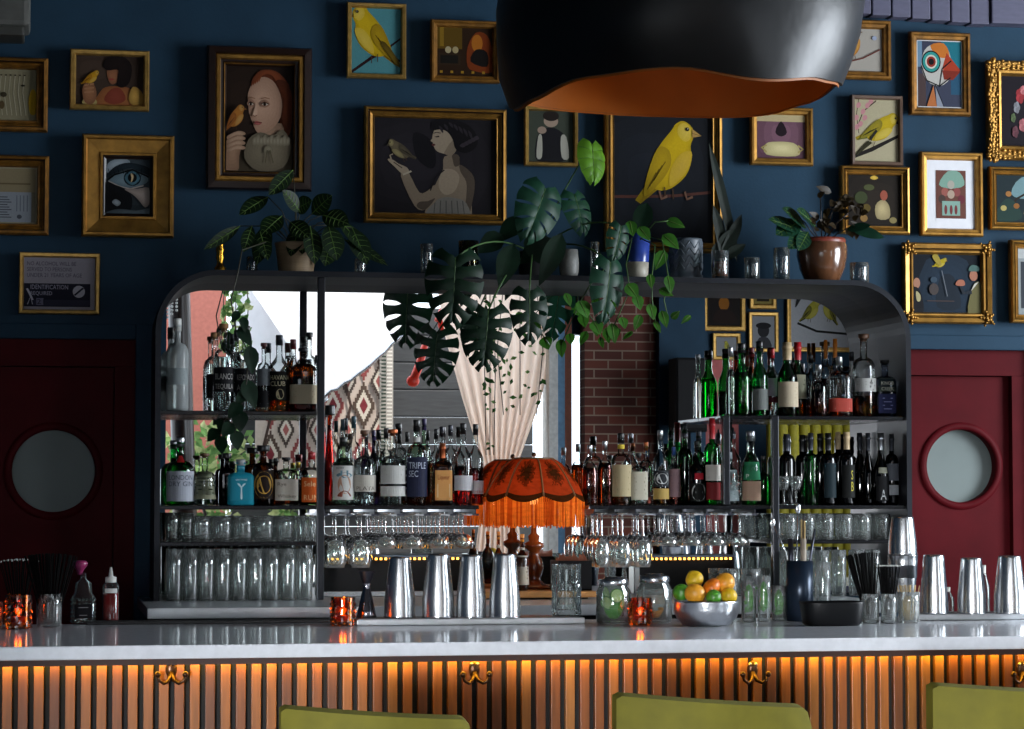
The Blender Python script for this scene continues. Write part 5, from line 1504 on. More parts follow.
# --- lower shelf at the other side: wine and dark bottles
z = ZS2
WB = [(787, 432, 16, 'wine', 'black', 'gunmet', 'dark wine bottle rising behind the stacked stem glasses', None),
      (802, 433, 13, 'wine', 'black', 'black', 'dark wine bottle second from the post', None),
      (811, 431, 14, 'wine', 'dgreen', 'gunmet', 'dark green wine bottle third from the post', None),
      (820, 432, 13, 'wine', 'black', 'black', 'narrow dark wine bottle between the green and the teal labelled ones', None),
      (828.5, 431, 16, 'wine', 'black', 'black', 'black wine bottle with a faint teal label edge', [(.1, .58, .8, '#15242a', lambda A: A.rect(.1, .88, .9, .95, '#4c8c9a'))]),
      (838.5, 430, 14, 'wine', 'black', 'cream', 'dark wine bottle with cream capsule, first of two', None),
      (847, 430, 16, 'wine', 'black', 'cream', 'dark wine bottle with cream capsule and yellow lettering, second of two', [(.1, .55, .9, '#101211', lambda A: (A.text('S', .62, .55, .28, '#b0a53a'), A.text('B', .62, .2, .28, '#b0a53a')))]),
      (860, 431, 14, 'burg', 'black', 'gunmet', 'sloping shouldered dark bottle, first of the grey capped group', None),
      (868.3, 431, 12, 'burg', 'black', 'gunmet', 'sloping shouldered dark bottle, second of the grey capped group', None),
      (881, 431, 16, 'burg', 'black', 'silver', 'dark bottle with silver capsule and white letter A', [(.06, .40, .9, '#131416', lambda A: A.text('A', .3, .04, .4, '#c0c2c4')), (.44, .52, .6, '#8c8c7c', None)]),
      (892, 432, 13, 'wine', 'black', 'gunmet', 'dark bottle with grey label against the side panel', [(.34, .58, 1.0, '#565a62', None), (.14, .28, .9, '#8b8f94', lines('#3c3f44', 2))])]
for i, (x, yt, w_, kd, g, cp, lab, lb) in enumerate(WB):
    bottle(x, yt, 503, w_, (Y1, Y2)[i % 2] if i not in (4, 6, 9) else Y1 - .02, z, lab, kd, g, None, .5, cp, 'foil', lb)
# ---------------------------------------------------------------- glassware
M_GLASS = thin_glass('clear_glassware', '#f6f9f8', '#c4ccca', refl=1.5, frost=.075)
M_CUT = thin_glass('cut_glassware', '#eef2f0', '#9ca4a2', refl=1.5, frost=.03)
def tumbler_proto(name, lab, cat, group, R0, R1, H, mtl=None, seg=22, cut=0, base=.008):
    t = thing(name, lab, cat, (0, 0, -50), 0, group)
    th = .0018
    m = MB()
    fn = None
    if cut:
        fn = lambda r, z, a, k: (r * (1 + (.035 if k in (2, 3, 4) else 0) * cos(a * cut + k * PI)), z)
    o = [(0, 0), (R0 * .92, 0), (R0, .003), (R0 + (R1 - R0) * .35, H * .35), (R0 + (R1 - R0) * .7, H * .7), (R1, H)]
    i_ = [(R1 - th, H), (R0 + (R1 - R0) * .5 - th, H * .5), (R0 - th * 1.4, base + .003), (R0 * .8, base), (0, base)]
    m.lathe(o + i_, seg, fn=fn)
    m.build('glass_body', mtl or M_GLASS, t)
    return t
def place(proto, lst, labs=None, used=set()):
    for k, p in enumerate(lst):
        o = proto if proto.name not in used else dup(proto, (0, 0, 0))
        used.add(proto.name)
        o.location = (p[0], p[1], p[2] + .0007)
        if labs:
            o['label'] = labs if isinstance(labs, str) else labs[k]
LAB = 'tall clear highball glass in the rows on the left of the back counter'
hb = tumbler_proto('highball_glass', LAB, 'glass', 'tall highball glasses on the back counter', .0275, .0285, .178)
place(hb, [(at(174 + 16.3 * i, 597, 8.72 + .075 * r).x, 8.72 + .075 * r, ZK) for r in range(3) for i in range(9)])
LAB = 'short clear tumbler on the thin shelf above the tall highball glasses'
rk = tumbler_proto('rocks_glass', LAB, 'glass', 'short tumblers under the gin shelf', .033, .036, .086)
place(rk, [(at(201 + 21 * i, 540, 8.81 + .1 * r).x, 8.81 + .1 * r, ZS3) for r in range(2) for i in range(6)])
LAB = 'small cut crystal tumbler in the left corner of the thin tumbler shelf'
cg = tumbler_proto('crystal_tumbler', LAB, 'glass', 'cut crystal tumblers', .022, .026, .098, M_CUT, 24, 8)
place(cg, [(at(px, 540, y).x, y, ZS3) for px, y in ((172, 8.80), (186, 8.80), (173, 8.9), (186.5, 8.9))])
LAB = 'short clear tumbler on the thin shelf under the dark wine bottles'
rk2 = tumbler_proto('rocks_glass', LAB, 'glass', 'short tumblers under the wine bottles', .03, .034, .092)
place(rk2, [(at(788 + 18.6 * i, 540, 8.81 + .1 * r).x, 8.81 + .1 * r, ZS3) for r in range(2) for i in range(6)])
LAB = 'tall clear glass on the back counter behind the black straws'
hb2 = tumbler_proto('highball_glass', LAB, 'glass', 'tall glasses behind the straws', .026, .0275, .165)
place(hb2, [(at(788 + 17 * i, 596, 8.72 + .1 * r).x, 8.72 + .1 * r, ZK) for r in range(2) for i in range(6)])
LAB = 'clear tumbler on the back counter behind the mint glasses'
tb = tumbler_proto('rocks_glass', LAB, 'glass', 'tumblers behind the mint glasses', .032, .036, .10)
place(tb, [(at(px, 590, y).x, y, ZK) for px, y in ((718, 8.80), (740, 8.80), (761, 8.80), (729, 8.72), (751, 8.72))])
def stem_proto(name, lab, group, prof, H):
    """prof: bowl outline (r, z) measured down from the foot; hung foot up"""
    t = thing(name, lab, 'glass', (0, 0, -50), 0, group)
    m = MB(); m.lathe([(0, 0), (.033, -.0005), (.034, -.003), (.012, -.006), (.004, -.012), (.0032, -.03), (.0032, -H[0] + .01), (.006, -H[0])], 20); m.build('stem', M_GLASS, t)
    m = MB()
    o = [(0, -H[0])] + prof
    inn = [(max(r - .0016, .0005), z - (.0 if k else .004)) for k, (r, z) in enumerate(prof)][::-1]
    m.lathe(o + inn + [(0, -H[0] - .004)], 22)
    m.build('bowl', M_GLASS, t)
    return t
cp = stem_proto('coupe_glass', 'coupe glass hanging foot up from the rails beside the lamp, above the shakers', 'coupe glasses hung above the shakers', [(.02, -.078), (.033, -.088), (.040, -.105), (.0405, -.128)], (.075,))
place(cp, [(px_x(a_), y, ZR + .0045) for a_ in HANG_L[2:] for y in (8.81, 8.91, 9.01)])
wn = stem_proto('wine_glass', 'round bowled wine glass hanging foot up at the post end of the rails', 'wine glasses hung by the post', [(.024, -.088), (.038, -.105), (.0435, -.135), (.042, -.17), (.036, -.195)], (.082,))
place(wn, [(px_x(a_), y, ZR + .0045) for a_ in HANG_L[:2] for y in (8.83, 8.93)])
wn2 = stem_proto('wine_glass', 'slim wine glass hanging foot up from the rails just right of the lamp', 'wine glasses hung beside the lamp', [(.018, -.092), (.031, -.112), (.034, -.14), (.031, -.175), (.027, -.198)], (.085,))
place(wn2, [(px_x(a_), y, ZR + .0045) for a_ in HANG_R[:3] for y in (8.82, 8.90, 8.98)])
cp2 = stem_proto('coupe_glass', 'small coupe glass hanging foot up above the fruit bowl', 'coupe glasses hung above the fruit bowl', [(.016, -.078), (.030, -.09), (.037, -.105), (.039, -.122)], (.075,))
place(cp2, [(px_x(a_), y, ZR + .0045) for a_ in HANG_R[3:] for y in (8.82, 8.92, 9.02)])
# stem glasses standing on the wine shelf
sg = thing('sherry_glass', 'small stem glass standing by the post under the wine bottles', 'glass', (0, 0, -50), 0, 'small stem glasses beside the wine bottles')
m = MB(); m.lathe([(0, 0), (.021, 0), (.021, .002), (.006, .005), (.003, .012), (.003, .045), (.006, .05)], 18); m.build('stem', M_GLASS, sg)
m = MB(); m.lathe([(0, .05), (.014, .056), (.02, .075), (.021, .105), (.0195, .105), (.0185, .075), (.012, .058), (0, .054)], 18); m.build('bowl', M_GLASS, sg)
place(sg, [(at(px, 503, y).x, y, ZS2) for px, y in ((784, 8.775), (796, 8.775))])
# ---------------------------------------------------------------- on the stone counter
def on_bar(px, py):
    p = at_z(px, py, ZB)
    return Vector((p.x, p.y, ZB + .0004))
def sc3(p):
    return FPX / (Vector(p) - CAM).dot(FWD)
def tray(px0, px1, py, lab, dpt=.14):
    a_ = on_bar(px0, py); L_ = (px1 - px0) / sc3(a_)
    t = thing('bar_tray', lab, 'tray', (a_.x, a_.y, a_.z))
    m = MB(); m.box(0, L_, 0, dpt, 0, .019, b=.003); m.build('drip_box', mat('satin_aluminium', '#c6c9cc', .42, metal=.6, var=.06), t)
    m = MB(); m.box(.01, L_ - .01, .01, dpt - .01, .019, .0205)
    m.build('drip_grid', mat('dark_drip_mesh', '#55585c', .35, metal=.9), t)
    return a_, a_.z + .021
trA, ztA = tray(357, 590, 626, 'long low metal bar tray under the four shakers and mixing glass')
trB, ztB = tray(919, 1064, 620.5, 'low metal bar tray under the shakers at the far end')
mt = on_bar(86, 624.5)
m = MB(); m.box(0, (352 - 86) / sc3(mt), -.02, .05, 0, .010, b=.003)
o = m.build('bar_mat', mat('black_rubber', '#101012', .6, bump=.3, bscale=300), None, (mt.x, mt.y - .02, mt.z))
tag(o, 'long black rubber bar mat along the rear edge of the counter', 'mat')
def on_tray(px, py, z, tr=None):
    p = at_z(px, py, z)
    return Vector((p.x, p.y, z + .0003))
# tins: mouth down, narrow end up
def tin(mb, R0, R1, H, z0=0, flip=False):
    o = [(R0, 0), (R0 * 1.02, .002), (R0 * 1.0, .006), (R0 * .985, H * .3), (R1 * 1.03, H - .006), (R1, H - .001), (R1 * .94, H), (R1 * .8, H - .002), (0, H - .003)]
    if flip:
        o = [(0, 0), (R1 * .94, 0), (R1 * 1.0, .004), (R0 * .99, H - .02), (R0, H - .004), (R0 * 1.025, H - .002), (R0 * 1.02, H), (R0 * .985, H - .001), (R0 * .95, H * .6), (0, H * .55)]
    mb.lathe([(r, z + z0) for r, z in o], 36)
def shaker(x0, x1, yt, yb, xt0, xt1, z, lab, group=None):
    xm = (x0 + x1) / 2
    p = on_tray(xm, yb, z)
    s_ = sc3(p)
    t = thing('shaker_tin', lab, 'cocktail shaker', p, random.uniform(0, 3), group)
    m = MB(); tin(m, (x1 - x0) / s_ / 2, (xt1 - xt0) / s_ / 2, (yb - yt) / s_); m.build('tin_body', M_CHROME, t)
    m = MB(); R = (x1 - x0) / s_ / 2; m.lathe([(R * 1.0, .004), (R * 1.03, .003), (R * 1.03, 0), (R, -.0003)], 36); m.build('rolled_rim', M_STEEL, t)
    return t
for (a_, b_, yt, c_, d_, lab) in ((384, 415.5, 557, 389, 409, 'first steel shaker tin of four, next to the jigger'), (422, 454.5, 554, 428, 449, 'second steel shaker tin of four on the long tray'), (456, 486.5, 555, 461, 481, 'third steel shaker tin of four on the long tray'), (489, 520.5, 554, 494.5, 515.5, 'fourth steel shaker tin of four, closest to the bitters bottles')):
    shaker(a_, b_, yt, 617.5, c_, d_, ztA, lab)
for (a_, b_, yt, c_, d_, lab) in ((920.5, 948, 555, 925, 945, 'steel shaker tin beside the stacked pair of tins'), (957.5, 986, 558, 963, 983, 'steel shaker tin between two others on the far tray'), (994, 1026, 556, 1000, 1022, 'last steel shaker tin on the far tray, cut by the picture edge')):
    shaker(a_, b_, yt, 613.5, c_, d_, ztB, lab)
# stacked pair: one tin mouth up, another upside down on it
p = on_tray(903, 612, ztB); s_ = sc3(p)
t = thing('shaker_tin', 'steel shaker tin standing mouth up beneath another tin', 'cocktail shaker', p)
m = MB(); tin(m, 15 / s_, 11 / s_, 57 / s_, flip=True); m.build('tin_body', M_CHROME, t)
t = thing('shaker_tin', 'upside down steel tin set on top of another, highest on the counter', 'cocktail shaker', p + Vector((0, 0, 57 / s_ + .0006)))
m = MB(); tin(m, 14.3 / s_, 10.8 / s_, 38 / s_); m.build('tin_body', M_CHROME, t)
# jigger
p = on_tray(366.5, 617.5, ztA); s_ = sc3(p)
t = thing('jigger', 'slim hourglass metal jigger between candle and first shaker', 'jigger', p)
m = MB(); m.lathe([(10 / s_, 0), (10.2 / s_, .001), (9 / s_, .02), (4.2 / s_, 28 / s_), (3.6 / s_, 31 / s_), (4 / s_, 34 / s_)], 24); m.build('lower_cup', mat('smoked_steel', '#8d8a92', .16, metal=1), t)
m = MB(); m.lathe([(4 / s_, 34 / s_), (8.2 / s_, 46 / s_), (8.4 / s_, 46.5 / s_), (7.9 / s_, 46 / s_), (0, 36 / s_)], 24); m.build('upper_cup', M_GUN, t)
# cut amber candle holders
M_AMB = solid_glass('amber_cut_glass', '#d8561a', 1.35, .03)
M_AMBT = thin_glass('amber_thin_glass', '#eaa050', '#5a2408', refl=1.2)
M_FLAME = glow_mat('candle_flame', '#ffb64a', 4)
def votive(x0, x1, yt, yb, lab):
    p = on_bar((x0 + x1) / 2, yb); s_ = sc3(p)
    R, H = (x1 - x0) / s_ / 2, (yb - yt) / s_
    t = thing('candle_holder', lab, 'candle holder', p)
    m = MB()
    n_, k_ = 12, 6
    prof = [(R * .9, 0), (R * .95, .003)] + [(R * .95, .004 + (H - .012) * i / (2 * k_)) for i in range(2 * k_ + 1)] + [(R * .96, H), (R * .88, H), (R * .86, H * .2), (0, H * .18)]
    def fn(r, z, a, k):
        if 2 <= k <= 2 * k_ + 2:
            return (r * (1 + .10 * max(0, cos(a * n_ + (PI if (k // 2) % 2 else 0))) * (k % 2)), z)
        return (r, z)
    m.lathe([(0, 0)] + prof, 48, fn=fn, smooth=False)
    m.build('cut_glass_cup', M_AMBT, t)
    m = MB(); m.lathe([(0, .012), (R * .55, .012), (R * .55, H * .36), (0, H * .36)], 18); m.build('wax_candle', mat('candle_wax', '#c98a4a', .6), t)
    m = MB(); m.lathe([(0, H * .36), (.0035, H * .42), (.0045, H * .47), (.002, H * .56), (0, H * .62)], 10); m.build('flame', M_FLAME, t)
    l = point_light('candle_light', p + Vector((0, 0, H * .5)), .12, (1, .55, .2), .01)
votive(4.5, 32, 595, 629, 'amber cut glass candle holder beside the straws at the near corner')
votive(330, 356, 597.5, 626, 'amber cut glass candle holder next to the jigger')
votive(628, 652.5, 598, 625, 'amber cut glass candle holder between the two garnish jars')
# straws and picks
M_STRAW = mat('black_paper_straw', '#060606', .85, spec=.1)
M_BAM = mat('bamboo', '#a98f5e', .6)
ST = {}
def stick_proto(name, L_, r, mtl, tip=None):
    o = bpy.data.objects.new(name, None)
    m = MB(); m.tube([(0, 0, 0), (0, 0, L_)], r, 6)
    if tip:
        m.ball((0, 0, L_), r * 1.7, 6, 4, mi=1)
    return m, [mtl] + ([tip] if tip else [])
def bundle(px, yb, n, Ls, spread, R0, z0, name, cat, mtl, lab, group, tip=None, r=.0018, bias=0, loc=None, rx=.72):
    p = loc if loc is not None else on_bar(px, yb)
    m, ms = stick_proto(name, Ls, r, mtl, tip)
    first = m.build(name, ms)
    for i in range(n):
        o = first if i == 0 else first.copy()
        if i:
            COL.objects.link(o)
        a, q = i * 2.399, math.sqrt((i + .5) / n)
        base = Vector((R0 * q * cos(a) * .62, R0 * q * sin(a) * .62, 0))
        top = Vector((base.x * 1.0 + spread * q * cos(a) + bias, base.y + spread * rx * q * sin(a), Ls * random.uniform(.93, 1)))
        o.location = p + base + Vector((0, 0, z0))
        o.rotation_euler = (top - base).to_track_quat('Z', 'Y').to_euler()
        tag(o, lab, cat, group)
def cup(px0, px1, yt, yb, lab, mtl=None, name='straw_cup'):
    p = on_bar((px0 + px1) / 2, yb); s_ = sc3(p)
    o = tumbler_proto(name, lab, 'cup', None, (px1 - px0) / s_ / 2 * .94, (px1 - px0) / s_ / 2, (yb - yt) / s_, mtl)
    if o.get('group'):
        del o['group']
    o.location = p
    return p, s_
p, s_ = cup(36, 62, 594, 627, 'clear glass holding a fan of black straws near the left corner')
bundle(49, 627, 70, .208, .062, .032, .01, 'straw', 'straw', M_STRAW, 'black straw fanning out of the glass beside the purple stoppered bottle', 'black straws by the purple stoppered bottle')
p, s_ = cup(-16, 3, 602, 629, 'small glass of stirring sticks at the left picture edge, behind the candle')
bundle(20, 624, 34, .185, .055, .020, .01, 'stirrer', 'stirrer', M_STRAW, 'white tipped black stirrer behind the candle holder in the left corner', 'white tipped stirrers', tip=mat('white_tip', '#b9b9b4', .5), r=.0014, loc=on_bar(19, 623.5))
p, s_ = cup(13, 32, 600, 623, 'small dark cup of white tipped stirrers behind the left candle', M_DARK); 
o = [q for q in bpy.data.objects if q.get('label') == 'small dark cup of white tipped stirrers behind the left candle'][0]; o.location = on_bar(19, 623.5)
p, s_ = cup(861.5, 879.5, 594, 623.5, 'narrow clear glass of long black straws beside the black napkin tray')
bundle(870, 623, 50, .205, .044, .019, .01, 'straw', 'straw', M_STRAW, 'long black straw spreading from the narrow glass by the black tray', 'long black straws by the tray', bias=-.024)
p, s_ = cup(880.5, 897, 594, 623.5, 'narrow clear glass of short black stirrers between straws and picks')
bundle(889, 623, 40, .165, .026, .018, .01, 'stirrer', 'stirrer', M_STRAW, 'short pale tipped black stirrer in front of the stacked tins', 'short stirrers before the stacked tins', tip=mat('white_tip', '#b9b9b4', .5), r=.0013)
p, s_ = cup(897.5, 920, 592, 623, 'clear glass full of bamboo cocktail picks before the stacked tins')
bundle(909, 623, 18, .108, .026, .020, .008, 'cocktail_pick', 'pick', M_BAM, 'thin bamboo cocktail pick in the glass before the stacked tins', 'bamboo cocktail picks', r=.0014)
# crystal bottle with plum stopper
p = on_bar(83, 623); s_ = sc3(p)
t = thing('crystal_bottle', 'studded crystal dasher bottle with plum coloured stopper', 'bottle', p)
W_ = 11.5 / s_
m = MB()
m.lathe([(0, 0), (W_, 0), (W_ * 1.02, .004), (W_ * 1.02, 26 / s_), (W_ * .75, 30 / s_), (W_ * .70, 40 / s_), (W_ * .3, 43 / s_), (W_ * .22, 50 / s_), (0, 50 / s_)], 24, n=5)
m.build('glass_body', M_CUT, t)
m = MB()
for r_ in range(6):
    for k in range(20):
        a = 2 * PI * k / 20
        q = sup(a, 5) * W_ * 1.02
        m.ball((q * cos(a), q * sin(a), .007 + r_ * 4.2 / s_), .0042, 6, 4)
m.build('cut_studs', M_CUT, t)
label_patch(t, W_ * 1.06, 5, 1, 5 / s_, 19 / s_, .6, lines('#8a8688', 2), '#141016')
m = MB(); m.lathe([(W_ * .2, 48 / s_), (W_ * .24, 50 / s_), (W_ * .34, 53 / s_), (W_ * .62, 57 / s_), (W_ * .66, 60 / s_), (W_ * .5, 62 / s_), (0, 62.5 / s_)], 18, (-.3 * W_, 0, 0)); m.build('stopper', mat('plum_stopper', '#8a2a58', .3), t)
# squeeze bottle of red syrup
p = on_bar(110.5, 622.5); s_ = sc3(p); R = 8.2 / s_
t = thing('squeeze_bottle', 'clear squeeze bottle of red syrup with white nozzle and paper tag', 'bottle', p)
m = MB(); m.lathe([(0, 0), (R, 0), (R, .003), (R, 37 / s_), (R * .75, 39.5 / s_), (R * .7, 40 / s_), (0, 40 / s_)], 24); m.build('plastic_body', thin_glass('clear_plastic', '#dcdedc', '#7a7c7c', rough=.1, frost=.04), t)
m = MB(); m.lathe([(0, .002), (R * .94, .002), (R * .94, 29 / s_), (0, 29 / s_)], 24); m.build('syrup', mat('red_syrup', '#a01410', .25), t)
m = MB(); m.lathe([(R * .68, 39.5 / s_), (R * .68, 45 / s_), (R * .3, 46 / s_), (R * .12, 55 / s_), (0, 55 / s_)], 20); m.build('nozzle_cap', mat('white_plastic', '#c8c8c4', .4), t)
label_patch(t, R, 2, 1, 29.5 / s_, 34 / s_, .75, lines('#5a5a5a', 1), '#d4d2ce')
# mixing glass, on the tray
p = on_tray(566.5, 615.5, ztA); s_ = sc3(p)
t = thing('mixing_glass', 'large cut crystal mixing glass at the end of the long tray', 'glass', p)
R, H = 14.5 / s_, 51 / s_
prof = [(0, 0), (R * .96, 0), (R, .004)] + [(R, .01 + (H * .62) * i / 10) for i in range(11)] + [(R, H * .9), (R * 1.03, H), (R * .99, H), (R * .94, H * .8), (R * .93, .018), (0, .016)]
m = MB(); m.lathe(prof, 48, fn=lambda r, z, a, k: (r * (1 + (.035 * cos(a * 12 + (PI if k % 4 > 1 else 0)) if 3 <= k <= 12 else 0)), z), smooth=False); m.build('glass_body', M_CUT, t)
# bitters bottles behind, on a wood board with the lamp
bw0 = at(494, 592, 8.5); 
bd = thing('serving_board', 'wooden board at the foot of the orange lamp', 'board', (at(478, 600, 8.62).x, 8.62, ZK + .0004))
Lb = at(598, 600, 8.62).x - at(478, 600, 8.62).x
m = MB(); m.box(0, Lb, 0, .31, .006, .028, b=.004); m.build('plank', mat('honey_board', '#a4703a', .45, var=.2, stretch=(1, 8, 8)), bd)
for qx in (.03, Lb - .05):
    m = MB(); m.box(qx, qx + .02, .03, .29, 0, .0065); m.build('foot', M_WOODF, bd)
ZBd = ZK + .0288
def bitters(px, yt, w_, Y, lab):
    b = bottle(px, yt, 591, w_, Y, ZBd, lab, 'tall', 'brown', 'dark', .6, 'orange', 'std', lb=[(.10, .62, 1.4, '#b5aa98', lines('#5a4a40', 6)), (.72, .76, 1.4, '#b5aa98', None)])
    return b
bitters(522, 535, 13, 8.72, 'small bitters bottle in oversized cream label with orange cap, in front')
bitters(498.5, 533, 10, 8.80, 'small bitters bottle with orange cap half hidden behind the fourth shaker')
# dark caddy
p = at(571, 590, 8.74)
t = thing('napkin_caddy', 'small black caddy stuffed with folded papers beside the lamp foot', 'caddy', (p.x, 8.74, ZBd))
cw = 17 / scale(571, 8.74)
m = MB()
for a_, b_, c_, d_ in ((-cw, cw, -.07, -.064), (-cw, cw, .064, .07), (-cw, -cw + .006, -.064, .064), (cw - .006, cw, -.064, .064)):
    m.box(a_, b_, c_, d_, 0, .105)
m.box(-cw, cw, -.07, .07, 0, .006); m.build('box', M_DARK, t)
m = MB()
for i in range(9):
    x = -cw * .8 + i * cw * .2
    m.add([(x, -.06, .02), (x, .06, .02), (x + .006, .06, .118 + .008 * (i % 3)), (x - .004, -.06, .112 + .01 * (i % 2))], [(0, 1, 2, 3)])
m.build('papers', mat('pinkish_paper', '#a88078', .8), t)
# garnish jars
M_JAR = thin_glass('jar_glass', '#f2f7f5', '#b0bab6', refl=1.4, frost=.05)
M_LIME = mat('lime_skin', '#3f7a1e', .4, var=.2, bump=.15, bscale=160); M_LEMON = mat('lemon_skin', '#c9a41a', .42, var=.12, bump=.2, bscale=140); M_ORANGE = mat('orange_skin', '#cc6a12', .42, var=.1, bump=.25, bscale=170); M_GRAPEF = mat('grapefruit_skin', '#cf8f22', .42, var=.12, bump=.2, bscale=140)
M_LIMEF = mat('lime_flesh', '#a9bf7a', .4, var=.2); M_MINT = leafm('mint_leaf', '#4fa836', .3); M_PEEL = mat('orange_peel', '#d0861a', .5, bump=.2, bscale=120)
def jar(x0, x1, yt, yb, lab):
    p = on_bar((x0 + x1) / 2, yb); s_ = sc3(p)
    R, H = (x1 - x0) / s_ / 2, (yb - yt) / s_
    t = thing('garnish_jar', lab, 'jar', p)
    m = MB(); m.lathe([(0, 0), (R * .88, 0), (R, .006), (R, H * .68), (R * .82, H * .80), (R * .80, H * .9), (R * .77, H * .9), (R * .78, H * .8), (R * .95, H * .67), (R * .95, .01), (0, .006)], 30); m.build('glass_body', M_JAR, t)
    m = MB(); m.lathe([(R * .83, H * .82), (R * .85, H * .83), (R * .85, H * .95), (R * .83, H * .955), (R * .55, H * .96), (R * .5, H), (0, H)], 30); m.build('screw_lid', M_STEEL, t)
    return t, R, H
t, R, H = jar(596, 631, 577, 623.5, 'screw lidded jar of lime wheels and mint next to the mixing glass')
def wheel(t_, c, r, ax, rind, flesh, nm):
    m = MB(); m.lathe([(0, -.003), (r, -.003), (r, .003), (0, .003)], 20, mi=0); m.lathe([(0, .0034), (r * .86, .0032)], 20, mi=1); m.lathe([(r * .86, -.0032), (0, -.0034)], 20, mi=1)
    o = m.build(nm, [rind, flesh], None, t_.location + Vector(c)); o.rotation_euler = ax
    return o
for k, (c, ax) in enumerate((((-.025, -.018, .062), (1.2, .1, .4)), ((.004, -.028, .085), (1.5, .2, .1)), ((.026, -.006, .066), (1.1, -.3, -.5)), ((-.02, .018, .09), (1.3, .5, .8)))):
    tag(wheel(t, c, .022, ax, M_LIME, M_LIMEF, 'lime_slice'), 'thin lime wheel inside the jar next to the mixing glass', 'lime slice', 'lime wheels in the jar')
m = MB(); leafmass(m, lambda: (random.uniform(-.55, .55) * R, random.uniform(-.55, .4) * R, random.uniform(.018, .06)), 90, .026, 1)
o = m.build('mint_sprigs', M_MINT, None, t.location); tag(o, 'loose mint leaves at the bottom of the lime jar', 'mint'); o['kind'] = 'stuff'
t, R, H = jar(636.5, 672, 574, 623, 'screw lidded jar with orange peel behind the third candle')
for k in range(5):
    a0 = k * 1.3
    m = MB(); m.tube([(.030 * cos(a0 + q * .25), .026 * sin(a0 + q * .25), .012 + .004 * k + .002 * q) for q in range(9)], [.003, .006, .007, .007, .007, .007, .007, .006, .003], 6)
    tag(m.build('orange_peel', M_PEEL, None, t.location), 'curled strip of orange peel inside the jar behind the third candle', 'peel', 'orange peel strips in the jar')
# bowl of fruit
p = on_bar(706.5, 625.5); s_ = sc3(p); R = 33.5 / s_
t = thing('fruit_bowl', 'hammered steel bowl heaped with citrus fruit', 'bowl', p)
prof = [(0, 0), (R * .62, 0), (R * .72, .004), (R * .9, 8 / s_), (R * .985, 16 / s_), (R * .975, 23 / s_), (R * .99, 25 / s_), (R * .965, 25 / s_), (R * .955, 16 / s_), (R * .8, 6 / s_), (0, 3 / s_)]
m = MB(); m.lathe(prof, 40); m.build('bowl', mat('hammered_steel', '#d2d5da', .28, metal=1, var=.1, bump=.35, bscale=45), t)
def fruit(px, py, rpx, kind, lab, dy=0, sq=(1, 1, .92), tilt=0):
    q = at(px, py, p.y - .0 + dy)
    r = rpx / s_
    m = MB()
    mm = {'lime': M_LIME, 'lemon': M_LEMON, 'orange': M_ORANGE, 'grapefruit': M_GRAPEF}[kind]
    f = thing(kind, lab, kind, q)
    m.ball((0, 0, 0), r, 24, 16, sq=sq)
    if kind in ('lemon', 'lime'):
        m.v = [(x * (1 + .0), y, z + (.22 * r * (max(0, abs(z) / r - .72) / .28) ** 2 * (1 if z > 0 else -1))) for x, y, z in m.v]
    m.build('rind', mm, f)
    m = MB(); m.ball((0, 0, r * sq[2] * (1.0 if kind in ('orange', 'grapefruit') else 1.16)), r * .10, 8, 5, sq=(1, 1, .5)); m.build('stem_end', mat('fruit_stem', '#5a5a24', .7), f)
    f.rotation_euler = (random.uniform(.3, .9), tilt, random.uniform(0, 6))
fruit(681.5, 592.5, 8.8, 'lime', 'dark green lime at the near left of the bowl heap', 0, (1, 1, .95))
fruit(695, 594, 10.6, 'grapefruit', 'large yellow orange fruit at the front of the bowl', -.046)
fruit(694.5, 579.5, 9.2, 'lemon', 'lemon on top of the heap behind the big yellow fruit', .02)
fruit(711, 588, 11, 'orange', 'orange in the middle of the bowl heap', -.004, (1.1, 1, .7))
fruit(724.5, 583, 10.8, 'grapefruit', 'round yellow orange fruit highest at the back of the heap', .03)
fruit(713.5, 597, 7.8, 'lime', 'bright green lime low at the front of the bowl', -.062, (1, 1, .9))
fruit(729, 596, 8.4, 'lemon', 'pale lemon at the right rim of the fruit bowl', -.022)
# glasses with mint beside the bowl
for (a_, b_, yt, yb, lab, mint) in ((741, 757, 580, 622, 'clear glass of dark leaves right beside the fruit bowl', 12), (757, 771, 576, 622, 'tall glass with mint sprigs, second from the fruit bowl', 26), (771, 787, 586, 621, 'glass packed with mint beside the blue canister', 40)):
    q = on_bar((a_ + b_) / 2, yb); s2 = sc3(q)
    g_ = tumbler_proto('highball_glass', lab, 'glass', None, (b_ - a_) / s2 / 2 * .92, (b_ - a_) / s2 / 2, (yb - yt) / s2)
    g_.location = q
    m = MB(); RR = (b_ - a_) / s2 / 2 * .42
    leafmass(m, lambda: (random.uniform(-1, 1) * RR, random.uniform(-1, 1) * RR, random.uniform(.25, .85) * (yb - yt) / s2), mint * 2, .028, 1)
    o = m.build('mint_leaves', M_MINT, None, q); tag(o, 'mint leaves in the ' + lab.split(',')[0].replace('clear ', '').replace(' right beside the fruit bowl', ' next to the fruit bowl'), 'mint'); o['kind'] = 'stuff'
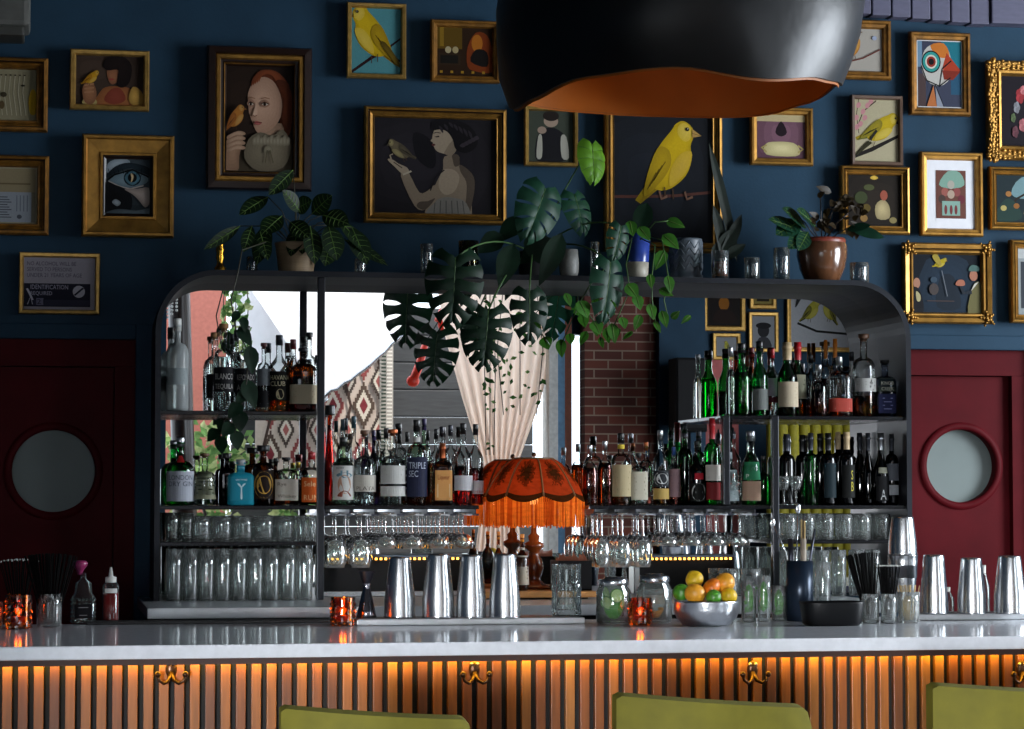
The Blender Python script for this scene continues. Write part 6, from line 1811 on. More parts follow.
# blue canister of bar tools
p = on_bar(800, 621); s_ = sc3(p); R = 13.5 / s_; H = 60 / s_
t = thing('tool_canister', 'dark blue metal canister of bar tools beside the mint', 'canister', p)
m = MB(); m.lathe([(0, 0), (R, 0), (R, H), (R * .95, H), (R * .93, .01), (0, .01)], 30); m.build('canister_body', mat('dark_blue_metal', '#1d2a3a', .3, metal=.5, var=.2, nscale=14), t)
def tool(name, lab, cat, pts, r, mtl, extra=None):
    b0 = Vector(pts[0])
    o = thing(name, lab, cat, p + b0)
    m = MB(); m.tube([Vector(q) - b0 for q in pts], r, 8); m.build('shaft', mtl, o)
    if extra:
        extra(o, Vector(pts[-1]) - b0)
    return o
def spoon(o, e):
    m = MB(); m.ball((e.x, e.y, e.z), .012, 10, 6, sq=(.75, .3, 1.4)); m.build('bowl', M_CHROME, o)
K = 1 / s_
tool('bar_spoon', 'thin steel bar spoon leaning highest out of the canister', 'spoon', [(-.004, 0, .02), (-3 * K, 0, 60 * K), (-1.5 * K, 0, 112 * K)], .0024, M_CHROME, spoon)
tool('bar_spoon', 'steel bar spoon tilted towards the lamp side of the canister', 'spoon', [(-.008, .01, .02), (-14 * K, .0, 68 * K), (-28 * K, -.0, 98 * K)], .0024, M_CHROME, spoon)
tool('tweezers', 'long steel tweezers upright in the canister', 'tweezers', [(.006, .0, .02), (4 * K, 0, 70 * K), (5 * K, 0, 106 * K)], .0028, M_CHROME, lambda o, e: MB().tube([(0, .004, 0), (e.x, .006, e.z)], .0026, 6).build('second_arm', M_CHROME, o))
tool('wooden_stick', 'pale wooden stick upright in the canister, left of its pair', 'stick', [(.0, -.01, .02), (1.2 * K, -.01, 60 * K), (1.2 * K, -.01, 101 * K)], .003, M_BAM)
tool('wooden_stick', 'pale wooden stick upright in the canister, right of its pair', 'stick', [(.008, -.01, .02), (4 * K, -.012, 60 * K), (4 * K, -.012, 100 * K)], .003, M_BAM)
tool('muddler', 'grey wooden muddler standing in the canister', 'muddler', [(.012, -.012, .02), (3 * K, -.01, 60 * K), (3 * K, -.01, 82 * K)], .0095, mat('weathered_wood', '#8d8274', .6))
tool('peeler', 'metal peeler handle fanning out of the canister', 'peeler', [(.016, .012, .02), (12 * K, .01, 62 * K), (17 * K, .01, 92 * K)], .004, M_GUN)
tool('bar_spatula', 'flat dark spatula at the canister front edge', 'spatula', [(-.016, .012, .02), (-8 * K, .01, 60 * K), (-8.5 * K, .01, 82 * K)], .008, M_GUN)
q_, _s = cup(815, 831, 562, 620, 'tall clear glass between the canister and the black tray')
# black napkin tray
p = on_bar(832, 625.5); s_ = sc3(p); R = 32 / s_
t = thing('napkin_tray', 'low black rounded tray with a shiny rim before the canister', 'tray', p)
m = MB(); m.lathe([(0, 0), (R * .82, 0), (R * .92, .008), (R, 22 / s_), (R * 1.01, 24 / s_), (R * .96, 24 / s_), (R * .93, 12 / s_), (0, 8 / s_)], 36, n=3.2, dy=.6); m.build('tray_shell', mat('black_plastic', '#07080a', .4, spec=.2), t)
# small clear dispenser behind the far shakers
for px, yb, yt, lab in ((953, 613, 588, 'small clear bottle between the first and second far shakers'), (989, 613, 566, 'clear plastic dispenser between the last two far shakers')):
    q = on_tray(px, yb, ztB) + Vector((0, .045, 0)); s2 = sc3(q)
    g_ = thing('dispenser_bottle', lab, 'bottle', q)
    Hh = (yb - yt) / s2
    m = MB(); m.lathe([(0, 0), (6 / s2, 0), (6.2 / s2, .004), (6.2 / s2, Hh * .55), (2.6 / s2, Hh * .8), (2.2 / s2, Hh * .86), (0, Hh * .86)], 20); m.build('plastic_body', thin_glass('clear_plastic', '#dcdedc'), g_)
    m = MB(); m.lathe([(2.4 / s2, Hh * .82), (2.6 / s2, Hh), (0, Hh)], 16); m.build('cap', cap_of('white'), g_)

# ---------------------------------------------------------------- fringed table lamp
p = at(534, 588, 8.86); s_ = scale(534, 8.86)
LX, LY = p.x, 8.86
tl = thing('table_lamp', 'glowing orange scalloped fringe lamp in the middle of the mirror', 'lamp', (LX, LY, ZBd))
zb = lambda py: at(534, py, 8.86).z - ZBd
R = 51 / s_
M_SHADE = cloth_mat('orange_silk', '#9a381a', .5, var=.25)
M_SHADE2 = cloth_mat('olive_velvet_patch', '#3a1f0e', .3, var=.3)
M_FRINGE = cloth_mat('orange_fringe', '#ea7c2c', .6, var=.2)
m = MB()
NP = 8
ztop, zsh = zb(459), zb(496)
def shade(u, v):                                     # v: 0 rim, 1 top
    a = 2 * PI * u
    seg = (u * NP) % 1
    puff = sin(PI * seg)
    r0, r1 = R * (.955 + .045 * puff), 19 / s_
    q = v
    r = r1 + (r0 - r1) * max(0, 1 - q) ** .62
    scal = -.022 * puff * max(0, 1 - v * 4)
    z = zsh + (ztop - zsh) * q + scal
    r += .004 * sin(u * NP * 2 * PI * 7) * (1 - v) * 0
    return (r * cos(a), r * sin(a), z)
NU, NV = NP * 28, 28
m.grid(shade, NU, NV)
for k in range(len(m.f)):
    i, j = k % NU, k // NU
    u, v = (((i + .5) / 28) % 1), (j + .5) / NV
    # gathered darker heart of each panel, and a border
    d_ = ((u - .5) / .30) ** 2 + ((v - .62) / .34) ** 2
    if v < .12:
        m.m[k] = 2
    else:
        an = int(math.atan2((v - .62) / .34, (u - .5) / .30) * 9)
        hq = (sin(an * 12.9898 + (i // 28) * 7.3) * 43758.5) % 1
        if d_ < .06 + .5 * hq:
            m.m[k] = 2
        elif d_ < .5 + .9 * hq:
            m.m[k] = 1
shade_o = m.build('shade', [M_SHADE, cloth_mat('rust_silk', '#62240f', .45, var=.3), M_SHADE2], tl)
m = MB()
for i in range(NP):
    pts = [shade(i / NP, v / 8) for v in range(9)]
    m.tube([(x * 1.01, y * 1.01, z) for x, y, z in pts], .0035, 6)
m.tube([shade(i / 48, 1) for i in range(49)], .005, 6)
m.build('braid', mat('dark_gold_braid', '#6a4414', .6), shade_o)
m = MB()
NF = 150
for i in range(NF):
    a = 2 * PI * i / NF
    x, y, z = shade(i / NF, 0)
    L_ = (zb(496) - zb(527)) * random.uniform(.94, 1.03)
    b0 = Vector((x, y, z)); wv = Vector((-sin(a), cos(a), 0)) * R * PI / NF * .86
    out = Vector((cos(a), sin(a), 0)) * random.uniform(-.003, .003)
    e = b0 - Vector((0, 0, z - zsh + L_)) + out
    m.add([b0 - wv, b0 + wv, e + wv * .9, e - wv * .9], [(0, 1, 2, 3)], random.choice((0, 0, 1)))
m.build('fringe', [M_FRINGE, cloth_mat('rust_fringe', '#c05018', .5, var=.2)], shade_o)
m = MB(); M_LB = mat('amber_turned_base', '#6a3010', .2, var=.2, coat=.5)
m.lathe([(0, 0), (17 / s_, 0), (18 / s_, .006), (15 / s_, .014), (9 / s_, .022), (6 / s_, .035), (8 / s_, .055), (9.5 / s_, .075), (8.5 / s_, .10), (5.5 / s_, .12), (5 / s_, .135), (10 / s_, .15), (10 / s_, .163), (5 / s_, .172), (6 / s_, .19), (3 / s_, .2), (2.5 / s_, zsh + .03)], 24)
m.build('base', M_LB, tl)
m = MB(); m.ball((0, 0, zsh + .03), .03, 14, 10); m.lathe([(.012, zsh - .03), (.014, zsh + .005)], 12)
m.build('bulb', glow_mat('warm_bulb', '#ffc070', 2), tl)
m = MB(); m.tube([(0, 0, zsh + .05), (0, 0, ztop + .012)], .003, 6); m.ball((0, 0, ztop + .016), .009)
for a in (0, 2.1, 4.2):
    m.tube([(0, 0, ztop), (19 / s_ * cos(a), 19 / s_ * sin(a), ztop)], .002, 5)
m.build('harp', M_BRONZE, tl)
LAMP_P = Vector((LX, LY, ZBd + zsh - .012))
for k, (dx, dy) in enumerate(((.075, 0), (-.04, .065), (-.04, -.065))):
    point_light('lamp_bulb_light', LAMP_P + Vector((dx, dy, 0)), .30, (1, .66, .34), .03)

# ---------------------------------------------------------------- big pendant shade
PY_ = 6.9
pc = at(677, 100, PY_); s_ = scale(675, PY_)
pd = thing('pendant_lamp', 'huge dented black pendant shade with copper orange inside above the bar', 'lamp', (pc.x, PY_, 2.6))
RIM = [(0, .05), (22, .022), (40, .006), (90, .018), (140, .014), (162, -.015), (180, -.05), (198, -.04), (225, -.008), (255, .004), (284, -.022), (315, .006), (340, .02), (360, .045)]
def rim(a):
    d = math.degrees(a) % 360
    for (a0, v0), (a1, v1) in zip(RIM[:-1], RIM[1:]):
        if a0 <= d <= a1:
            t = (1 - cos(PI * (d - a0) / (a1 - a0))) / 2
            return v0 + (v1 - v0) * t
RX = 184 / s_
def pend(off):
    prof = [(.915, 0), (.965, .07), (.995, .16), (1.0, .25), (.97, .36), (.88, .47), (.70, .56), (.45, .61), (.16, .63), (.05, .635)]
    out = []
    for r, z in prof:
        out.append((r * RX - off, z - off * .5))
    return out
def pfn(r, z, a, k):
    dent = 1 + .012 * sin(3 * a + z * 9) + .010 * sin(5 * a - z * 14 + 1) + .006 * sin(9 * a + z * 20)
    return (r * dent, z + rim(a) * max(0, 1 - z / .35))
m = MB(); m.lathe(pend(0), 72, fn=pfn)
M_PEND = mat('burnished_black_shell', '#141518', .40, metal=.3, var=.5, nscale=5, bump=.5, bscale=11)
pshade = m.build('shade', M_PEND, pd)
m = MB(); m.lathe([(r, z) for r, z in pend(.012)], 72, fn=pfn); m.f = [tuple(reversed(f)) for f in m.f]
m.build('lining', mat('copper_orange_lining', '#a0580e', .6, var=.12, nscale=6), pshade)
m = MB(); e0, e1 = pend(0)[0], pend(.012)[0]
m.lathe([e0, ((e0[0] + e1[0]) / 2, e0[1] - .006), e1], 72, fn=lambda r, z, a, k: pfn(r, max(z, 0), a, k)); m.build('rim', M_PEND, pshade)
m = MB(); m.tube([(0, 0, .62), (0, 0, ZC - 2.6)], .012, 8); m.build('cord', M_BLACK, pd)
m = MB(); m.ball((0, 0, .36), .05, 14, 10); m.lathe([(.022, .40), (.024, .5), (0, .5)], 12); m.build('bulb', glow_mat('dim_bulb', '#ffb060', 1.5), pd)
point_light('pendant_bulb_light', (pc.x - .1, PY_, 2.6 + .27), .7, (1, .66, .34), .06)
# ---------------------------------------------------------------- plants and oddments on top of the shelving
def leaf_gloss(name, color, rough=.46, trans=.18, var=.3, vein=None):
    if name in MATS:
        return MATS[name]
    m = mat(name, color, rough, var=var, nscale=30, spec=.28)
    nt = m.node_tree
    N, L = nt.nodes, nt.links
    b, out = N['Principled BSDF'], N['Material Output']
    t = N.new('ShaderNodeBsdfTranslucent')
    t.inputs[0].default_value = tuple(min(1, x * 1.8) for x in hx(color)) + (1,)
    mx = N.new('ShaderNodeMixShader')
    mx.inputs[0].default_value = trans
    L.new(b.outputs[0], mx.inputs[1]); L.new(t.outputs[0], mx.inputs[2]); L.new(mx.outputs[0], out.inputs[0])
    return m
LG_DARK = leaf_gloss('monstera_leaf_dark', '#0f2818')  # for backlit leaves: their shade is put into this darker green
LG_MID = leaf_gloss('monstera_leaf_green', '#173c2a')  # lighter copy for the monstera leaves that catch the light
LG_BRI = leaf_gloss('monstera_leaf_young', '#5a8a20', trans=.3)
LG_POT = leaf_gloss('pothos_leaf', '#3a6e22', trans=.3)
LG_VEIN = leaf_gloss('pale_leaf_vein', '#5d7a3a')
LG_MAR = leaf_gloss('prayer_leaf', '#10240f', rough=.5)
LG_DEEP = leaf_gloss('deep_leaf', '#0c1a10', rough=.6, trans=.1)
M_STEM = mat('green_stem', '#3a5a2a', .5)
def frame_for(b, e, Y0, Y1, nrm=None):
    B, E = at(b[0], b[1], Y0), at(e[0], e[1], Y1)
    u = E - B
    L_ = u.length
    u.normalize()
    n = nrm or Vector((random.uniform(-.25, .25), -1, random.uniform(.1, .5)))
    n = (n - u * n.dot(u)).normalized()
    return B, u, u.cross(n), n, L_
def sm(a, b, x):
    t = min(1, max(0, (x - a) / (b - a)))
    return t * t * (3 - 2 * t)
def monstera_leaf(b, e, wpx, Y0, Y1, nl=6, gap=.5, rejoin=.5, nrm=None):
    B, u, s, n, L_ = frame_for(b, e, Y0, Y1, nrm)
    W = .82 * wpx / scale(b[0], Y0)
    shape = [(0, .62), (.15, .92), (.35, 1.0), (.6, .86), (.8, .62), (1, .30)]
    def lerp(tab, t):
        for (a, x), (c, y) in zip(tab[:-1], tab[1:]):
            if t <= c:
                return x + (y - x) * (t - a) / (c - a)
        return tab[-1][1]
    m = MB()
    for side in (-1, 1):
        for i in range(nl):
            t0, t1 = i / nl, (i + 1) / nl
            tc = (t0 + t1) / 2
            def fn(a, r, t0=t0, t1=t1, tc=tc, side=side, i=i, rj=(1.0 if random.random() < rejoin else .35)):
                g = gap * sm(.22, .42, r) * (1 - rj * sm(.84, .98, r)) * (0 if i == 0 and False else 1)
                t = tc + (t0 + (t1 - t0) * a - tc) * (1 - g * .62)
                ph = math.radians(138 - 112 * t ** .8)
                ln = W * .5 / max(.55, sin(math.radians(138 - 112 * .4))) * lerp(shape, t) * (1 - (.09 * (1 - rj)) * (2 * a - 1) ** 2 * sm(.7, 1, r))
                mid = u * (L_ * (.14 + .72 * t))
                d = u * cos(ph) + s * (side * sin(ph))
                lift = -.10 * W * r ** 2 + .03 * W * sin(PI * r) - .10 * L_ * t * t + .012 * W * sin((a) * PI)
                return B + mid + d * (ln * r) + n * lift
            k0 = len(m.f)
            m.grid(fn, 4, 9)
    m.tube([B + u * L_ * (.14 + .72 * t / 6) - n * (.10 * L_ * (t / 6) ** 2 - .0012) for t in range(7)], [.0022, .002, .0018, .0015, .0012, .001, .0008], 5, mi=1)
    return m, B + u * L_ * .14
def heart_leaf(m, b, e, wpx, Y0, Y1, mi=0, vein=None, shape='heart', nrm=None, fold=.12, droop=.12):
    B, u, s, n, L_ = frame_for(b, e, Y0, Y1, nrm)
    W = wpx / scale(b[0], Y0)
    def half(t):
        if shape == 'heart':
            return math.sqrt(max(0, 1 - (2 * min(t, .32) / .64 - 1) ** 2)) if t < .32 else max(0, 1 - ((t - .32) / .68) ** 1.6)
        if shape == 'blade':
            return min(1, t * 6) * max(0, 1 - max(0, (t - .6) / .4) ** 2)
        return sin(PI * min(1, t * 1.0)) ** .75
    def fn(a, t):
        w_ = (2 * a - 1) * half(t) * W / 2
        back = -.10 * L_ * max(0, 1 - t / .2) * abs(2 * a - 1) if shape == 'heart' else 0
        return B + u * (L_ * t + back) + s * w_ + n * (fold * abs(w_) - droop * L_ * t * t)
    k0 = len(m.f)
    m.grid(fn, 6, 10, mi)
    if vein is not None:
        for k in range(k0, len(m.f)):
            i, j = (k - k0) % 6, (k - k0) // 6
        m.tube([fn(.5, t / 6) + n * .0008 for t in range(7)], [.0022, .002, .0018, .0016, .0012, .001, .0006], 4, mi=vein)
        if shape == 'oval':
            for t in (.2, .35, .5, .65, .8):
                for sgn in (-1, 1):
                    m.tube([fn(.5, t) + n * .0006, fn(.5 + sgn * .25, t + .05) + n * .0012, fn(.5 + sgn * .42, t + .11) + n * .001], [.0012, .0010, .0004], 3, mi=vein, caps=False)
    return B
ZT = uz1 + .0004
YT = 8.90
def ledge(px, Y=YT):
    return Vector((at(px, 270, Y).x, Y, ZT))
def pot(t, R0, R1, H, mtl, soil=True, name='pot', prof=None):
    m = MB()
    m.lathe(prof or [(0, 0), (R0, 0), (R0 * 1.02, .004), (R1, H * .92), (R1 * 1.03, H * .94), (R1 * 1.03, H), (R1 * .93, H), (R1 * .9, H * .8), (0, H * .8)], 30); m.build(name, mtl, t)
    if soil:
        m = MB(); m.lathe([(R1 * .92, H * .82), (R1 * .4, H * .86), (0, H * .85)], 18); m.build('soil', mat('potting_soil', '#1c130c', .95, bump=.8, bscale=80), t)
def leaf_part(t, name, fn, mats):
    """build a mesh given in world places under the thing t"""
    m = fn
    m.v = [tuple(Vector(v) - t.location) for v in m.v]
    return m.build(name, mats, t)
# --- monstera
p = ledge(533, 8.93)
mo = thing('monstera_plant', 'large monstera with split leaves hanging in front of the mirror', 'plant', p)
s_ = scale(533, 8.93)
pot(mo, 13 / s_, 16 / s_, 28 / s_, mat('charcoal_pot', '#1b1c1e', .5))
top = p + Vector((0, 0, 26 / s_))
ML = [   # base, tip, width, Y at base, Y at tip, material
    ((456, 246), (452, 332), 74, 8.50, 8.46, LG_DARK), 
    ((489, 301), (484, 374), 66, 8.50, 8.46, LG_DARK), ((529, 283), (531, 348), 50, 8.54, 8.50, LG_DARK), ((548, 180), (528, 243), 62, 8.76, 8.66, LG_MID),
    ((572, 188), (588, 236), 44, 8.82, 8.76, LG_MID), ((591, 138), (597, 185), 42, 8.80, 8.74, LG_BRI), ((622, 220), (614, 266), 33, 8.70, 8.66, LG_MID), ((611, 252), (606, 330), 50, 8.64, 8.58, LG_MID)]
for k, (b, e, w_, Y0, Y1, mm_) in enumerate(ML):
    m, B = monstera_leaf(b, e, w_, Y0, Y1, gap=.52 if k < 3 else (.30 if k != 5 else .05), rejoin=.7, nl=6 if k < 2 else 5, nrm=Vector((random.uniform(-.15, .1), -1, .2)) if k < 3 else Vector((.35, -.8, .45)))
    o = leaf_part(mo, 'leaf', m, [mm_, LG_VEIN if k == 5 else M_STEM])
    if k == 5:
        o['label'] = 'young yellow green leaf'
    m = MB()
    md = top.lerp(B, .55) + Vector((0, -.02, .10 if B.z < top.z + .1 else .04))
    m.tube([top + (md - top) * (q / 5) * (2 - q / 5) * .5 + (B - top) * (q / 5) ** 2 * .5 for q in range(0)] + [top * (1 - q) ** 2 + md * 2 * q * (1 - q) + B * q ** 2 for q in [i / 8 for i in range(9)]], .0032, 6)
    leaf_part(mo, 'petiole', m, M_STEM)
m = MB()
for b, e, w_, Y0 in (((512, 248), (500, 288), 24, 8.66), ((548, 240), (520, 262), 26, 8.80), ((530, 236), (556, 270), 28, 8.78), ((560, 238), (540, 285), 22, 8.74), ((646, 206), (636, 240), 20, 8.86), ((500, 236), (478, 252), 22, 8.84), ((520, 220), (498, 240), 22, 8.86)):
    heart_leaf(m, b, e, w_, Y0, Y0 - .03)
leaf_part(mo, 'small_leaves', m, LG_DARK)
# red flower shapes hanging in the window
t = thing('red_ornament', 'bright red curved hanging ornament in the window behind the monstera, seen in the mirror', 'ornament', V(440, 318, -1.4))
for pts in ([(447, 303), (442, 312), (438, 322)], [(426, 342), (423, 352), (419, 366), (414, 378)]):
    m = MB(); m.tube([V(x, y, -1.4) for x, y in pts], [.024, .030, .034, .034][:len(pts)], 8)
    leaf_part(t, 'curved_stalk', m, mat('vermilion', '#f0402c', .4))
for c_ in ((444, 325), (413, 381)):
    m = MB(); m.ball(V(c_[0], c_[1], -1.4), .052, 12, 8, sq=(1, .5, .9)); leaf_part(t, 'petal', m, MATS['vermilion'])
m = MB(); m.tube([V(447, 304, -1.4), V(450, 200, -1.4)], .004, 5); m.tube([V(438, 322, -1.4), V(426, 342, -1.4)], .004, 5)
leaf_part(t, 'cord', m, M_BLACK)
# --- pothos in a two tone pot
p = ledge(637.5, 8.86); s_ = scale(637, 8.86)
t = thing('pothos_plant', 'pothos with heart leaves trailing from a blue and white pot', 'plant', p)
m = MB(); m.lathe([(0, 0), (9.5 / s_, 0), (10.5 / s_, .004), (11.3 / s_, 17 / s_), (0, 17 / s_)], 28); m.build('pot_foot', mat('cream_stoneware', '#a9a294', .45), t)
m = MB(); m.lathe([(11.3 / s_, 17 / s_), (13.3 / s_, 46 / s_), (12.4 / s_, 46 / s_), (11.5 / s_, 40 / s_), (0, 40 / s_)], 28); m.build('pot', mat('cobalt_glaze', '#2b3f8a', .25), t)
m = MB()
PL = [((668, 221), (688, 227), 18), ((664, 236), (682, 250), 20), ((664, 252), (654, 272), 17), ((650, 275), (652, 290), 12), ((668, 277), (672, 296), 15), ((660, 290), (676, 296), 12), ((650, 305), (655, 322), 15), ((662, 312), (668, 330), 14), ((636, 296), (642, 312), 17), ((640, 316), (634, 332), 13), ((566, 294), (572, 308), 12), ((580, 302), (590, 320), 22), ((594, 322), (602, 336), 20), ((612, 325), (616, 346), 16), ((622, 318), (626, 330), 14), ((628, 285), (640, 300), 20), ((672, 318), (681, 310), 10), ((655, 322), (662, 334), 9), ((690, 316), (680, 324), 8), ((640, 228), (652, 242), 18), ((630, 222), (634, 238), 16)]
for k, (b, e, w_) in enumerate(PL):
    heart_leaf(m, b, (b[0] + (e[0] - b[0]) * .85, b[1] + (e[1] - b[1]) * .85), w_ * .78, 8.62 if b[1] > 265 else 8.74, 8.60 if b[1] > 265 else 8.71, 0, 1)
leaf_part(t, 'foliage', m, [LG_POT, LG_VEIN])
m = MB()
for pts in ([(640, 240, 8.8), (655, 222, 8.74), (668, 221, 8.72)], [(640, 238, 8.8), (655, 245, 8.72), (652, 275, 8.64), (652, 300, 8.62), (656, 325, 8.62)], [(645, 236, 8.8), (662, 240, 8.72), (668, 275, 8.64), (664, 300, 8.62), (668, 318, 8.62)], [(632, 238, 8.8), (626, 265, 8.66), (630, 290, 8.62), (612, 330, 8.62)], [(630, 240, 8.8), (590, 285, 8.64), (580, 302, 8.62), (600, 330, 8.62)]):
    m.tube([at(*q) for q in pts], .0024, 5)
leaf_part(t, 'stem', m, M_STEM)
# --- prayer plant in a clay bowl, with a trailing stem
p = ledge(296, 8.90); s_ = scale(296, 8.9)
t = thing('prayer_plant', 'dark striped prayer plant in a ribbed clay pot, trailing past the vodka shelf', 'plant', p)
pot(t, 17 / s_, 21 / s_, 32 / s_, mat('ribbed_clay', '#8a7458', .55, bump=.2, stretch=(1, 1, 20), nscale=10))
m = MB()
MLs = [((293, 170), (270, 193), 17), ((268, 197), (240, 212), 18), ((300, 212), (285, 190), 18), ((312, 214), (330, 195), 22), ((296, 210), (310, 200), 20), ((322, 215), (348, 222), 24), ((338, 220), (372, 252), 22), ((352, 228), (368, 262), 22), ((328, 225), (338, 258), 24), ((310, 226), (316, 262), 20), ((300, 226), (290, 254), 18), ((282, 216), (262, 232), 22), ((268, 224), (256, 262), 20), ((252, 226), (244, 250), 14), ((260, 232), (268, 258), 16), ((240, 226), (206, 248), 12), ((345, 240), (388, 262), 13), ((330, 240), (326, 264), 22), ((306, 232), (302, 252), 16), ((290, 222), (308, 236), 20)]
for b, e, w_ in MLs:
    Y0 = random.uniform(8.80, 8.88)
    heart_leaf(m, b, e, w_, Y0, Y0 - .06, 0, 1, 'oval', Vector((random.uniform(-.2, .5), -.8, random.uniform(.2, .7))))
leaf_part(t, 'foliage', m, [LG_MAR, LG_VEIN])
m = MB()
for b, e, w_ in MLs:
    B = at(b[0], b[1], 8.86); S_ = p + Vector((0, 0, 26 / s_))
    m.tube([S_, S_.lerp(B, .5) + Vector((0, -.01, .04)), B], .002, 5)
m.tube([at(272, 240, 8.86), at(242, 250, 8.72), at(238, 272, 8.69), at(231, 300, 8.68), at(236, 330, 8.68), at(248, 350, 8.68), at(247, 380, 8.68), at(240, 412, 8.68), at(233, 440, 8.68)], .0026, 5)
leaf_part(t, 'stem', m, mat('dark_stem', '#2a2a1a', .6))
m = MB()
for b, e, w_ in (((243, 318), (246, 332), 10), ((240, 328), (252, 346), 13), ((250, 348), (253, 374), 16), ((246, 382), (256, 408), 17), ((240, 404), (228, 418), 15), ((240, 412), (240, 432), 17), ((232, 424), (222, 436), 14), ((236, 432), (238, 450), 15), ((246, 392), (236, 404), 12), ((238, 312), (232, 322), 9)):
    heart_leaf(m, b, e, w_, 8.68, 8.665)
leaf_part(t, 'trailing_leaves', m, LG_DARK)
# --- plant in the glazed copper brown pot
p = ledge(822, 8.90); s_ = scale(822, 8.9)
t = thing('jar_plant', 'leafy plant in a round shiny brown pot below the still life', 'plant', p)
pot(t, 0, 23 / s_, 44 / s_, mat('brown_glaze', '#63402a', .2, var=.3, nscale=10, stretch=(4, 4, .6), coat=.6), prof=[(0, 0), (15 / s_, 0), (17 / s_, .005), (22.5 / s_, 14 / s_), (25.5 / s_, 28 / s_), (25.2 / s_, 38 / s_), (23 / s_, 42 / s_), (23.5 / s_, 44 / s_), (21 / s_, 44 / s_), (20 / s_, 36 / s_), (0, 36 / s_)])
m = MB(); m.lathe([(23.6 / s_, 39 / s_), (24.2 / s_, 42.5 / s_), (23.4 / s_, 45 / s_), (20.5 / s_, 45 / s_)], 30); m.build('pot_rim', mat('red_clay_rim', '#7a3222', .4), t)
m = MB()
for b, e, w_ in (((806, 228), (786, 206), 22), ((802, 232), (772, 216), 20), ((800, 222), (778, 232), 22), ((806, 234), (790, 246), 18), ((808, 232), (800, 248), 16), ((815, 226), (800, 208), 22)):
    heart_leaf(m, b, e, w_, 8.86, 8.78, 0, 1, 'oval', Vector((.3, -.7, .6)))
for b, e, w_ in (((850, 228), (884, 236), 12), ((846, 230), (870, 224), 10)):
    heart_leaf(m, b, e, w_, 8.86, 8.80, 0, None, 'oval')
leaf_part(t, 'foliage', m, [LG_MID, LG_VEIN])
m = MB()
rnd = random.Random(3)
for k in range(46):
    bx, by = rnd.uniform(815, 862), rnd.uniform(196, 232)
    heart_leaf(m, (bx, by), (bx + rnd.uniform(-9, 9), by + rnd.uniform(-9, 8)), rnd.uniform(5, 9), 8.86, 8.83)
heart_leaf(m, (830, 192), (817, 186), 8, 8.86, 8.84)
leaf_part(t, 'bronze_leaves', m, leaf_gloss('bronze_leaf', '#2a2010'))
m = MB()
for e in ((786, 208), (775, 218), (840, 196), (820, 188), (856, 206), (862, 226), (848, 214), (800, 214)):
    B = at(e[0], e[1], 8.86); S_ = p + Vector((0, 0, 38 / s_))
    m.tube([S_, S_.lerp(B, .5) + Vector((0, 0, .02)), B], .0022, 5)
leaf_part(t, 'stem', m, M_WOODF)
# --- snake plant in the patterned pot
p = ledge(686, 8.88); s_ = scale(686, 8.88)
t = thing('snake_plant', 'dark bladed plant in a grey pot with diamond relief', 'plant', p)
R = 16.5 / s_
m = MB(); m.lathe([(0, 0), (R * .98, 0), (R * 1.02, .004), (R * 1.02, 5 / s_), (R * .95, 6 / s_), (R * .97, 10 / s_), (R, 40 / s_), (R * .98, 42 / s_), (R * .9, 42 / s_), (R * .88, 34 / s_), (0, 34 / s_)], 32); m.build('pot', mat('slate_glaze', '#4a525a', .4), t)
m = MB()
for k in range(10):
    a = 2 * PI * k / 10
    for j in range(4):
        z0_ = 10 / s_ + j * 7.2 / s_
        for sg in (-1, 1):
            m.tube([(R * 1.005 * cos(a + q * sg * .314), R * 1.005 * sin(a + q * sg * .314), z0_ + (7.2 / s_) * q) for q in (0, .5, 1)], .0018, 4)
m.build('relief', mat('slate_glaze_pale', '#5d666e', .4), t)
m = MB()
for b, e, w_ in (((737, 262), (710, 142), 11), ((726, 262), (714, 205), 12), ((722, 260), (742, 214), 12), ((712, 258), (736, 228), 14), ((716, 262), (746, 244), 11)):
    heart_leaf(m, b, e, w_, 8.90, 8.88, 0, None, 'blade', Vector((.2, -1, .2)), .25, .02)
leaf_part(t, 'blades', m, LG_DEEP)
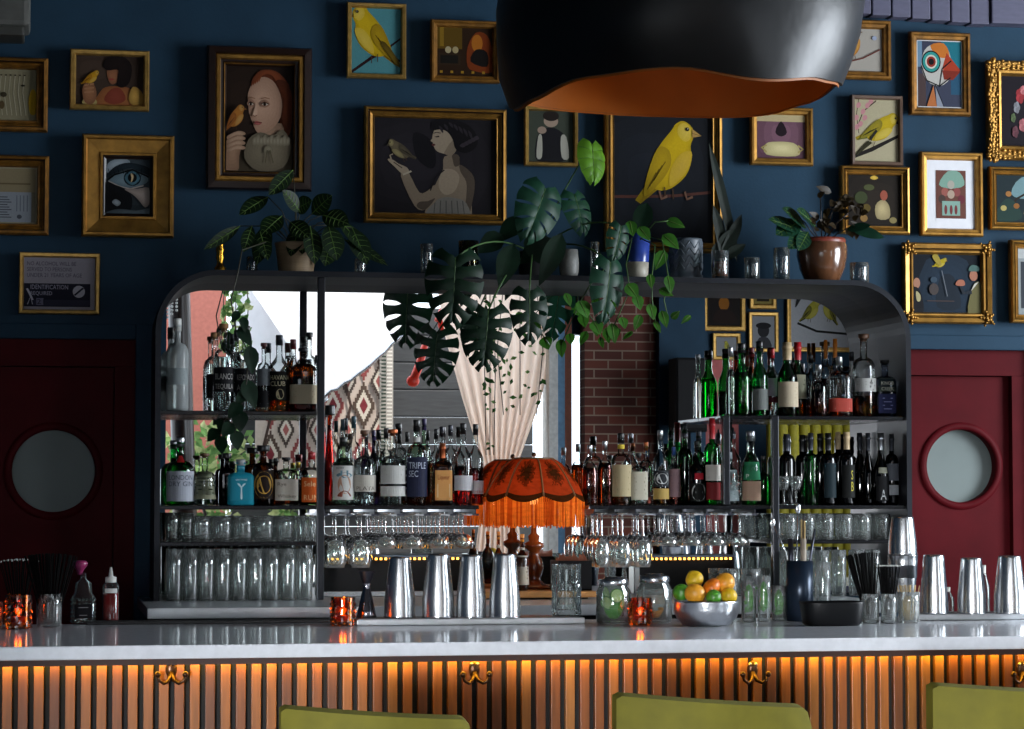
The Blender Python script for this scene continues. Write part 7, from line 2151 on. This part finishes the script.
# --- glasses, candlestick and cups along the top
M_DGLASS = thin_glass('grey_glassware', '#dfe4e4', '#8a9294', refl=1.8, frost=.05)
def top_glass(x0, x1, yt, lab, mtl=None, Y=8.86, fill=None):
    q = ledge((x0 + x1) / 2, Y); s2 = scale((x0 + x1) / 2, Y)
    yb = 497 - (q.z - CAMZ) * s2
    R = (x1 - x0) / s2 / 2
    g_ = tumbler_proto('ledge_glass', lab, 'glass', None, R * .96, R, (yb - yt) / s2 * 1.0, mtl or M_DGLASS)
    if 'group' in g_:
        del g_['group']
    g_.location = q
    if fill:
        m = MB(); m.lathe([(0, .010), (R * .88, .010), (R * .9, (yb - yt) / s2 * .6), (0, (yb - yt) / s2 * .6)], 20); m.build('candle_wax', mat('amber_wax', '#b5581e', .5), g_)
    return g_
top_glass(246, 258, 256, 'small glass on the ledge behind the prayer plant leaves, beside the brass candlestick', Y=8.98)
top_glass(354, 366, 258, 'small glass on the ledge just past the prayer plant')
top_glass(420, 433, 243, 'plain tall glass on the ledge between prayer plant and monstera')
top_glass(458, 479, 240, 'yellow tinted wide glass on the ledge behind the monstera leaves', thin_glass('olive_glassware', '#b9ae5a', '#3f3a12', refl=1.0))
top_glass(590, 599, 241, 'slim glass on the ledge between grey cup and pothos pot')
top_glass(711, 729, 250, 'glass with amber candle wax on the ledge under the snake plant', fill=True, Y=8.79)
top_glass(744, 760, 257, 'dark clear glass on the ledge left of the taller one')
top_glass(773, 790, 247, 'tall clear glass on the ledge touching the brown pot')
top_glass(849, 869, 262, 'short clear glass on the ledge at the rounded corner', Y=8.88)
q = ledge(220, 8.88); s2 = scale(220, 8.88)
t = thing('brass_candlestick', 'turned brass candlestick on the ledge at the rounded corner', 'candlestick', q)
m = MB(); m.lathe([(0, 0), (7 / s2, 0), (7.2 / s2, .004), (5.5 / s2, .012), (6 / s2, .018), (4 / s2, .026), (3 / s2, .04), (4.4 / s2, .055), (3.6 / s2, .07), (4.6 / s2, .082), (3.4 / s2, .095), (4.4 / s2, .11), (5.6 / s2, .125), (6 / s2, .132), (4 / s2, .132), (4 / s2, .115), (0, .115)], 24)
m.build('turned_stem', mat('polished_brass', '#b8862c', .22, metal=1, var=.1), t)
m = MB(); m.lathe([(0, .115), (3.4 / s2, .115), (3.4 / s2, .14), (0, .14)], 16); m.build('candle_stub', mat('dark_candle', '#2a1d14', .6), t)
q = ledge(569, 8.86); s2 = scale(569, 8.86)
t = thing('textured_cup', 'grey dimpled ceramic cup on the ledge behind the monstera', 'cup', q)
m = MB(); m.lathe([(0, 0), (7.5 / s2, 0), (9.5 / s2, 6 / s2), (10 / s2, 16 / s2), (8.8 / s2, 29 / s2), (8.2 / s2, 29 / s2), (9 / s2, 16 / s2), (0, 4 / s2)], 28); m.build('cup_body', mat('grey_stoneware', '#7c7c78', .5, bump=.5, bscale=60), t)
